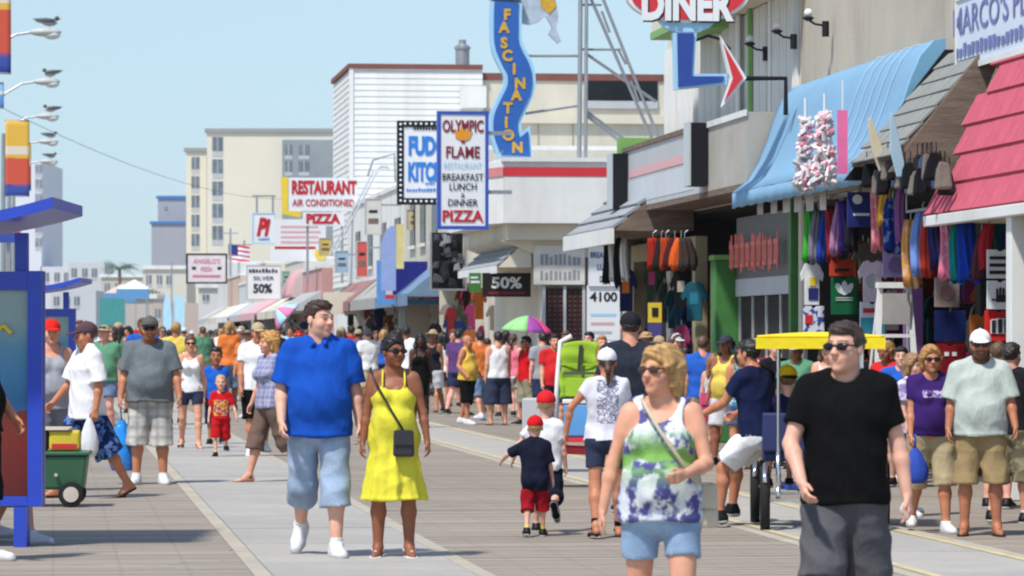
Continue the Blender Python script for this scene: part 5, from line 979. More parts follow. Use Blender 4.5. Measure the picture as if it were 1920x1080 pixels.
# kiosk: blue frame with a map poster under an upturned roof
KB = mat('kiosk_blue', (.025, .065, .50), .35, .06, 3); KY = 29.3
def poster():
    a = N('poster'); x = a.xyz(); z = x[2]; n = a.noise(3, 4)
    c = a.ramp(a.math('ADD', z, a.math('MULTIPLY', n, .12)), [(0, (.09, .010, .012)), (.28, (.16, .02, .015)), (.46, (.17, .03, .02)), (.47, (.03, .13, .30)), (.62, (.05, .22, .42)), (.80, (.10, .28, .40)), (.9, (.28, .38, .36))])
    a.color(c); a.rough(.3); return a.m
def kiosk(lbl, px_, Y, wd, nm='kiosk', dep=.24):
    """px_: photo column of its right-hand post's right edge"""
    k_ = thing(nm, lbl, 'kiosk', ((px_ - 960) / FPX * Y, Y, 0)); P = poster() if 'poster' not in MATS else MATS['poster']; MATS['poster'] = P
    for y in (0, dep - .1): box('frame', KB, k_, -.11, 0, y, y + .1, .32, 2.17); box('frame', KB, k_, -wd, -wd + .11, y, y + .1, .32, 2.17)
    for y in (0, dep - .1): box('frame', KB, k_, -wd + .112, -.112, y, y + .1, 2.02, 2.165); box('frame', KB, k_, -wd + .112, -.112, y, y + .1, .325, .40)
    o = box('poster', P, k_, -wd + .114, -.114, .04, .06, .0, 1.0); o.location = (0, 0, .402); o.scale = (1, 1, 1.616); box('back_panel', KB, k_, -wd + .114, -.114, .08, dep - .11, .402, 2.018)
    for x in (-.22, -wd + .1): box('foot', KB, k_, x, x + .1, .002, .098, .003, .318); box('foot', KB, k_, x, x + .1, dep - .098, dep - .002, .003, .318); box('roof_post', KB, k_, x, x + .1, dep / 2 - .05, dep / 2 + .05, 2.168, 2.47)
    n = 24; pr = [(-wd / 2 + (wd / 2 + .17) * t, 2.44 + .20 * abs(t) ** 2.2) for t in np.linspace(-1, 1, n)]; mb = MB(); mb.prism(pr + [(x, z + .085) for x, z in pr[::-1]], 'y', dep / 2 - .8, dep / 2 + 1.2); mb.build('roof', KB, k_); return k_
kq = kiosk('blue framed map board kiosk with an upturned blue roof beside the wooden boards', 78, KY, 2.6)
mb = MB(); mb.tube([(-.36, .03, 1.70), (-.30, .03, 1.74), (-.24, .03, 1.68)], .02, 6).build('wave_motif', M_yellow, kq)
kiosk('second blue kiosk farther along behind the red cap and maroon cap people', 140, 68, 2.4)
# overhead wire
p0, p1 = at(-60, 170, 110), at(560, 372, 240); MBw = MB().tube([p0.lerp(p1, t) - Vector((0, 0, 1.0 * 4 * t * (1 - t))) for t in np.linspace(0, 1, 14)], .010, 5); q = MBw.build('overhead_wire', M_black); tag(q, 'thin black overhead wire sagging across the sky', 'wire')
# ------------------------------------------------------------------ clothing materials with prints
def tie_dye():
    a = N('tie_dye'); x = a.xyz(); z = x[2]
    n1 = a.noise(13, 3, (1, 1, .8)); n2 = a.noise(22, 4, (1.3, 1, .6))
    pale = a.mix(a.ramp(n2, [(.45, (0, 0, 0)), (.6, (1, 1, 1))]), (.66, .70, .78), (.80, .82, .76))
    blue = a.ramp(n1, [(.47, (0, 0, 0)), (.55, (1, 1, 1))]); g = a.noise(9, 3, (1, 1, 2.2))
    band = a.ramp(a.math('ABSOLUTE', a.math('SUBTRACT', z, 1.10)), [(.03, (1, 1, 1)), (.16, (0, 0, 0))])
    gm = a.math('MULTIPLY', band, a.ramp(g, [(.38, (0, 0, 0)), (.5, (1, 1, 1))]))
    c = a.mix(blue, pale, (.085, .085, .26)); c = a.mix(gm, c, (.20, .40, .10)); a.color(c); a.rough(.9); a.b.inputs['Specular IOR Level'].default_value = .12; a.bump(a.noise(90), .2); return a.m
def plaid(name, base, l1, l2, kx=9., kz=9.):
    a = N(name); x = a.xyz()
    def stripes(c, k, lo): return a.ramp(a.math('FRACT', a.math('MULTIPLY', c, k)), [(0, (0, 0, 0)), (lo, (0, 0, 0)), (lo + .06, (1, 1, 1)), (.94, (1, 1, 1)), (1, (0, 0, 0))])
    c = a.mix(a.math('MULTIPLY', stripes(x[0], kx, .55), .55), base, l1); c = a.mix(a.math('MULTIPLY', stripes(x[2], kz, .55), .55), c, l1)
    c = a.mix(a.math('MULTIPLY', stripes(x[0], kx * 2, .8), .5), c, l2); c = a.mix(a.math('MULTIPLY', stripes(x[2], kz * 2, .8), .5), c, l2)
    a.color(c); a.rough(.9); a.bump(a.noise(90), .2); return a.m
def printed(name, base, cols, cz, h, wd, sc=28., front=-1, cx=0.):
    """a garment with a printed motif on its chest (front=-1) or back"""
    a = N(name); x = a.xyz(); base = s2l(base)
    m = a.math('MULTIPLY', a.math('LESS_THAN', a.math('ABSOLUTE', a.math('SUBTRACT', x[0], cx)), wd), a.math('LESS_THAN', a.math('ABSOLUTE', a.math('SUBTRACT', x[2], cz)), h))
    m = a.math('MULTIPLY', m, a.math('GREATER_THAN', a.math('MULTIPLY', x[1], front), .02)); n = a.noise(sc, 2)
    c = a.ramp(n, [(.0, base), (.44, s2l(cols[0])), (.52, s2l(cols[1])), (.60, base)], 'CONSTANT')
    c = a.mix(m, a.mix(1., (1, 1, 1), base, 'MULTIPLY'), c); v = a.ramp(a.noise(6), [(.3, (.88, .88, .88)), (.7, (1.06, 1.06, 1.06))])
    a.color(a.mix(1., c, v, 'MULTIPLY')); a.rough(.9); a.b.inputs['Specular IOR Level'].default_value = .12; a.bump(a.noise(90), .2); return a.m
def patterned(name, c1, c2, sc=14., lo=.48, hi=.56):
    a = N(name); a.color(a.ramp(a.noise(sc, 3), [(lo, s2l(c1)), (hi, s2l(c2))])); a.rough(.9); a.b.inputs['Specular IOR Level'].default_value = .12; a.bump(a.noise(90), .2); return a.m
def denim(name, c):
    a = N(name); c = s2l(c); f = a.math('ADD', a.math('MULTIPLY', a.noise(6, 4), .7), a.math('MULTIPLY', a.noise(120, 2), .3))
    a.color(a.ramp(f, [(.35, dk(c, .72)), (.65, dk(c, 1.25))])); a.rough(.9); a.bump(a.noise(150), .3); return a.m
FAB = dict(polo=fabric((24, 76, 170), var=.08), lden=denim('light_denim', (150, 168, 192)), yel=fabric((216, 206, 66), var=.07), blk=fabric((13, 13, 15)), gsh=fabric((88, 87, 92)),
           dye=tie_dye(), shortd=denim('washed_denim', (140, 166, 196)), grey=fabric((104, 112, 116)), pla=plaid('plaid_cotton', (.55, .53, .48), (.24, .25, .26), (.42, .40, .36)),
           wht=fabric((226, 226, 228), var=.04), nblu=patterned('navy_floral', (22, 40, 88), (90, 120, 170)), navy=fabric((24, 28, 46)), red=fabric((184, 24, 32)), ndn=denim('navy_denim', (38, 46, 74)),
           khaki=fabric((176, 160, 128)), khaki2=fabric((150, 128, 92)), purp=fabric((58, 34, 98)), palegrn=fabric((176, 184, 176)), wsock=fabric((215, 215, 215)), tan=fabric((160, 140, 116)))
SH = dict(w=mat('white_shoe', (215, 215, 218), .5, .08, 20, srgb=True), k=mat('black_shoe', (22, 20, 20), .5, .1, 20, srgb=True), b=mat('brown_sandal', (58, 40, 30), .6, .15, 20, srgb=True), y=mat('yellow_shoe', (214, 180, 50), .6, .1, 20, srgb=True), t=mat('tan_sandal', (150, 112, 80), .6, .1, 20, srgb=True))
def tee(m, **k): return dict(kind='tee', mat=m, **k)
def sh(m, ln=.5, **k): return dict(mat=m, len=ln, **k)
# ------------------------------------------------------------------ the people one can tell apart
p_polo = person('tall heavy man in a royal blue polo shirt and long light denim shorts', 598, 1045, 562, 4, fat=.25, skin='fair', hair=(58, 36, 26), top=dict(kind='polo', mat=FAB['polo'], sleeve=.85, hem=-.07, drape=True, loose=.026, cuff=.03),
    bottom=sh(FAB['lden'], .68, loose=.024, flare=.018, fold=.008), shoes=('sneaker', SH['w']), socks=(.05, FAB['wsock']), legs=((-14, 30, 2, -38), (10, 4, 2, 2)), arms=((4, 14, 26, .15), (-4, 12, 14)), head=(46, 2), beard=.12)
p_yel = person('woman in a bright yellow sundress and dark sunglasses', 738, 1046, 630, 2, 'f', fat=.2, skin='brown', hair=(26, 18, 16), hairstyle='updo', dress=dict(kind='cami', mat=FAB['yel'], loose=.012, hemz=.46, flare=.265),
    shoes=('sandal', SH['w']), legs=((3, 4), (5, 4)), arms=((0, 12, 10), (2, 15, 14)), head=(30, 0), glasses=True)
p_blk = person('dark haired man in a black t-shirt and grey sports shorts with sunglasses', 1585, 1272, 598, -6, fat=.0, skin='fair', hair=(56, 40, 32), hairstyle='short', top=tee(FAB['blk'], hem=-.03, loose=.026, sleeve=.66), bottom=sh(FAB['gsh'], .5, loose=.036, flare=.03, fold=.012),
    shoes=('sneaker', SH['w']), legs=((14, 6), (-12, 24)), arms=((16, 17, 24, .42), (-4, 16, 12)), head=(-30, 0), glasses=True)
p_dye = person('blonde woman in a tie-dye tank top and denim shorts', 1240, 1292, 646, -6, 'f', fat=.24, skin='light', hair=(176, 136, 84), hairstyle='bob', top=dict(kind='tank', mat=FAB['dye'], hem=-.03, drape=True, loose=.02, depth=.11, arm=.07),
    bottom=sh(FAB['shortd'], .27, loose=.013, flare=.002, fold=.005), shoes=('sandal', SH['b']), legs=((-8, 16), (12, 5)), arms=((4, 19, 6, .0), (16, 16, 62, .62)), head=(-40, -2), glasses=True, gl_col=(70, 44, 34))
p_gray = person('stout man in a grey t-shirt and plaid shorts with a dark visor cap', 281, 908, 595, 4, fat=.44, skin='tan', hair=(60, 50, 44), hairstyle='buzz', top=tee(FAB['grey'], hem=-.03, sleeve=.85, loose=.03, cuff=.03), bottom=sh(FAB['pla'], .60, loose=.03, flare=.022), shoes=('sneaker', SH['w']), socks=(.04, FAB['wsock']),
    legs=((3, 4, 4), (3, 4, 4)), arms=((2, 15, 16), (4, 16, 18)), cap=('cap', fabric((96, 92, 90)), fabric((30, 28, 30))), glasses=True, beard=.55)
p_wtee = person('man in a white t-shirt and navy floral shorts with a maroon cap, striding', 163, 933, 597, -62, fat=.12, skin='tan', hair=(70, 60, 54), hairstyle='buzz', top=tee(FAB['wht'], hem=-.08, sleeve=.9, loose=.034, cuff=.035), bottom=sh(FAB['nblu'], .58, loose=.045, flare=.04), shoes=('flip', SH['k']),
    legs=((22, 6), (-24, 8, 2, -24)), arms=((20, 10, 20), (-6, 14, 18)), cap=('cap', fabric((88, 66, 72))), head=(-8, 4))
person('woman in a grey tank dress with a bright red cap beside the green wagon', 97, 921, 600, 12, 'f', fat=.3, skin='light', hair=(40, 30, 26), hairstyle='pony', top=dict(kind='tank', mat=fabric((150, 152, 160)), hem=-.05, loose=.02, drape=True), bottom=sh(fabric((118, 122, 132)), .5, loose=.04, flare=.03), shoes=('sandal', SH['k']), cap=('cap', fabric((214, 40, 30))), arms=((4, 10, 14), (4, 10, 14)))
p_edge = person('person in a black sleeveless top standing beside the framed blue map board', -52, 1052, 560, 62, 'm', fat=.25, skin='tan', hair=(40, 30, 24), top=dict(kind='tank', mat=FAB['blk'], hem=-.04, drape=True, loose=.02), bottom=sh(FAB['blk'], .6, loose=.04), shoes=('sneaker', SH['w']), legs=((-2, 4), (4, 4)), arms=((4, 16, 40, .1), (-2, 12, 40)))
person('person hidden behind the blue map board with one white sneaker showing', 38, 1018, 600, 80, 'm', fat=.1, skin='light', top=tee(FAB['navy']), bottom=sh(FAB['blk'], .55, loose=.04), shoes=('sneaker', SH['w']), legs=((10, 4), (-12, 14)), hairstyle='buzz')
person('young woman in a white tank top and dark denim shorts with sunglasses', 357, 842, 628, 8, 'f', skin='light', hair=(92, 62, 40), hairstyle='pony', top=dict(kind='tank', mat=FAB['wht'], hem=-.02, loose=.008), bottom=sh(FAB['ndn'], .26, loose=.014, flare=.002, fold=.005), shoes=('sandal', SH['b']), legs=((-10, 18), (12, 5)), glasses=True)
person('boy with dark hair in a blue basketball shirt', 405, 834, 650, 6, skin='olive', hair=(24, 20, 18), top=tee(fabric((30, 92, 190)), sleeve=.35, loose=.03), bottom=sh(FAB['navy'], .6, loose=.04), shoes=('sneaker', SH['k']), child=True)
person('small blond boy in a red printed t-shirt and red shorts', 414, 857, 702, 4, skin='fair', hair=(186, 150, 100), hairstyle='buzz', top=tee(printed('red_print_tee', (190, 24, 30), ((236, 190, 40), (40, 60, 150)), .68, .11, .10, 26), sleeve=.8, loose=.03), bottom=sh(FAB['red'], .55, loose=.04, flare=.02), shoes=('sneaker', SH['k']), legs=((10, 4), (-10, 40)), arms=((0, 14, 16), (4, 26, 20)), child=True)
person('man in a white t-shirt, tan cap and black shorts with white socks', 484, 856, 605, 10, fat=.1, skin='tan', hair=(60, 50, 40), hairstyle='buzz', top=tee(FAB['wht'], loose=.026), bottom=sh(FAB['blk'], .5, loose=.04), shoes=('sneaker', SH['w']), socks=(.10, FAB['wsock']), cap=('cap', fabric((176, 160, 130))), legs=((10, 4), (-10, 22)))
person('blonde woman in a blue plaid shirt and brown capri pants', 506, 905, 618, -58, 'f', fat=.1, skin='light', hair=(190, 140, 76), hairstyle='bob', top=tee(plaid('blue_plaid', (.30, .32, .48), (.12, .14, .30), (.6, .5, .5)), loose=.022), bottom=sh(fabric((112, 92, 82)), .62, loose=.03, name='trousers'), shoes=('sandal', SH['b']), legs=((16, 3), (-16, 26)), head=(-10, 0))
p_kid = person('toddler with a red cap, navy shirt and red trousers seen from behind', 1003, 1006, 780, 178, skin='fair', hair=(190, 160, 110), hairstyle='buzz', top=tee(FAB['navy'], hem=-.16, loose=.05, sleeve=.9), bottom=sh(fabric((150, 20, 32)), .62, loose=.04, name='trousers'), shoes=('sneaker', SH['k']), socks=(.09, fabric((222, 190, 60))), legs=((10, 4), (-6, 20)), arms=((4, 14, 10), (20, 62, 42, .1)), cap=('cap', fabric((196, 26, 34))), head=(10, 0), child=True)
person('boy in a white t-shirt and navy shorts with a red cap, one sole lifted', 1024, 998, 733, 176, skin='fair', hair=(180, 150, 110), hairstyle='buzz', top=tee(FAB['wht'], loose=.04, hem=-.05), bottom=sh(FAB['navy'], .62, loose=.045), shoes=('sneaker', SH['k']), legs=((-14, 62, 4, -70), (12, 4, 4)), arms=((-4, 12, 16), (6, 40, 20)), cap=('cap', fabric((206, 36, 40))), child=True)
p_wcap = person('woman in a white cap, white printed top and navy denim shorts from behind', 1138, 1008, 654, 184, 'f', fat=.12, skin='tan', hair=(70, 48, 36), hairstyle='pony', top=tee(printed('white_print_top', (214, 212, 222), ((120, 118, 138), (168, 166, 182)), 1.12, .18, .09, 26, 1), sleeve=.42, hem=-.0, loose=.014), bottom=sh(FAB['ndn'], .30, loose=.014, flare=.002, fold=.005), shoes=('sandal', SH['k']), socks=(.07, FAB['blk']), legs=((8, 4), (-8, 16)), arms=((18, 10, 16), (-2, 42, 12, .25)), cap=('cap', fabric((224, 226, 232))))
person('broad man in a charcoal t-shirt and black cap walking away', 1182, 972, 586, 186, fat=.25, skin='light', hair=(50, 42, 38), hairstyle='buzz', top=tee(fabric((44, 48, 60)), sleeve=.7, loose=.024), bottom=sh(FAB['khaki2'], .6, loose=.04), shoes=('sneaker', SH['k']), cap=('cap', fabric((36, 36, 40))), arms=((20, 14, 30), (8, 10, 16)), legs=((8, 4), (-10, 24)))
person('long haired woman in a short black strapped dress', 788, 803, 626, 10, 'f', skin='dark', hair=(18, 14, 14), hairstyle='long', dress=dict(kind='cami', mat=FAB['blk'], loose=.008, hemz=.62, flare=.17), shoes=('sandal', SH['b']), legs=((2, 4), (-2, 6)))
person('woman with long black hair in a white blouse and dark shorts from behind', 830, 774, 622, 176, 'f', skin='tan', hair=(22, 18, 18), hairstyle='long', top=tee(fabric((226, 222, 214)), sleeve=.9, loose=.024), bottom=sh(FAB['ndn'], .25, loose=.02), shoes=('sandal', SH['k']), legs=((8, 4), (-10, 10)))
person('bald man in a yellow tank top, black shorts and white sneakers', 876, 796, 628, 62, fat=.25, skin='tan', hair=(70, 50, 40), hairstyle='bald', top=dict(kind='tank', mat=printed('yellow_tank', (226, 186, 80), ((120, 110, 60), (190, 160, 80)), 1.17, .13, .08, 24), hem=-.03, drape=True, loose=.026), bottom=sh(FAB['blk'], .58, loose=.05), shoes=('sneaker', SH['w']), socks=(.03, FAB['blk']), arms=((-12, 14, 60), (-6, 14, 50)))
person('man in a white sleeveless shirt and long dark denim shorts from behind', 934, 797, 622, 196, fat=.15, skin='light', hair=(24, 20, 18), top=dict(kind='tank', mat=FAB['wht'], hem=-.04, drape=True, loose=.022), bottom=sh(FAB['ndn'], .62, loose=.06, flare=.03), shoes=('flip', SH['b']), legs=((4, 3, 5), (2, 3, 5)))
person('man in a bright red t-shirt and khaki shorts with sunglasses', 987, 797, 630, -70, skin='tan', hair=(30, 24, 20), top=tee(fabric((206, 24, 30)), loose=.03), bottom=sh(fabric((150, 142, 118)), .56, loose=.05), shoes=('sneaker', SH['k']), glasses=True)
person('woman in a pink tank top and white shorts', 962, 786, 626, 158, 'f', skin='pink', hair=(80, 54, 40), hairstyle='pony', top=dict(kind='tank', mat=fabric((232, 118, 140)), hem=-.03, loose=.016), bottom=sh(FAB['wht'], .28, loose=.022), shoes=('flip', SH['k']))
person('person in a white t-shirt with a dark backpack strap from behind', 762, 772, 612, 168, skin='brown', hair=(24, 20, 18), top=tee(FAB['wht'], loose=.03), bottom=sh(FAB['navy'], .6, loose=.04), shoes=('sneaker', SH['k']))
person('man in a dark red t-shirt and grey shorts behind the yellow tank top', 914, 774, 634, 190, skin='tan', hair=(40, 30, 24), top=tee(fabric((176, 26, 30)), loose=.03), bottom=sh(fabric((150, 150, 150)), .56, loose=.04), shoes=('sneaker', SH['k']))
person('person in a dark baseball cap and grey shirt beside the doorway', 738, 760, 620, 30, skin='brown', hair=(24, 20, 18), top=tee(fabric((110, 112, 120))), bottom=sh(FAB['navy'], .6), shoes=('sneaker', SH['k']), cap=('cap', fabric((50, 52, 56))))
person('shirtless boy with short dark hair from behind', 1302, 848, 672, 200, skin='tan', hair=(30, 24, 20), hairstyle='short', bottom=sh(patterned('red_trunks', (150, 30, 40), (40, 40, 80)), .56, loose=.04), shoes=('flip', SH['k']), child=True)
p_pink = person('girl with long fair hair in a sleeveless pale top and pink shorts', 1338, 868, 662, 150, 'f', skin='light', hair=(140, 96, 62), hairstyle='long', top=dict(kind='tank', mat=fabric((196, 200, 190)), hem=-.02, loose=.012), bottom=sh(fabric((196, 40, 84)), .24, loose=.02), shoes=('sneaker', SH['w']), legs=((-8, 20), (10, 4)))
person('dark haired woman in a teal patterned tank top and denim skirt from behind', 1389, 880, 646, 190, 'f', fat=.1, skin='tan', hair=(22, 18, 18), hairstyle='bob', top=dict(kind='tank', mat=patterned('teal_print', (58, 118, 138), (150, 180, 190), 18), hem=-.02, loose=.012), bottom=sh(denim('mid_denim', (70, 96, 136)), .34, loose=.03), shoes=('flip', SH['k']))
person('man in a dark grey shirt with sunglasses by the clothes racks', 1524, 846, 650, -50, skin='light', hair=(30, 24, 22), top=tee(fabric((54, 56, 62))), bottom=sh(FAB['navy'], .9, loose=.03, name='trousers'), shoes=('sneaker', SH['k']), glasses=True)
person('woman in a purple t-shirt and khaki shorts with sunglasses', 1745, 998, 648, 6, 'f', fat=.25, skin='tan', hair=(170, 124, 74), hairstyle='wavy', top=tee(printed('purple_print_tee', (56, 32, 96), ((190, 180, 210), (120, 100, 150)), 1.17, .03, .10, 30), hem=.02, loose=.016, sleeve=.6), bottom=sh(FAB['khaki'], .56, loose=.03, flare=.015), shoes=('sneaker', SH['w']), legs=((-10, 20), (10, 5)), glasses=True)
person('man in a pale grey-green t-shirt, white cap and khaki shorts', 1838, 1004, 620, -4, fat=.18, skin='olive', hair=(40, 34, 30), hairstyle='buzz', top=tee(FAB['palegrn'], hem=-.04, sleeve=.9, loose=.034, cuff=.035), bottom=sh(FAB['khaki2'], .55, loose=.03, flare=.02), shoes=('flip', SH['b']), legs=((4, 4, 4), (6, 4, 4)), arms=((2, 12, 18), (6, 14, 22)), cap=('cap', FAB['wht']), glasses=True, beard=.7)
person('man in a dark t-shirt and camouflage shorts facing the shop', 1896, 982, 642, 150, fat=.15, skin='light', hair=(44, 34, 28), top=tee(fabric((30, 30, 34)), loose=.028), bottom=sh(patterned('camouflage', (120, 112, 90), (160, 150, 124), 12), .6, loose=.05), shoes=('sneaker', SH['k']), socks=(.05, FAB['wsock']))
person('woman in a white and lilac top with curly fair hair beside the ladder', 1712, 968, 664, 40, 'f', skin='fair', hair=(150, 112, 76), hairstyle='wavy', top=tee(patterned('lilac_print', (214, 206, 222), (150, 130, 180), 10), loose=.02), bottom=sh(FAB['navy'], .5, loose=.03), shoes=('sneaker', SH['w']))
person('woman with black hair in a white t-shirt looking into the corner shop', 1258, 836, 640, 160, 'f', skin='olive', hair=(22, 18, 18), hairstyle='bob', top=tee(FAB['wht'], loose=.02), bottom=sh(FAB['navy'], .4, loose=.03), shoes=('flip', SH['k']))
person('teenager in a red t-shirt and black shorts under the shake awning', 1284, 826, 650, 200, skin='tan', hair=(50, 36, 28), top=tee(fabric((170, 30, 36)), loose=.03), bottom=sh(FAB['blk'], .6, loose=.05), shoes=('sneaker', SH['w']))
person('tall man in a navy cap and rust red tank top looking at the towels', 1640, 868, 640, 200, skin='tan', hair=(40, 30, 24), hairstyle='buzz', top=dict(kind='tank', mat=fabric((190, 60, 40)), hem=-.03, drape=True, loose=.024), bottom=sh(FAB['khaki'], .6, loose=.05), shoes=('flip', SH['k']), cap=('cap', FAB['navy']))
# ------------------------------------------------------------------ goods hung in front of the shops
def towel(x, y0, y1, v, m, label, wd=.17, name='hanging_towel', cat='towel', group='towels and shirts hung at the shop front', seed=0):
    u, z1 = on_v(x, y0, v); z0 = on_v(x, y1, v)[1]; q = rthing(name, label, cat, u, v, z0, group); h = z1 - z0; n = 28; r_ = random.Random(seed or x * 7 + y0); ph = r_.uniform(0, 6); lv = 7
    vs, fs = [], []
    for i in range(lv):
        t = i / (lv - 1); wk = wd * (.92 - .30 * t ** 3) * (1 + .08 * math.sin(t * 5 + ph)); dx = .03 * math.sin(t * 3 + ph)
        for k in range(n): a = 2 * math.pi * k / n; rr = 1 + .34 * math.sin(7 * a + ph + t * .9) * (1 - .3 * t); vs.append((dx + wk * .5 * rr * math.cos(a), wk * .34 * rr * math.sin(a), h * t + (.04 * math.sin(3 * a + ph) if i == 0 else 0)))
    for i in range(lv - 1):
        for k in range(n): fs.append((i * n + k, i * n + (k + 1) % n, (i + 1) * n + (k + 1) % n, (i + 1) * n + k))
    fs += [tuple(range(n))[::-1], tuple(range(len(vs) - n, len(vs)))]; MB().add(vs, fs).build('cloth', m, q, True)
    MB().tube([(.03 * math.sin(3 + ph), 0, h - .02), (.03 * math.sin(3 + ph), 0, h + .08), (.03, 0, h + .12)], .008, 5).build('hook', M_steel, q); return q
def tshirt(x0, x1, y0, y1, v, m, label, sleeves=True, name='display_shirt', tilt=0.):
    u, z1 = on_v((x0 + x1) / 2, y0, v); _, z0 = on_v((x0 + x1) / 2, y1, v); k = FPX / depth_v((x0 + x1) / 2, v); w_ = (x1 - x0) / k; h = z1 - z0
    q = rthing(name, label, 'shirt', u, v, z0, 'shirts on display at the clothes shop'); q.rotation_euler[2] += tilt; s_ = w_ / 2
    pts = [(-.62 * s_, 0), (.62 * s_, 0), (.64 * s_, .62 * h), (.9 * s_, .55 * h), (1. * s_, .72 * h), (.62 * s_, .96 * h), (.3 * s_, h), (.12 * s_, .95 * h), (-.12 * s_, .95 * h), (-.3 * s_, h), (-.62 * s_, .96 * h), (-1. * s_, .72 * h), (-.9 * s_, .55 * h), (-.64 * s_, .62 * h)] if sleeves else [(-s_, 0), (s_, 0), (s_, h), (.25 * s_, h), (.1 * s_, h * .94), (-.1 * s_, h * .94), (-.25 * s_, h), (-s_, h)]
    o = MB().prism(pts, 'y', 0, .02).build('cloth', m, q, bevel=.005); return q, w_, h
fb = lambda *c: fabric(c)
for i, (x, y0, y1, c, lb, wd) in enumerate(((1516, 388, 490, (60, 170, 50), 'bright green', .16), (1531, 392, 492, (120, 116, 130), 'ash grey', .15), (1546, 388, 490, (40, 66, 150), 'cobalt blue', .16), (1559, 386, 488, (140, 40, 44), 'brick red', .15), (1571, 380, 476, (166, 120, 160), 'mauve', .15), (1584, 376, 470, (70, 50, 130), 'violet', .17),
        (1600, 380, 468, (30, 30, 40), 'charcoal', .16), (1646, 340, 470, (214, 120, 130), 'rose pink', .18), (1657, 335, 420, (220, 170, 60), 'mustard yellow', .13), (1676, 372, 472, (24, 50, 130), 'navy and white', .22), (1693, 345, 452, (140, 90, 150), 'plum', .15), (1710, 412, 536, (226, 160, 90), 'cream and orange', .2), (1728, 398, 514, (120, 150, 214), 'sky blue', .2), (1741, 404, 516, (190, 60, 46), 'tomato red', .15), (1755, 410, 502, (46, 42, 90), 'indigo', .16),
        (1775, 410, 522, (220, 120, 150), 'pink floral', .19), (1797, 420, 528, (30, 140, 140), 'teal', .17), (1816, 418, 526, (28, 66, 180), 'royal blue', .24), (1836, 440, 520, (90, 50, 60), 'burgundy', .14), (1852, 420, 500, (170, 40, 50), 'crimson', .14))):
    m_ = patterned('towel_%d' % i, c, tuple(min(255, int(q * .55 + 100)) for q in c), 9, .55, .6) if i in (7, 9, 11, 15) else fabric(c)
    towel(x, y0, y1, 9.85 + .03 * (i % 3), m_, '%s towel hanging in the row below the %s' % (lb, 'blue awning' if x < 1700 else 'pink awning'), wd)
for x0, x1, z in ((1505, 1610, 384), (1636, 1700, 338), (1700, 1860, 405)):                    # rails
    ua, za = on_v(x0, z, 9.87); ub, _ = on_v(x1, z, 9.87); q = rthing('display_rail', 'steel rail carrying towels below the %s' % ('blue awning by the green pillar' if x0 == 1505 else 'blue awning by the boards' if x0 == 1636 else 'pink awning'), 'rail', ub, 9.87, za + .05, 'display rails'); MB().tube([(0, 0, 0), (0, ua - ub, 0)], .02, 6).build('rail', M_steel, q); MB().tube([(0, 0, 0), (0, 0, .5)], .012, 5).build('hanger', M_steel, q); MB().tube([(0, ua - ub, 0), (0, ua - ub, .5)], .012, 5).build('hanger', M_steel, q)
def blk(q, m, *r): return box('print', m, q, r[0], r[1], -.012, -.002, r[2], r[3])
q, w_, h = tshirt(1500, 1545, 492, 572, 10.0, FAB['wht'], 'white t-shirt with a yellow and navy print below the green towel'); blk(q, M_yellow, -.03, .05, h * .45, h * .65); blk(q, M_navy, -.05, .08, h * .12, h * .4)
q, w_, h = tshirt(1506, 1546, 574, 640, 10.0, patterned('red_blue_white', (220, 222, 230), (60, 80, 160), 9, .52, .55), 'white t-shirt with red and blue patches below the yellow print shirt', False); blk(q, M_red, -.12, -.02, h * .5, h * .75)
q, w_, h = tshirt(1555, 1602, 486, 518, 10.05, fb(190, 66, 44), 'orange-red folded shirt above the green shirt', False); blk(q, M_ink, -.1, .1, h * .3, h * .45)
q, w_, h = tshirt(1558, 1608, 520, 590, 10.05, fb(24, 96, 62), 'green shirt with a white three-leaf logo', False)
for a in (-35, 0, 35): o = MB().prism([(0, 0), (.045, .08), (.03, .16), (0, .19), (-.03, .16), (-.045, .08)], 'y', -.012, -.004).build('logo_leaf', M_signw, q); o.location = (0, -.001 * (a + 40) / 10, h * .52); o.rotation_euler = (0, rad(a), 0)
blk(q, M_signw, -.11, .11, h * .44, h * .46); blk(q, M_signw, -.11, .11, h * .38, h * .40)
q, w_, h = tshirt(1608, 1664, 488, 566, 9.95, fb(220, 200, 214), 'pale pink t-shirt with a grey portrait print'); o = MB().lathe([(.01, -.004), (.09, -.002), (.09, .002)], (0, 0, 0), 14).build('print', M_lgrey, q); o.rotation_euler = (rad(90), 0, 0); o.location = (0, -.008, h * .5)
q, w_, h = tshirt(1612, 1660, 566, 640, 9.95, FAB['wht'], 'white t-shirt with a red line and a teal lower half', False); blk(q, M_red, -.12, .12, h * .72, h * .84); blk(q, mat('teal_print_ink', (.05, .33, .42), .6), -.15, .15, .0, h * .6)
q, w_, h = tshirt(1655, 1706, 474, 520, 10.0, fb(164, 140, 190), 'lilac shirt with a ring print above the ladder', False); o = MB().lathe([(.10, -.004), (.10, .004)], (0, 0, 0), 16).build('print', mat('lilac_print', (.2, .14, .3), .7), q); o.rotation_euler = (rad(90), 0, 0); o.location = (0, -.008, h * .5)
q, w_, h = tshirt(1752, 1800, 520, 576, 10.05, fb(150, 128, 124), 'taupe shirt with a round emblem', False); o = MB().lathe([(.085, -.004), (.085, .004)], (0, 0, 0), 16).build('print', mat('taupe_print', (.28, .14, .13), .7), q); o.rotation_euler = (rad(90), 0, 0); o.location = (0, -.008, h * .5)
q, w_, h = tshirt(1752, 1812, 582, 640, 10.05, fb(22, 34, 84), 'plain navy shirt below the taupe shirt', False)
q, w_, h = tshirt(1818, 1862, 590, 646, 10.05, fb(170, 92, 40), 'orange shirt beside the red lettered shirt', False); blk(q, mat('brown_ink', (.20, .10, .05), .6), -.08, .08, h * .2, h * .6)
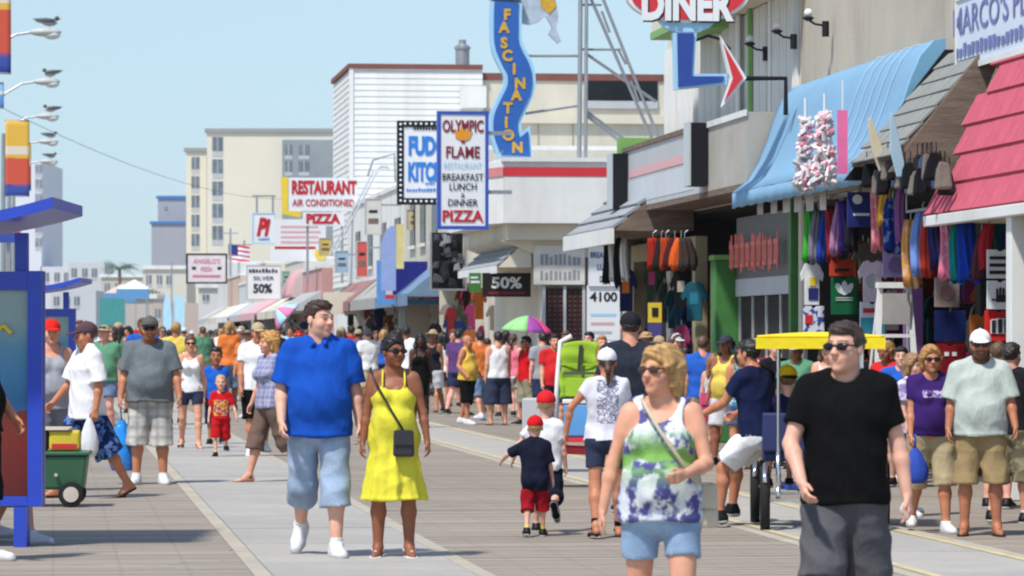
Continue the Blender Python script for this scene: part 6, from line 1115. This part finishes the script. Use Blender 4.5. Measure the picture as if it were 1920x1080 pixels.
q, w_, h = tshirt(1752, 1812, 645, 720, 10.05, fb(120, 22, 28), 'dark red shirt below the navy shirt', False); blk(q, M_signw, -.07, -.02, h * .7, h * .8); blk(q, M_signw, .02, .07, h * .7, h * .8)
q, w_, h = tshirt(1850, 1902, 468, 522, 9.95, FAB['wht'], 'white shirt with bold black bars at the pink awning', False); [blk(q, M_ink, -.12, .12, h * a, h * (a + .12)) for a in (.15, .4, .65)]
q, w_, h = tshirt(1850, 1902, 526, 580, 9.95, FAB['wht'], 'white shirt with a black open hand print', False); blk(q, M_ink, -.05, .07, h * .25, h * .5); [blk(q, M_ink, -.05 + k * .034, -.028 + k * .034, h * .505, h * (.78 - .05 * abs(k - 1.3))) for k in range(4)]; blk(q, M_ink, -.10, -.053, h * .30, h * .36)
q, w_, h = tshirt(1846, 1902, 582, 640, 9.95, fb(200, 44, 44), 'red shirt with white outlined black ill lettering', False); text('ill', q, M_signw, (0, -.008, h * .5), w_ * .66, h * .5, bold=.09); text('ill', q, M_ink, (0, -.013, h * .5), w_ * .58, h * .46, bold=.03)
q, w_, h = tshirt(1850, 1902, 646, 715, 9.95, fb(26, 24, 26), 'black shirt with a red patch below the red lettered shirt', False); blk(q, M_red, -.02, .12, h * .5, h * .8)
# rack goods in the dark shops: same kind, only their place tells them apart
rk = random.Random(5); pal = [((150, 40, 44), 'dark red'), ((40, 50, 110), 'navy blue'), ((30, 30, 34), 'black'), ((200, 110, 50), 'orange'), ((120, 116, 120), 'grey'), ((60, 90, 60), 'green'), ((180, 170, 160), 'cream'), ((170, 60, 110), 'magenta'), ((40, 110, 130), 'teal')]
def racks(n, u_a, u_b, v_a, v_b, zt, lbl, grp, zs=.7):
    for i in range(n):
        u = u_a + (u_b - u_a) * (i + rk.random() * .7) / n; v = rk.uniform(v_a, v_b); z = zt + rk.uniform(-.5, .15) - zs * rk.choice((0, 0, 1, 1.2)); c, cn = rk.choice(pal); h = rk.uniform(.55, .8)
        q = rthing('hanging_garment', cn + ' ' + lbl, 'garment', u, v, z - h, grp); w2 = rk.uniform(.15, .22); q.rotation_euler[2] += rk.uniform(-1.1, 1.1); pts = [(-w2 * .7, 0), (w2 * .7, 0), (w2 * .72, h * .6), (w2 * 1.1, h * .5), (w2 * 1.3, h * .62), (w2 * .8, h * .92), (.06, h), (0, h * .95), (-.06, h), (-w2 * .8, h * .92), (-w2 * 1.3, h * .62), (-w2 * 1.1, h * .5), (-w2 * .72, h * .6)]
        MB().prism(pts, 'y', -.02, .02).build('cloth', fabric(tuple(int(e * .72) for e in c)), q, bevel=.012); MB().tube([(0, 0, h - .01), (0, 0, h + .07)], .008, 5).build('hook', M_steel, q)  # cloth colours taken down: the shade inside the shops is put into them
        if rk.random() < .5: box('print', fabric(rk.choice(pal)[0]), q, -w2 * .4, w2 * .4, -.026, -.021, h * .42, h * .72)
racks(80, 34, 51.8, 11.0, 12.8, 3.1, 'garment hanging in the dark interior of the clothes shop', 'garments inside the clothes shop')
racks(50, 33, 51.6, 11.0, 12.0, 1.75, 'garment on the low racks of the clothes shop', 'low rack garments of the clothes shop', .35)
racks(22, 59.5, 67, 10.1, 11.2, 2.9, 'garment hanging in the corner shop under the shake awning', 'garments inside the corner shop')
racks(44, 87.5, 99.5, 10.0, 11.6, 2.9, 'garment hung outside the low dark shop', 'garments at the dark shop', .6); racks(40, 101, 133, 10.1, 11.5, 2.9, 'garment hung outside the white and cream shops', 'garments at the white and cream shops', .6); racks(30, 150, 215, 9.9, 11, 2.6, 'garment hung at the distant shop fronts', 'garments at the distant shops', .6)
for i, x in enumerate((1228, 1240, 1251, 1262, 1274, 1286)): towel(x, 446, 504, 9.7, fb(*((150, 40, 30), (40, 34, 32), (160, 60, 30), (70, 30, 30), (204, 90, 40), (60, 50, 46))[i]), '%s garment on the rail under the shake awning' % ('dark red', 'black', 'rust', 'maroon', 'orange', 'brown')[i], .26, 'hanging_garment', 'garment', 'garments on the rail under the shake awning')
for i, x in enumerate((1136, 1148, 1160, 1172)): towel(x, 446, 530 - 6 * (i % 2), 9.55, fb(*((20, 20, 22), (220, 218, 214), (24, 24, 26), (214, 212, 210))[i]), '%s strip hanging before the menu board, %s' % (('black', 'white')[i % 2], ('beside the white letter board', 'between two black strips', 'between two white strips', 'beside the orange garments')[i]), .13, 'hanging_strip', 'cloth strip', 'black and white strips')
u, z = on_v(1228, 606, 9.6); q = rthing('yellow_tag_sign', 'small yellow tag sign with a black symbol above a blue tag', 'sign', u, 9.6, z - .25); box('panel', M_yellow, q, -.11, .11, 0, .02, .26, .58); blk(q, M_ink, -.05, .05, .36, .5); box('lower_panel', mat('violet_tag', (.08, .07, .25), .5), q, -.11, .11, 0, .02, 0, .25); MB().tube([(0, .01, .58), (0, .01, 1.4)], .006, 4).build('cord', M_black, q)
u, z = on_v(1615, 426, 9.8); q = rthing('navy_square_sign', 'navy square sign with a white ring under the blue awning', 'sign', u, 9.8, z); box('panel', M_navy, q, -.17, .17, 0, .03, 0, .43); o = MB().lathe([(.06, -.004), (.06, .004)], (0, 0, 0), 16).build('ring', M_signw, q); o.rotation_euler = (rad(90), 0, 0); o.location = (-.05, -.006, .34); blk(q, M_signw, -.1, .1, .14, .17); MB().tube([(0, .015, .43), (0, .015, .7)], .008, 4).build('cord', M_black, q)
# boards, inflatables and balls at the awning front
for i, (xa, ya_, xb, yb_, c) in enumerate(((1631, 222, 1662, 330, (.55, .48, .34)), (1672, 212, 1692, 332, (.34, .50, .60)))):
    u, z = on_v((xa + xb) / 2, yb_, 9.35); k = FPX / depth_v((xa + xb) / 2, 9.35); h = (yb_ - ya_) / k; q = rthing('skimboard', ('cream', 'pale blue')[i] + ' narrow board standing upright before the blue awning', 'board', u, 9.35, z); dx = (xb - xa) / k; MB().prism([(dx / 2 - .06, 0), (dx / 2 + .06, 0), (dx / 2 + .03 - dx * .5, h * .6), (-dx / 2 + .02, h), (-dx / 2 - .02, h), (-dx / 2 - .03 + dx * .1, h * .75), (dx / 2 - .10 - dx * .3, h * .4)], 'y', 0, .035).build('deck', mat('board_%d' % i, c, .35, .05, 3), q, bevel=.01); MB().tube([(dx / 2, .02, .05), (dx / 2 + .5, .3, -.1)], .012, 5).build('stay', M_steel, q)
inf = mat('toy_wrap_white', (.72, .62, .64), .2, .15, 14); infp = mat('toy_wrap_pink', (.72, .22, .30), .25, .2, 12)
for i, (x, y0, y1, wd) in enumerate(((1510, 222, 362, .24), (1546, 214, 350, .26))):
    u, z = on_v(x, y1, 9.2); k = FPX / depth_v(x, 9.2); h = (y1 - y0) / k; q = rthing('toy_bundle', 'hanging bundle of pink and white wrapped toys, %s' % ('the outer one' if i == 0 else 'beside the pink strip'), 'toy bundle', u, 9.2, z, 'wrapped toy bundles under the awning'); r_ = random.Random(i)
    for j in range(120):
        t = r_.random(); a = r_.uniform(0, 6.28); rr = wd * .6 * (1 - .75 * t) * r_.uniform(.5, 1); c = Vector((math.cos(a) * rr, math.sin(a) * rr, h * t * .95 + .05)); e1 = Vector((r_.gauss(0, 1), r_.gauss(0, 1), r_.gauss(0, 1.6))).normalized() * r_.uniform(.05, .10); e2 = e1.orthogonal().normalized() * r_.uniform(.025, .045); e3 = e1.cross(e2).normalized() * .02
        MB().hexa([c - e1 - e2 - e3, c + e1 * .8 - e2 - e3, c + e1 - e2 + e3, c - e1 - e2 + e3, c - e1 * .9 + e2 - e3, c + e1 + e2 * .6 - e3, c + e1 * .9 + e2 + e3, c - e1 + e2 * .7 + e3]).build('toy', (inf, inf, infp, inf, M_lgrey)[j % 5], q, bevel=.008)
    MB().tube([(0, 0, 0), (0, 0, h + .25)], .015, 6).build('pole', M_white, q)
u, z = on_v(1580, 326, 9.2); q = rthing('pink_strip', 'flat hot pink strip hanging beside the toy bundles', 'strip', u, 9.2, z); box('cloth', mat('hot_pink', (.72, .16, .36), .7), q, -.06, .06, 0, .03, 0, .75); MB().tube([(0, .015, .75), (0, .015, 1.1)], .01, 4).build('cord', M_white, q)
for i in range(22):
    x = 1630 + i * 6; u, z = on_v(x, 330 + 16 * math.sin(i * 2.1), 9.4); q = rthing('hanging_bag', '%s bag hanging in the jumble under the grey awning eave' % ('black', 'stone grey', 'slate blue', 'charcoal')[i % 4], 'bag', u, 9.4 + .06 * (i % 4), z - .14, 'bags under the eave'); r_ = random.Random(i); jt = lambda: r_.uniform(.06, .13)
    MB().hexa([(-jt(), -.05, 0), (jt(), -.06, .02), (jt(), .05, 0), (-jt(), .05, .01), (-jt() * .7, -.03, .22 + jt()), (jt() * .8, -.03, .2 + jt()), (jt() * .8, .03, .2), (-jt() * .7, .03, .22)]).build('body', fabric(((26, 26, 30), (120, 112, 104), (60, 76, 110), (44, 42, 44))[i % 4]), q, bevel=.03); MB().tube([(-.04, 0, .2), (-.03, 0, .42), (.03, 0, .42), (.04, 0, .2)], .007, 4).build('strap', M_black, q)
# purple pillar board and the ladder
u, _ = on_v(1712, 700, 10.2); q = rthing('purple_board', 'tall purple board standing behind the white ladder', 'board', u, 10.2); box('board', mat('purple_paint', (.24, .10, .30), .6, .06, 3), q, -.10, .12, 0, .1, .003, 2.25); box('base', M_black, q, -.15, .17, -.06, .16, .0, .003 + .03)
u, _ = on_v(1677, 700, 9.75); q = rthing('step_ladder', 'white aluminium step ladder standing open before the shop', 'ladder', u, 9.75); LH = 2.22
for s_ in (-1, 1): MB().slab([(s_ * .30 - .03, -.25, 0), (s_ * .30 + .03, -.25, 0), (s_ * .17 + .03, -.02, LH), (s_ * .17 - .03, -.02, LH)], (0, .05, 0)).build('rail', M_alu if 0 else M_white, q); MB().tube([(s_ * .30, .55, 0), (s_ * .17, .06, LH)], .018, 6).build('rear_rail', M_white, q)
for k in range(7): t = (k + 1) / 8; hw = .30 - .13 * t; box('step', M_white, q, -hw - .02, hw + .02, -.25 + .23 * t, -.25 + .23 * t + .09, LH * t - .02, LH * t + .02)
box('top_cap', M_white, q, -.2, .2, -.06, .12, LH + .002, LH + .07); box('tool_tray', mat('tray_grey', (.36, .34, .32), .7), q, -.165, .165, -.10, -.085, LH - .42, LH - .06)
# ------------------------------------------------------------------ surrey bicycle and its riders
SY = 32.4; q = thing('surrey_bike', 'pedal surrey with a yellow canopy roof and chrome frame', 'pedal cart', ((1538 - 960) / FPX * SY, SY, 0), rad(-4.5)); CH = mat('chrome', (.65, .66, .68), .18, .05, 5, 0, None, None, .9); M_yc = mat('yellow_canvas', (.80, .62, .02), .7, .08, 4, .3, 20)
mb = MB(); mb.grid(lambda a, b: (-.54 + 1.08 * a, -.62 + 1.24 * b, 1.655 + .03 * math.sin(math.pi * a) * math.sin(math.pi * b)), 24, 8); mb.build('canopy', M_yc, q, True, solid=.02)
mb = MB(); mb.box(-.55, .55, -.64, -.625, 1.55, 1.645); mb.build('valance', M_yc, q); MB().box(-.55, .55, .625, .64, 1.55, 1.645).build('valance', M_yc, q)
for x in (-.36, .36):
    for y in (-.55, .55): MB().tube([(x, y, .5), (x, y, 1.64)], .014, 6).build('canopy_post', CH, q)
for x_ in (-.47, .47):
    for y in (-.62, .72):
        x = x_ * (1.22 if y > 0 else 1)
        wq = thing('w', '', '', (0, 0, 0)); D.objects.remove(wq); R = .26; ring = [(x, y + R * math.cos(a), R + .003 + R * math.sin(a) * .0 + R * math.sin(a)) for a in np.linspace(0, 2 * math.pi, 25)]
        w0 = MB().tube(ring, .042, 8, False).build('wheel', mat('tyre', (.02, .02, .02), .8), q, True); MB().tube([(x, p[1] * .0 + y + (p[1] - y) * .86, R + (p[2] - R) * .86) for p in ring], .012, 6, False).build('rim', CH, w0, True); sp = MB()
        for a in np.linspace(0, math.pi, 9)[:-1]: sp.tube([(x, y + R * .86 * math.cos(a), R + R * .86 * math.sin(a)), (x, y - R * .86 * math.cos(a), R - R * .86 * math.sin(a))], .004, 4)
        tag(sp.build('spokes', CH, w0), kind='stuff')
        MB().tube([(x, y + (R + .05) * math.cos(a), R + (R + .05) * math.sin(a)) for a in np.linspace(.2, 2.6, 9)], .02, 6).build('fender', CH, q, True)
for x in (-.36, .36): MB().tube([(x, -.75, .3), (x, -.5, .45), (x, .3, .45), (x, .8, .35)], .022, 8).build('frame_rail', CH, q, True); MB().tube([(x, -.62, .27), (x, -.62, .62), (x, -.3, .75)], .02, 8).build('fork', CH, q, True)
box('seat', mat('seat_vinyl', (.03, .04, .12), .5), q, -.5, .5, -.3, .1, .58, .66, .02); box('backrest', mat('seat_vinyl'), q, -.5, .5, -.36, -.302, .66, 1.0, .02); box('axle', CH, q, -.45, .45, -.635, -.605, .245, .275); box('axle', CH, q, -.45, .45, .705, .735, .245, .275); box('floor_pan', M_blue, q, -.34, .34, -.3, .7, .34, .37)
for x in (-.3, .3): MB().tube([(x, .75, .35), (x, .70, .30), (x + .12, .70, .30)], .012, 6).build('crank', CH, q); box('pedal', M_black, q, x + .10, x + .2, .64, .76, .285, .315)
s_ = 1.72
person('man in a navy t-shirt and white shorts riding the surrey', 1424, 1000, 640, -128, fat=.1, skin='tan', hair=(30, 26, 24), hairstyle='short', top=tee(fabric((24, 32, 66)), loose=.024), bottom=sh(FAB['wht'], .42, loose=.04), shoes=('sneaker', SH['k']), legs=((54, 46, 5, 0), (46, 42, 5, 0)), arms=((34, 12, 30), (34, 12, 30)), lean=8, Y=32.3, seat=(.80 - .9 * s_ / 1.75, s_), sit=True)
s_ = 1.28
person('child in a navy and red shirt with a yellow cap riding the surrey', 1476, 1000, 640, 190, skin='fair', hair=(120, 90, 60), hairstyle='buzz', top=tee(fabric((30, 30, 60)), loose=.03), bottom=sh(FAB['red'], .5, loose=.04), shoes=('sneaker', SH['k']), legs=((78, 70, 4, 0), (78, 70, 4, 0)), arms=((40, 14, 20), (40, 14, 20)), cap=('back', fabric((222, 186, 30)), fabric((30, 28, 26))), Y=32.35, seat=(.72 - .83 * s_ / 1.75, s_), sit=True, child=True)
# ------------------------------------------------------------------ wagon, bags, umbrellas, cart
WY = 36.4; q = thing('pull_wagon', 'green plastic wagon loaded with towels beside the white t-shirt man', 'wagon', ((70 - 960) / FPX * WY, WY, 0), rad(4)); M_wg = mat('green_plastic', (.035, .12, .06), .4, .08, 4)
MB().hexa([(-.52, -.24, .17), (.46, -.24, .17), (.46, .24, .17), (-.52, .24, .17), (-.56, -.28, .50), (.50, -.28, .50), (.50, .28, .50), (-.56, .28, .50)]).build('tub', M_wg, q, bevel=.03); box('lip', M_wg, q, -.58, .52, -.30, .30, .502, .54, .012)
for x in (-.36, .34):
    for y in (-.28, .28):
        o = MB().lathe([(.06, -.035), (.115, -.03), (.125, 0), (.115, .03), (.06, .035)], (0, 0, 0), 20).build('wheel', mat('tyre'), q); o.rotation_euler = (rad(90), 0, 0); o.location = (x, y, .127)
        e = MB().lathe([(.01, -.012), (.075, -.008), (.075, .008), (.01, .012)], (0, 0, 0), 16).build('hub', mat('cream_hub', (.55, .50, .42), .5), o); e.location = (0, 0, .036 if y < 0 else -.036)
for k, (x, z) in enumerate(((-.02, .38), (-.02, .32), (.18, .30))): box('rivet', M_lgrey, q, x, x + .03, -.292, -.27, z, z + .03)
MB().tube([(-.55, 0, .3), (-.75, .02, .45), (-.95, .05, .75)], .018, 6).build('handle', M_black, q)
for i, (nm, lb, c, b_) in enumerate((('folded_towel', 'yellow folded towel in the green wagon', (.62, .48, .05), (.12, .42, -.2, .12, .545, .74)), ('cardboard_sheet', 'tan cardboard sheet lying over the wagon', (.50, .40, .26), (-.5, .34, -.22, .16, .742, .775)), ('black_bag', 'black bag stuffed in the green wagon', (.03, .025, .025), (-.5, .11, -.22, .15, .545, .74)))):
    o = thing(nm, lb, nm.split('_')[1], q.matrix_basis @ Vector((0, 0, 0)), rad(4)); box('body', mat('load_%d' % i, c, .8, .2, 5), o, *b_, bevel=.025); box('strip', (M_red, M_white, M_red)[i], o, b_[0] + .03, b_[1] - .03, b_[2] - .006, b_[2] - .001, b_[4] + .02 if b_[5] - b_[4] > .1 else b_[4] + .008, b_[4] + .07 if b_[5] - b_[4] > .1 else b_[4] + .02)
def bag(name, label, top, w_, h, d, m, handle=None, puffy=False, rz=0.):
    q = thing(name, label, 'bag', top - Vector((0, 0, h)), rz)
    if puffy:
        n = 18; mb = MB(); lv = [(.15, 0), (.75, .02), (1, .18), (1.02, .38), (.85, .62), (.55, .82), (.22, 1.0)]; vs = [(w_ / 2 * r_ * (1 + .12 * math.sin(5 * a + 4 * z)) * math.cos(a), d / 2 * r_ * (1 + .14 * math.sin(7 * a - 3 * z)) * math.sin(a), h * z) for r_, z in lv for a in np.linspace(0, 2 * math.pi, n, endpoint=False)]; fs = [(i * n + k, i * n + (k + 1) % n, (i + 1) * n + (k + 1) % n, (i + 1) * n + k) for i in range(6) for k in range(n)]; mb.add(vs, fs + [tuple(range(n))[::-1]]).build('body', m, q, True)
    else:
        MB().hexa([(-w_ / 2, -d / 2, 0), (w_ / 2, -d / 2, 0), (w_ / 2, d / 2, 0), (-w_ / 2, d / 2, 0), (-w_ * .46, -d * .3, h), (w_ * .46, -d * .3, h), (w_ * .46, d * .3, h), (-w_ * .46, d * .3, h)]).build('body', m, q, bevel=.02); MB().slab([(-w_ * .44, -d * .52, h * .45), (w_ * .44, -d * .52, h * .45), (w_ * .44, -d * .36, h * .97), (-w_ * .44, -d * .36, h * .97)], (0, -.008, 0)).build('flap', m, q)
    if handle: R_ = Matrix.Rotation(-rz, 3, 'Z'); MB().tube([R_ @ (Vector(p) - q.location) for p in handle], .009, 6).build('strap', m, q, True)
    return q
yy = p_yel['Y']; f = lambda x, y, d: at(x, y, yy - d); bag('black_purse', 'small black shoulder purse of the woman in yellow', f(757, 806, .22), .16, .20, .07, mat('black_leather', (.015, .014, .016), .45, .1, 9, .2), [f(757, 808, .22), f(735, 772, .20), f(718, 742, .20), f(702, 712, .19), f(694, 692, .10), f(696, 690, -.02)])
yd = p_dye['Y']; f = lambda x, y, d: at(x, y, yd - d); bag('cream_bag', 'cream shoulder bag with a pale strap of the tie-dye woman', f(1326, 905, -.02), .10, .21, .18, mat('cream_canvas', (.56, .48, .36), .8, .08, 6, .2), [f(1326, 912, .0), f(1300, 900, .15), f(1268, 852, .20), f(1236, 806, .19), f(1212, 765, .14), f(1203, 748, .04)])
h_ = p_gray['hand'][-1]; bag('blue_plastic_bag', 'bright blue plastic carrier bag beside the stout man in grey', Vector((h_.x + .01, h_.y + .22, .72)), .30, .58, .24, mat('blue_plastic', (.02, .24, .72), .2, .2, 9, .5, 14), [Vector((h_.x + .01, h_.y + .22, .70)), h_ + Vector((0, .12, .02)), h_ + Vector((0, .02, 0))], True)
h_ = p_wtee['hand'][1]; bag('white_plastic_bag', 'crumpled white plastic bag held by the striding man', h_ + Vector((-.05, -.02, .02)), .17, .40, .12, mat('white_plastic', (.72, .72, .74), .3, .05, 9, .5, 14), None, True)
h_ = at(1716, 840, 31.3); bag('blue_cloth_bag', 'blue cloth bag carried by the woman in purple', h_, .20, .30, .12, mat('blue_cloth', (.03, .07, .38), .7, .1, 9), [h_, h_ + Vector((0, 0, .12))], True)
h_ = at(1328, 736, 48.2); bag('pink_handbag', 'crimson pink handbag of the long haired girl', h_, .22, .28, .14, mat('pink_leather', (.55, .04, .16), .4, .1, 9), [h_, h_ + Vector((.05, 0, .25)), h_ + Vector((.08, .1, .42))])
def umbrella(label, x, y, Y, w_, h, cols, tilt):
    p = at(x, y, Y); q = thing('umbrella', label, 'umbrella', p, 0); q.rotation_euler = (0, rad(tilt), 0)
    for k in range(8):
        mb = MB(); a0, a1 = 2 * math.pi * k / 8, 2 * math.pi * (k + 1) / 8; mb.grid(lambda a, b: (w_ / 2 * b * math.cos(a0 + (a1 - a0) * a), w_ / 2 * b * math.sin(a0 + (a1 - a0) * a), h * (1 - b ** 1.8)), 3, 6); mb.build('panel', cols[k % len(cols)], q, True, solid=.004)
    MB().tube([(0, 0, h + .06), (0, 0, -.75)], .012, 6).build('shaft', M_steel, q); MB().tube([(0, 0, -.75), (0, 0, -.85), (.05, 0, -.88)], .018, 6).build('handle', M_black, q)
umbrella('rainbow umbrella with green, pink and orange panels over the queue', 988, 622, 70, 1.0, .30, [mat('umb_pink', (.70, .06, .22), .7), mat('umb_orange', (.72, .22, .04), .7), mat('umb_orange'), mat('umb_pink'), mat('umb_green', (.30, .62, .25), .7), mat('umb_green'), mat('umb_violet', (.3, .06, .3), .7), mat('umb_pink')], 6)
umbrella('pink and pale blue beach umbrella tilted over the far crowd', 540, 596, 132, 1.2, .5, [mat('umb_hot', (.75, .20, .38), .7), mat('umb_sky', (.40, .66, .82), .7)], -50)
CY = 41; q = thing('beach_cart', 'folded lime green beach chair on a cart with a red frame and blue cooler', 'beach cart', ((1088 - 960) / FPX * CY, CY, 0), rad(-8)); lime = mat('lime_canvas', (.26, .42, .03), .8, .12, 5, .2)
MB().grid(lambda a, b: (-.22 + .02 * b + (.38 + .02 * b) * a + .012 * math.sin(b * 14), -.12 + .14 * b + .07 * math.sin(math.pi * a) * (.5 + .5 * math.sin(b * 5)) + .012 * math.sin(b * 22 + a * 3), .98 + .60 * b + .03 * math.sin(a * 3.1)), 14, 16).build('chair_back', lime, q, True, solid=.02); MB().slab([(-.14, -.18, 1.0), (.16, -.18, 1.0), (.16, -.15, 1.2), (-.14, -.15, 1.2)], (0, .05, 0)).build('pocket', lime, q, bevel=.01); MB().tube([(-.26, -.1, .72), (-.25, .0, 1.2), (-.22, .04, 1.60), (-.1, .04, 1.66)], .03, 8).build('chair_frame', M_white, q, True); MB().tube([(.3, -.1, .72), (.32, .04, 1.60)], .02, 8).build('chair_frame', M_white, q, True)
MB().slab([(-.17, -.145, 1.24), (.20, -.145, 1.24), (.20, -.13, 1.27), (-.17, -.13, 1.27)], (0, .01, 0)).build('strap', M_black, q); MB().slab([(-.02, -.10, 1.28), (.02, -.10, 1.28), (.03, -.01, 1.56), (-.01, -.01, 1.56)], (0, -.012, 0)).build('strap', M_black, q); MB().slab([(-.21, -.055, 1.34), (.26, -.055, 1.34), (.262, -.045, 1.36), (-.208, -.045, 1.36)], (0, -.006, 0)).build('seam', mat('lime_seam', (.2, .33, .01), .8), q); box('cooler', mat('cooler_blue', (.10, .30, .62), .4), q, -.16, .28, -.22, .12, .56, .92, .02); box('cooler_lid', M_white, q, -.17, .29, -.23, .13, .922, .97, .01); MB().tube([(-.42, -.05, .95), (-.38, -.05, .7), (-.3, -.08, .42), (.4, -.08, .40), (.45, -.05, .7)], .055, 8).build('red_frame', M_red, q, True)
for x in (-.3, .34): o = MB().lathe([(.08, -.03), (.18, -.025), (.18, .025), (.08, .03)], (0, 0, 0), 18).build('wheel', mat('tyre'), q); o.rotation_euler = (0, rad(90), 0); o.location = (x, .0, .183)
box('axle', M_steel, q, -.3, .34, -.015, .015, .17, .2); box('deck', M_red, q, -.3, .36, -.24, .2, .50, .555)
box('grey_box', M_lgrey, q, -.62, -.31, -.2, .1, .60, .98, .02); box('grey_tray', M_lgrey, q, -.64, -.3, -.2, .12, .52, .597)
# ------------------------------------------------------------------ the far crowd: every figure its own person
cr = random.Random(21); tops = [((200, 40, 44), 'red'), ((226, 226, 228), 'white'), ((40, 90, 180), 'blue'), ((30, 30, 36), 'black'), ((150, 152, 158), 'grey'), ((214, 190, 90), 'yellow'), ((90, 140, 110), 'green'), ((226, 140, 150), 'pink'), ((150, 190, 214), 'light blue'), ((180, 150, 120), 'tan'), ((90, 60, 110), 'violet'), ((220, 120, 60), 'orange')]
bots = [((44, 50, 80), 'navy shorts'), ((170, 156, 126), 'khaki shorts'), ((24, 24, 26), 'black shorts'), ((110, 130, 160), 'denim shorts'), ((200, 200, 204), 'white shorts')]; seen = set()
spots = [(268, 66, 596), (330, 70, 603), (150, 74, 600), (196, 62, 610), (222, 80, 604), (240, 90, 612), (175, 95, 610), (304, 100, 612), (430, 84, 598), (452, 96, 612), (438, 118, 610), (345, 120, 614), (466, 76, 618), (120, 86, 604), (210, 120, 616), (132, 110, 612), (255, 130, 618), (290, 125, 616), (380, 105, 612), (395, 140, 618), (415, 130, 616), (318, 140, 618), (520, 100, 614), (545, 110, 612), (560, 95, 620), (640, 86, 612), (658, 98, 610), (672, 92, 618), (690, 84, 616), (705, 105, 620), (575, 120, 618), (160, 140, 618), (185, 150, 620), (230, 160, 620), (275, 165, 621), (335, 170, 621), (360, 160, 620), (405, 175, 621), (440, 160, 620), (475, 150, 619), (500, 140, 618), (530, 150, 619), (720, 100, 618), (850, 88, 618), (900, 90, 622), (1005, 82, 622), (145, 180, 622), (205, 190, 622), (300, 195, 623), (250, 200, 623), (385, 200, 623), (355, 210, 623), (180, 215, 624), (320, 220, 624), (1018, 68, 622), (1040, 62, 626), (1062, 66, 620), (1105, 64, 622), (1128, 58, 628), (1212, 58, 622), (1236, 56, 630), (1268, 52, 626), (1318, 50, 630), (1362, 48, 628), (1420, 50, 634), (1452, 47, 636), (1494, 46, 640), (1552, 44, 636), (1600, 44, 640), (1662, 42, 640), (1690, 41, 650), (860, 78, 618), (900, 74, 622), (948, 77, 620), (812, 80, 618), (748, 90, 616), (1872, 36, 640)]
for i, (x, Y, yt) in enumerate(spots):
    for _ in range(60):
        t, b = cr.choice(tops), cr.choice(bots); hat = cr.random() < .42; bk = cr.random() < .45; k = (t[1], b[1], hat, bk)
        if k not in seen: break
    seen.add(k); hc_ = cr.choice(((200, 200, 204), (180, 40, 40), (60, 60, 70), (170, 150, 120))) if hat else None; fm_ = cr.random() < .45; H_ = EYE + (HOR - yt) / FPX * Y; H_ = min(max(H_, 1.55), 2.0)
    lb = '%sperson in %s top and %s %s %s' % ('hatted ' if hat else 'bareheaded ', t[1], b[1], 'turned away' if bk else 'facing this way', 'by the shops' if x > 730 else 'in far crowd'); px_ = FPX / Y; yf = HOR + EYE * px_; a = cr.uniform(4, 14) * cr.choice((-1, 1))
    person(lb, x, yf, yf - H_ * px_, cr.uniform(-35, 35) + (180 if bk else 0), 'f' if fm_ else 'm', cr.uniform(0, .35), cr.choice(('fair', 'light', 'tan', 'olive', 'brown', 'pink')), cr.choice(((40, 30, 24), (90, 64, 44), (24, 20, 18), (170, 130, 80))), cr.choice(('long', 'bob', 'pony')) if fm_ else 'short', top=(dict(kind='tank', mat=fabric(t[0]), hem=-.02, loose=.015) if fm_ and cr.random() < .4 else tee(fabric(t[0]), loose=.026)), bottom=sh(fabric(b[0]), cr.uniform(.3, .6), loose=.04), shoes=('sneaker', SH[cr.choice('wkk')]), legs=((a, 6), (-a, 16)), cap=(cr.choice(('cap', 'cap', 'hat')), fabric(hc_)) if hat else None, group='people in the far crowd', lod=max(.019, 1.5 / px_))
# ------------------------------------------------------------------ summer haze over the distance
hz = D.materials.new('haze'); hz.use_nodes = True; hn = hz.node_tree; hn.nodes.remove(hn.nodes['Principled BSDF']); pv = hn.nodes.new('ShaderNodeVolumePrincipled')
pv.inputs['Color'].default_value = (.92, .96, 1, 1); pv.inputs['Density'].default_value = .00013; pv.inputs['Anisotropy'].default_value = .2; hn.links.new(pv.outputs[0], hn.nodes['Material Output'].inputs['Volume'])
o = MB().box(-2600, 2600, -300, 2900, -1.9, 75).build('haze', hz); tag(o, kind='stuff')
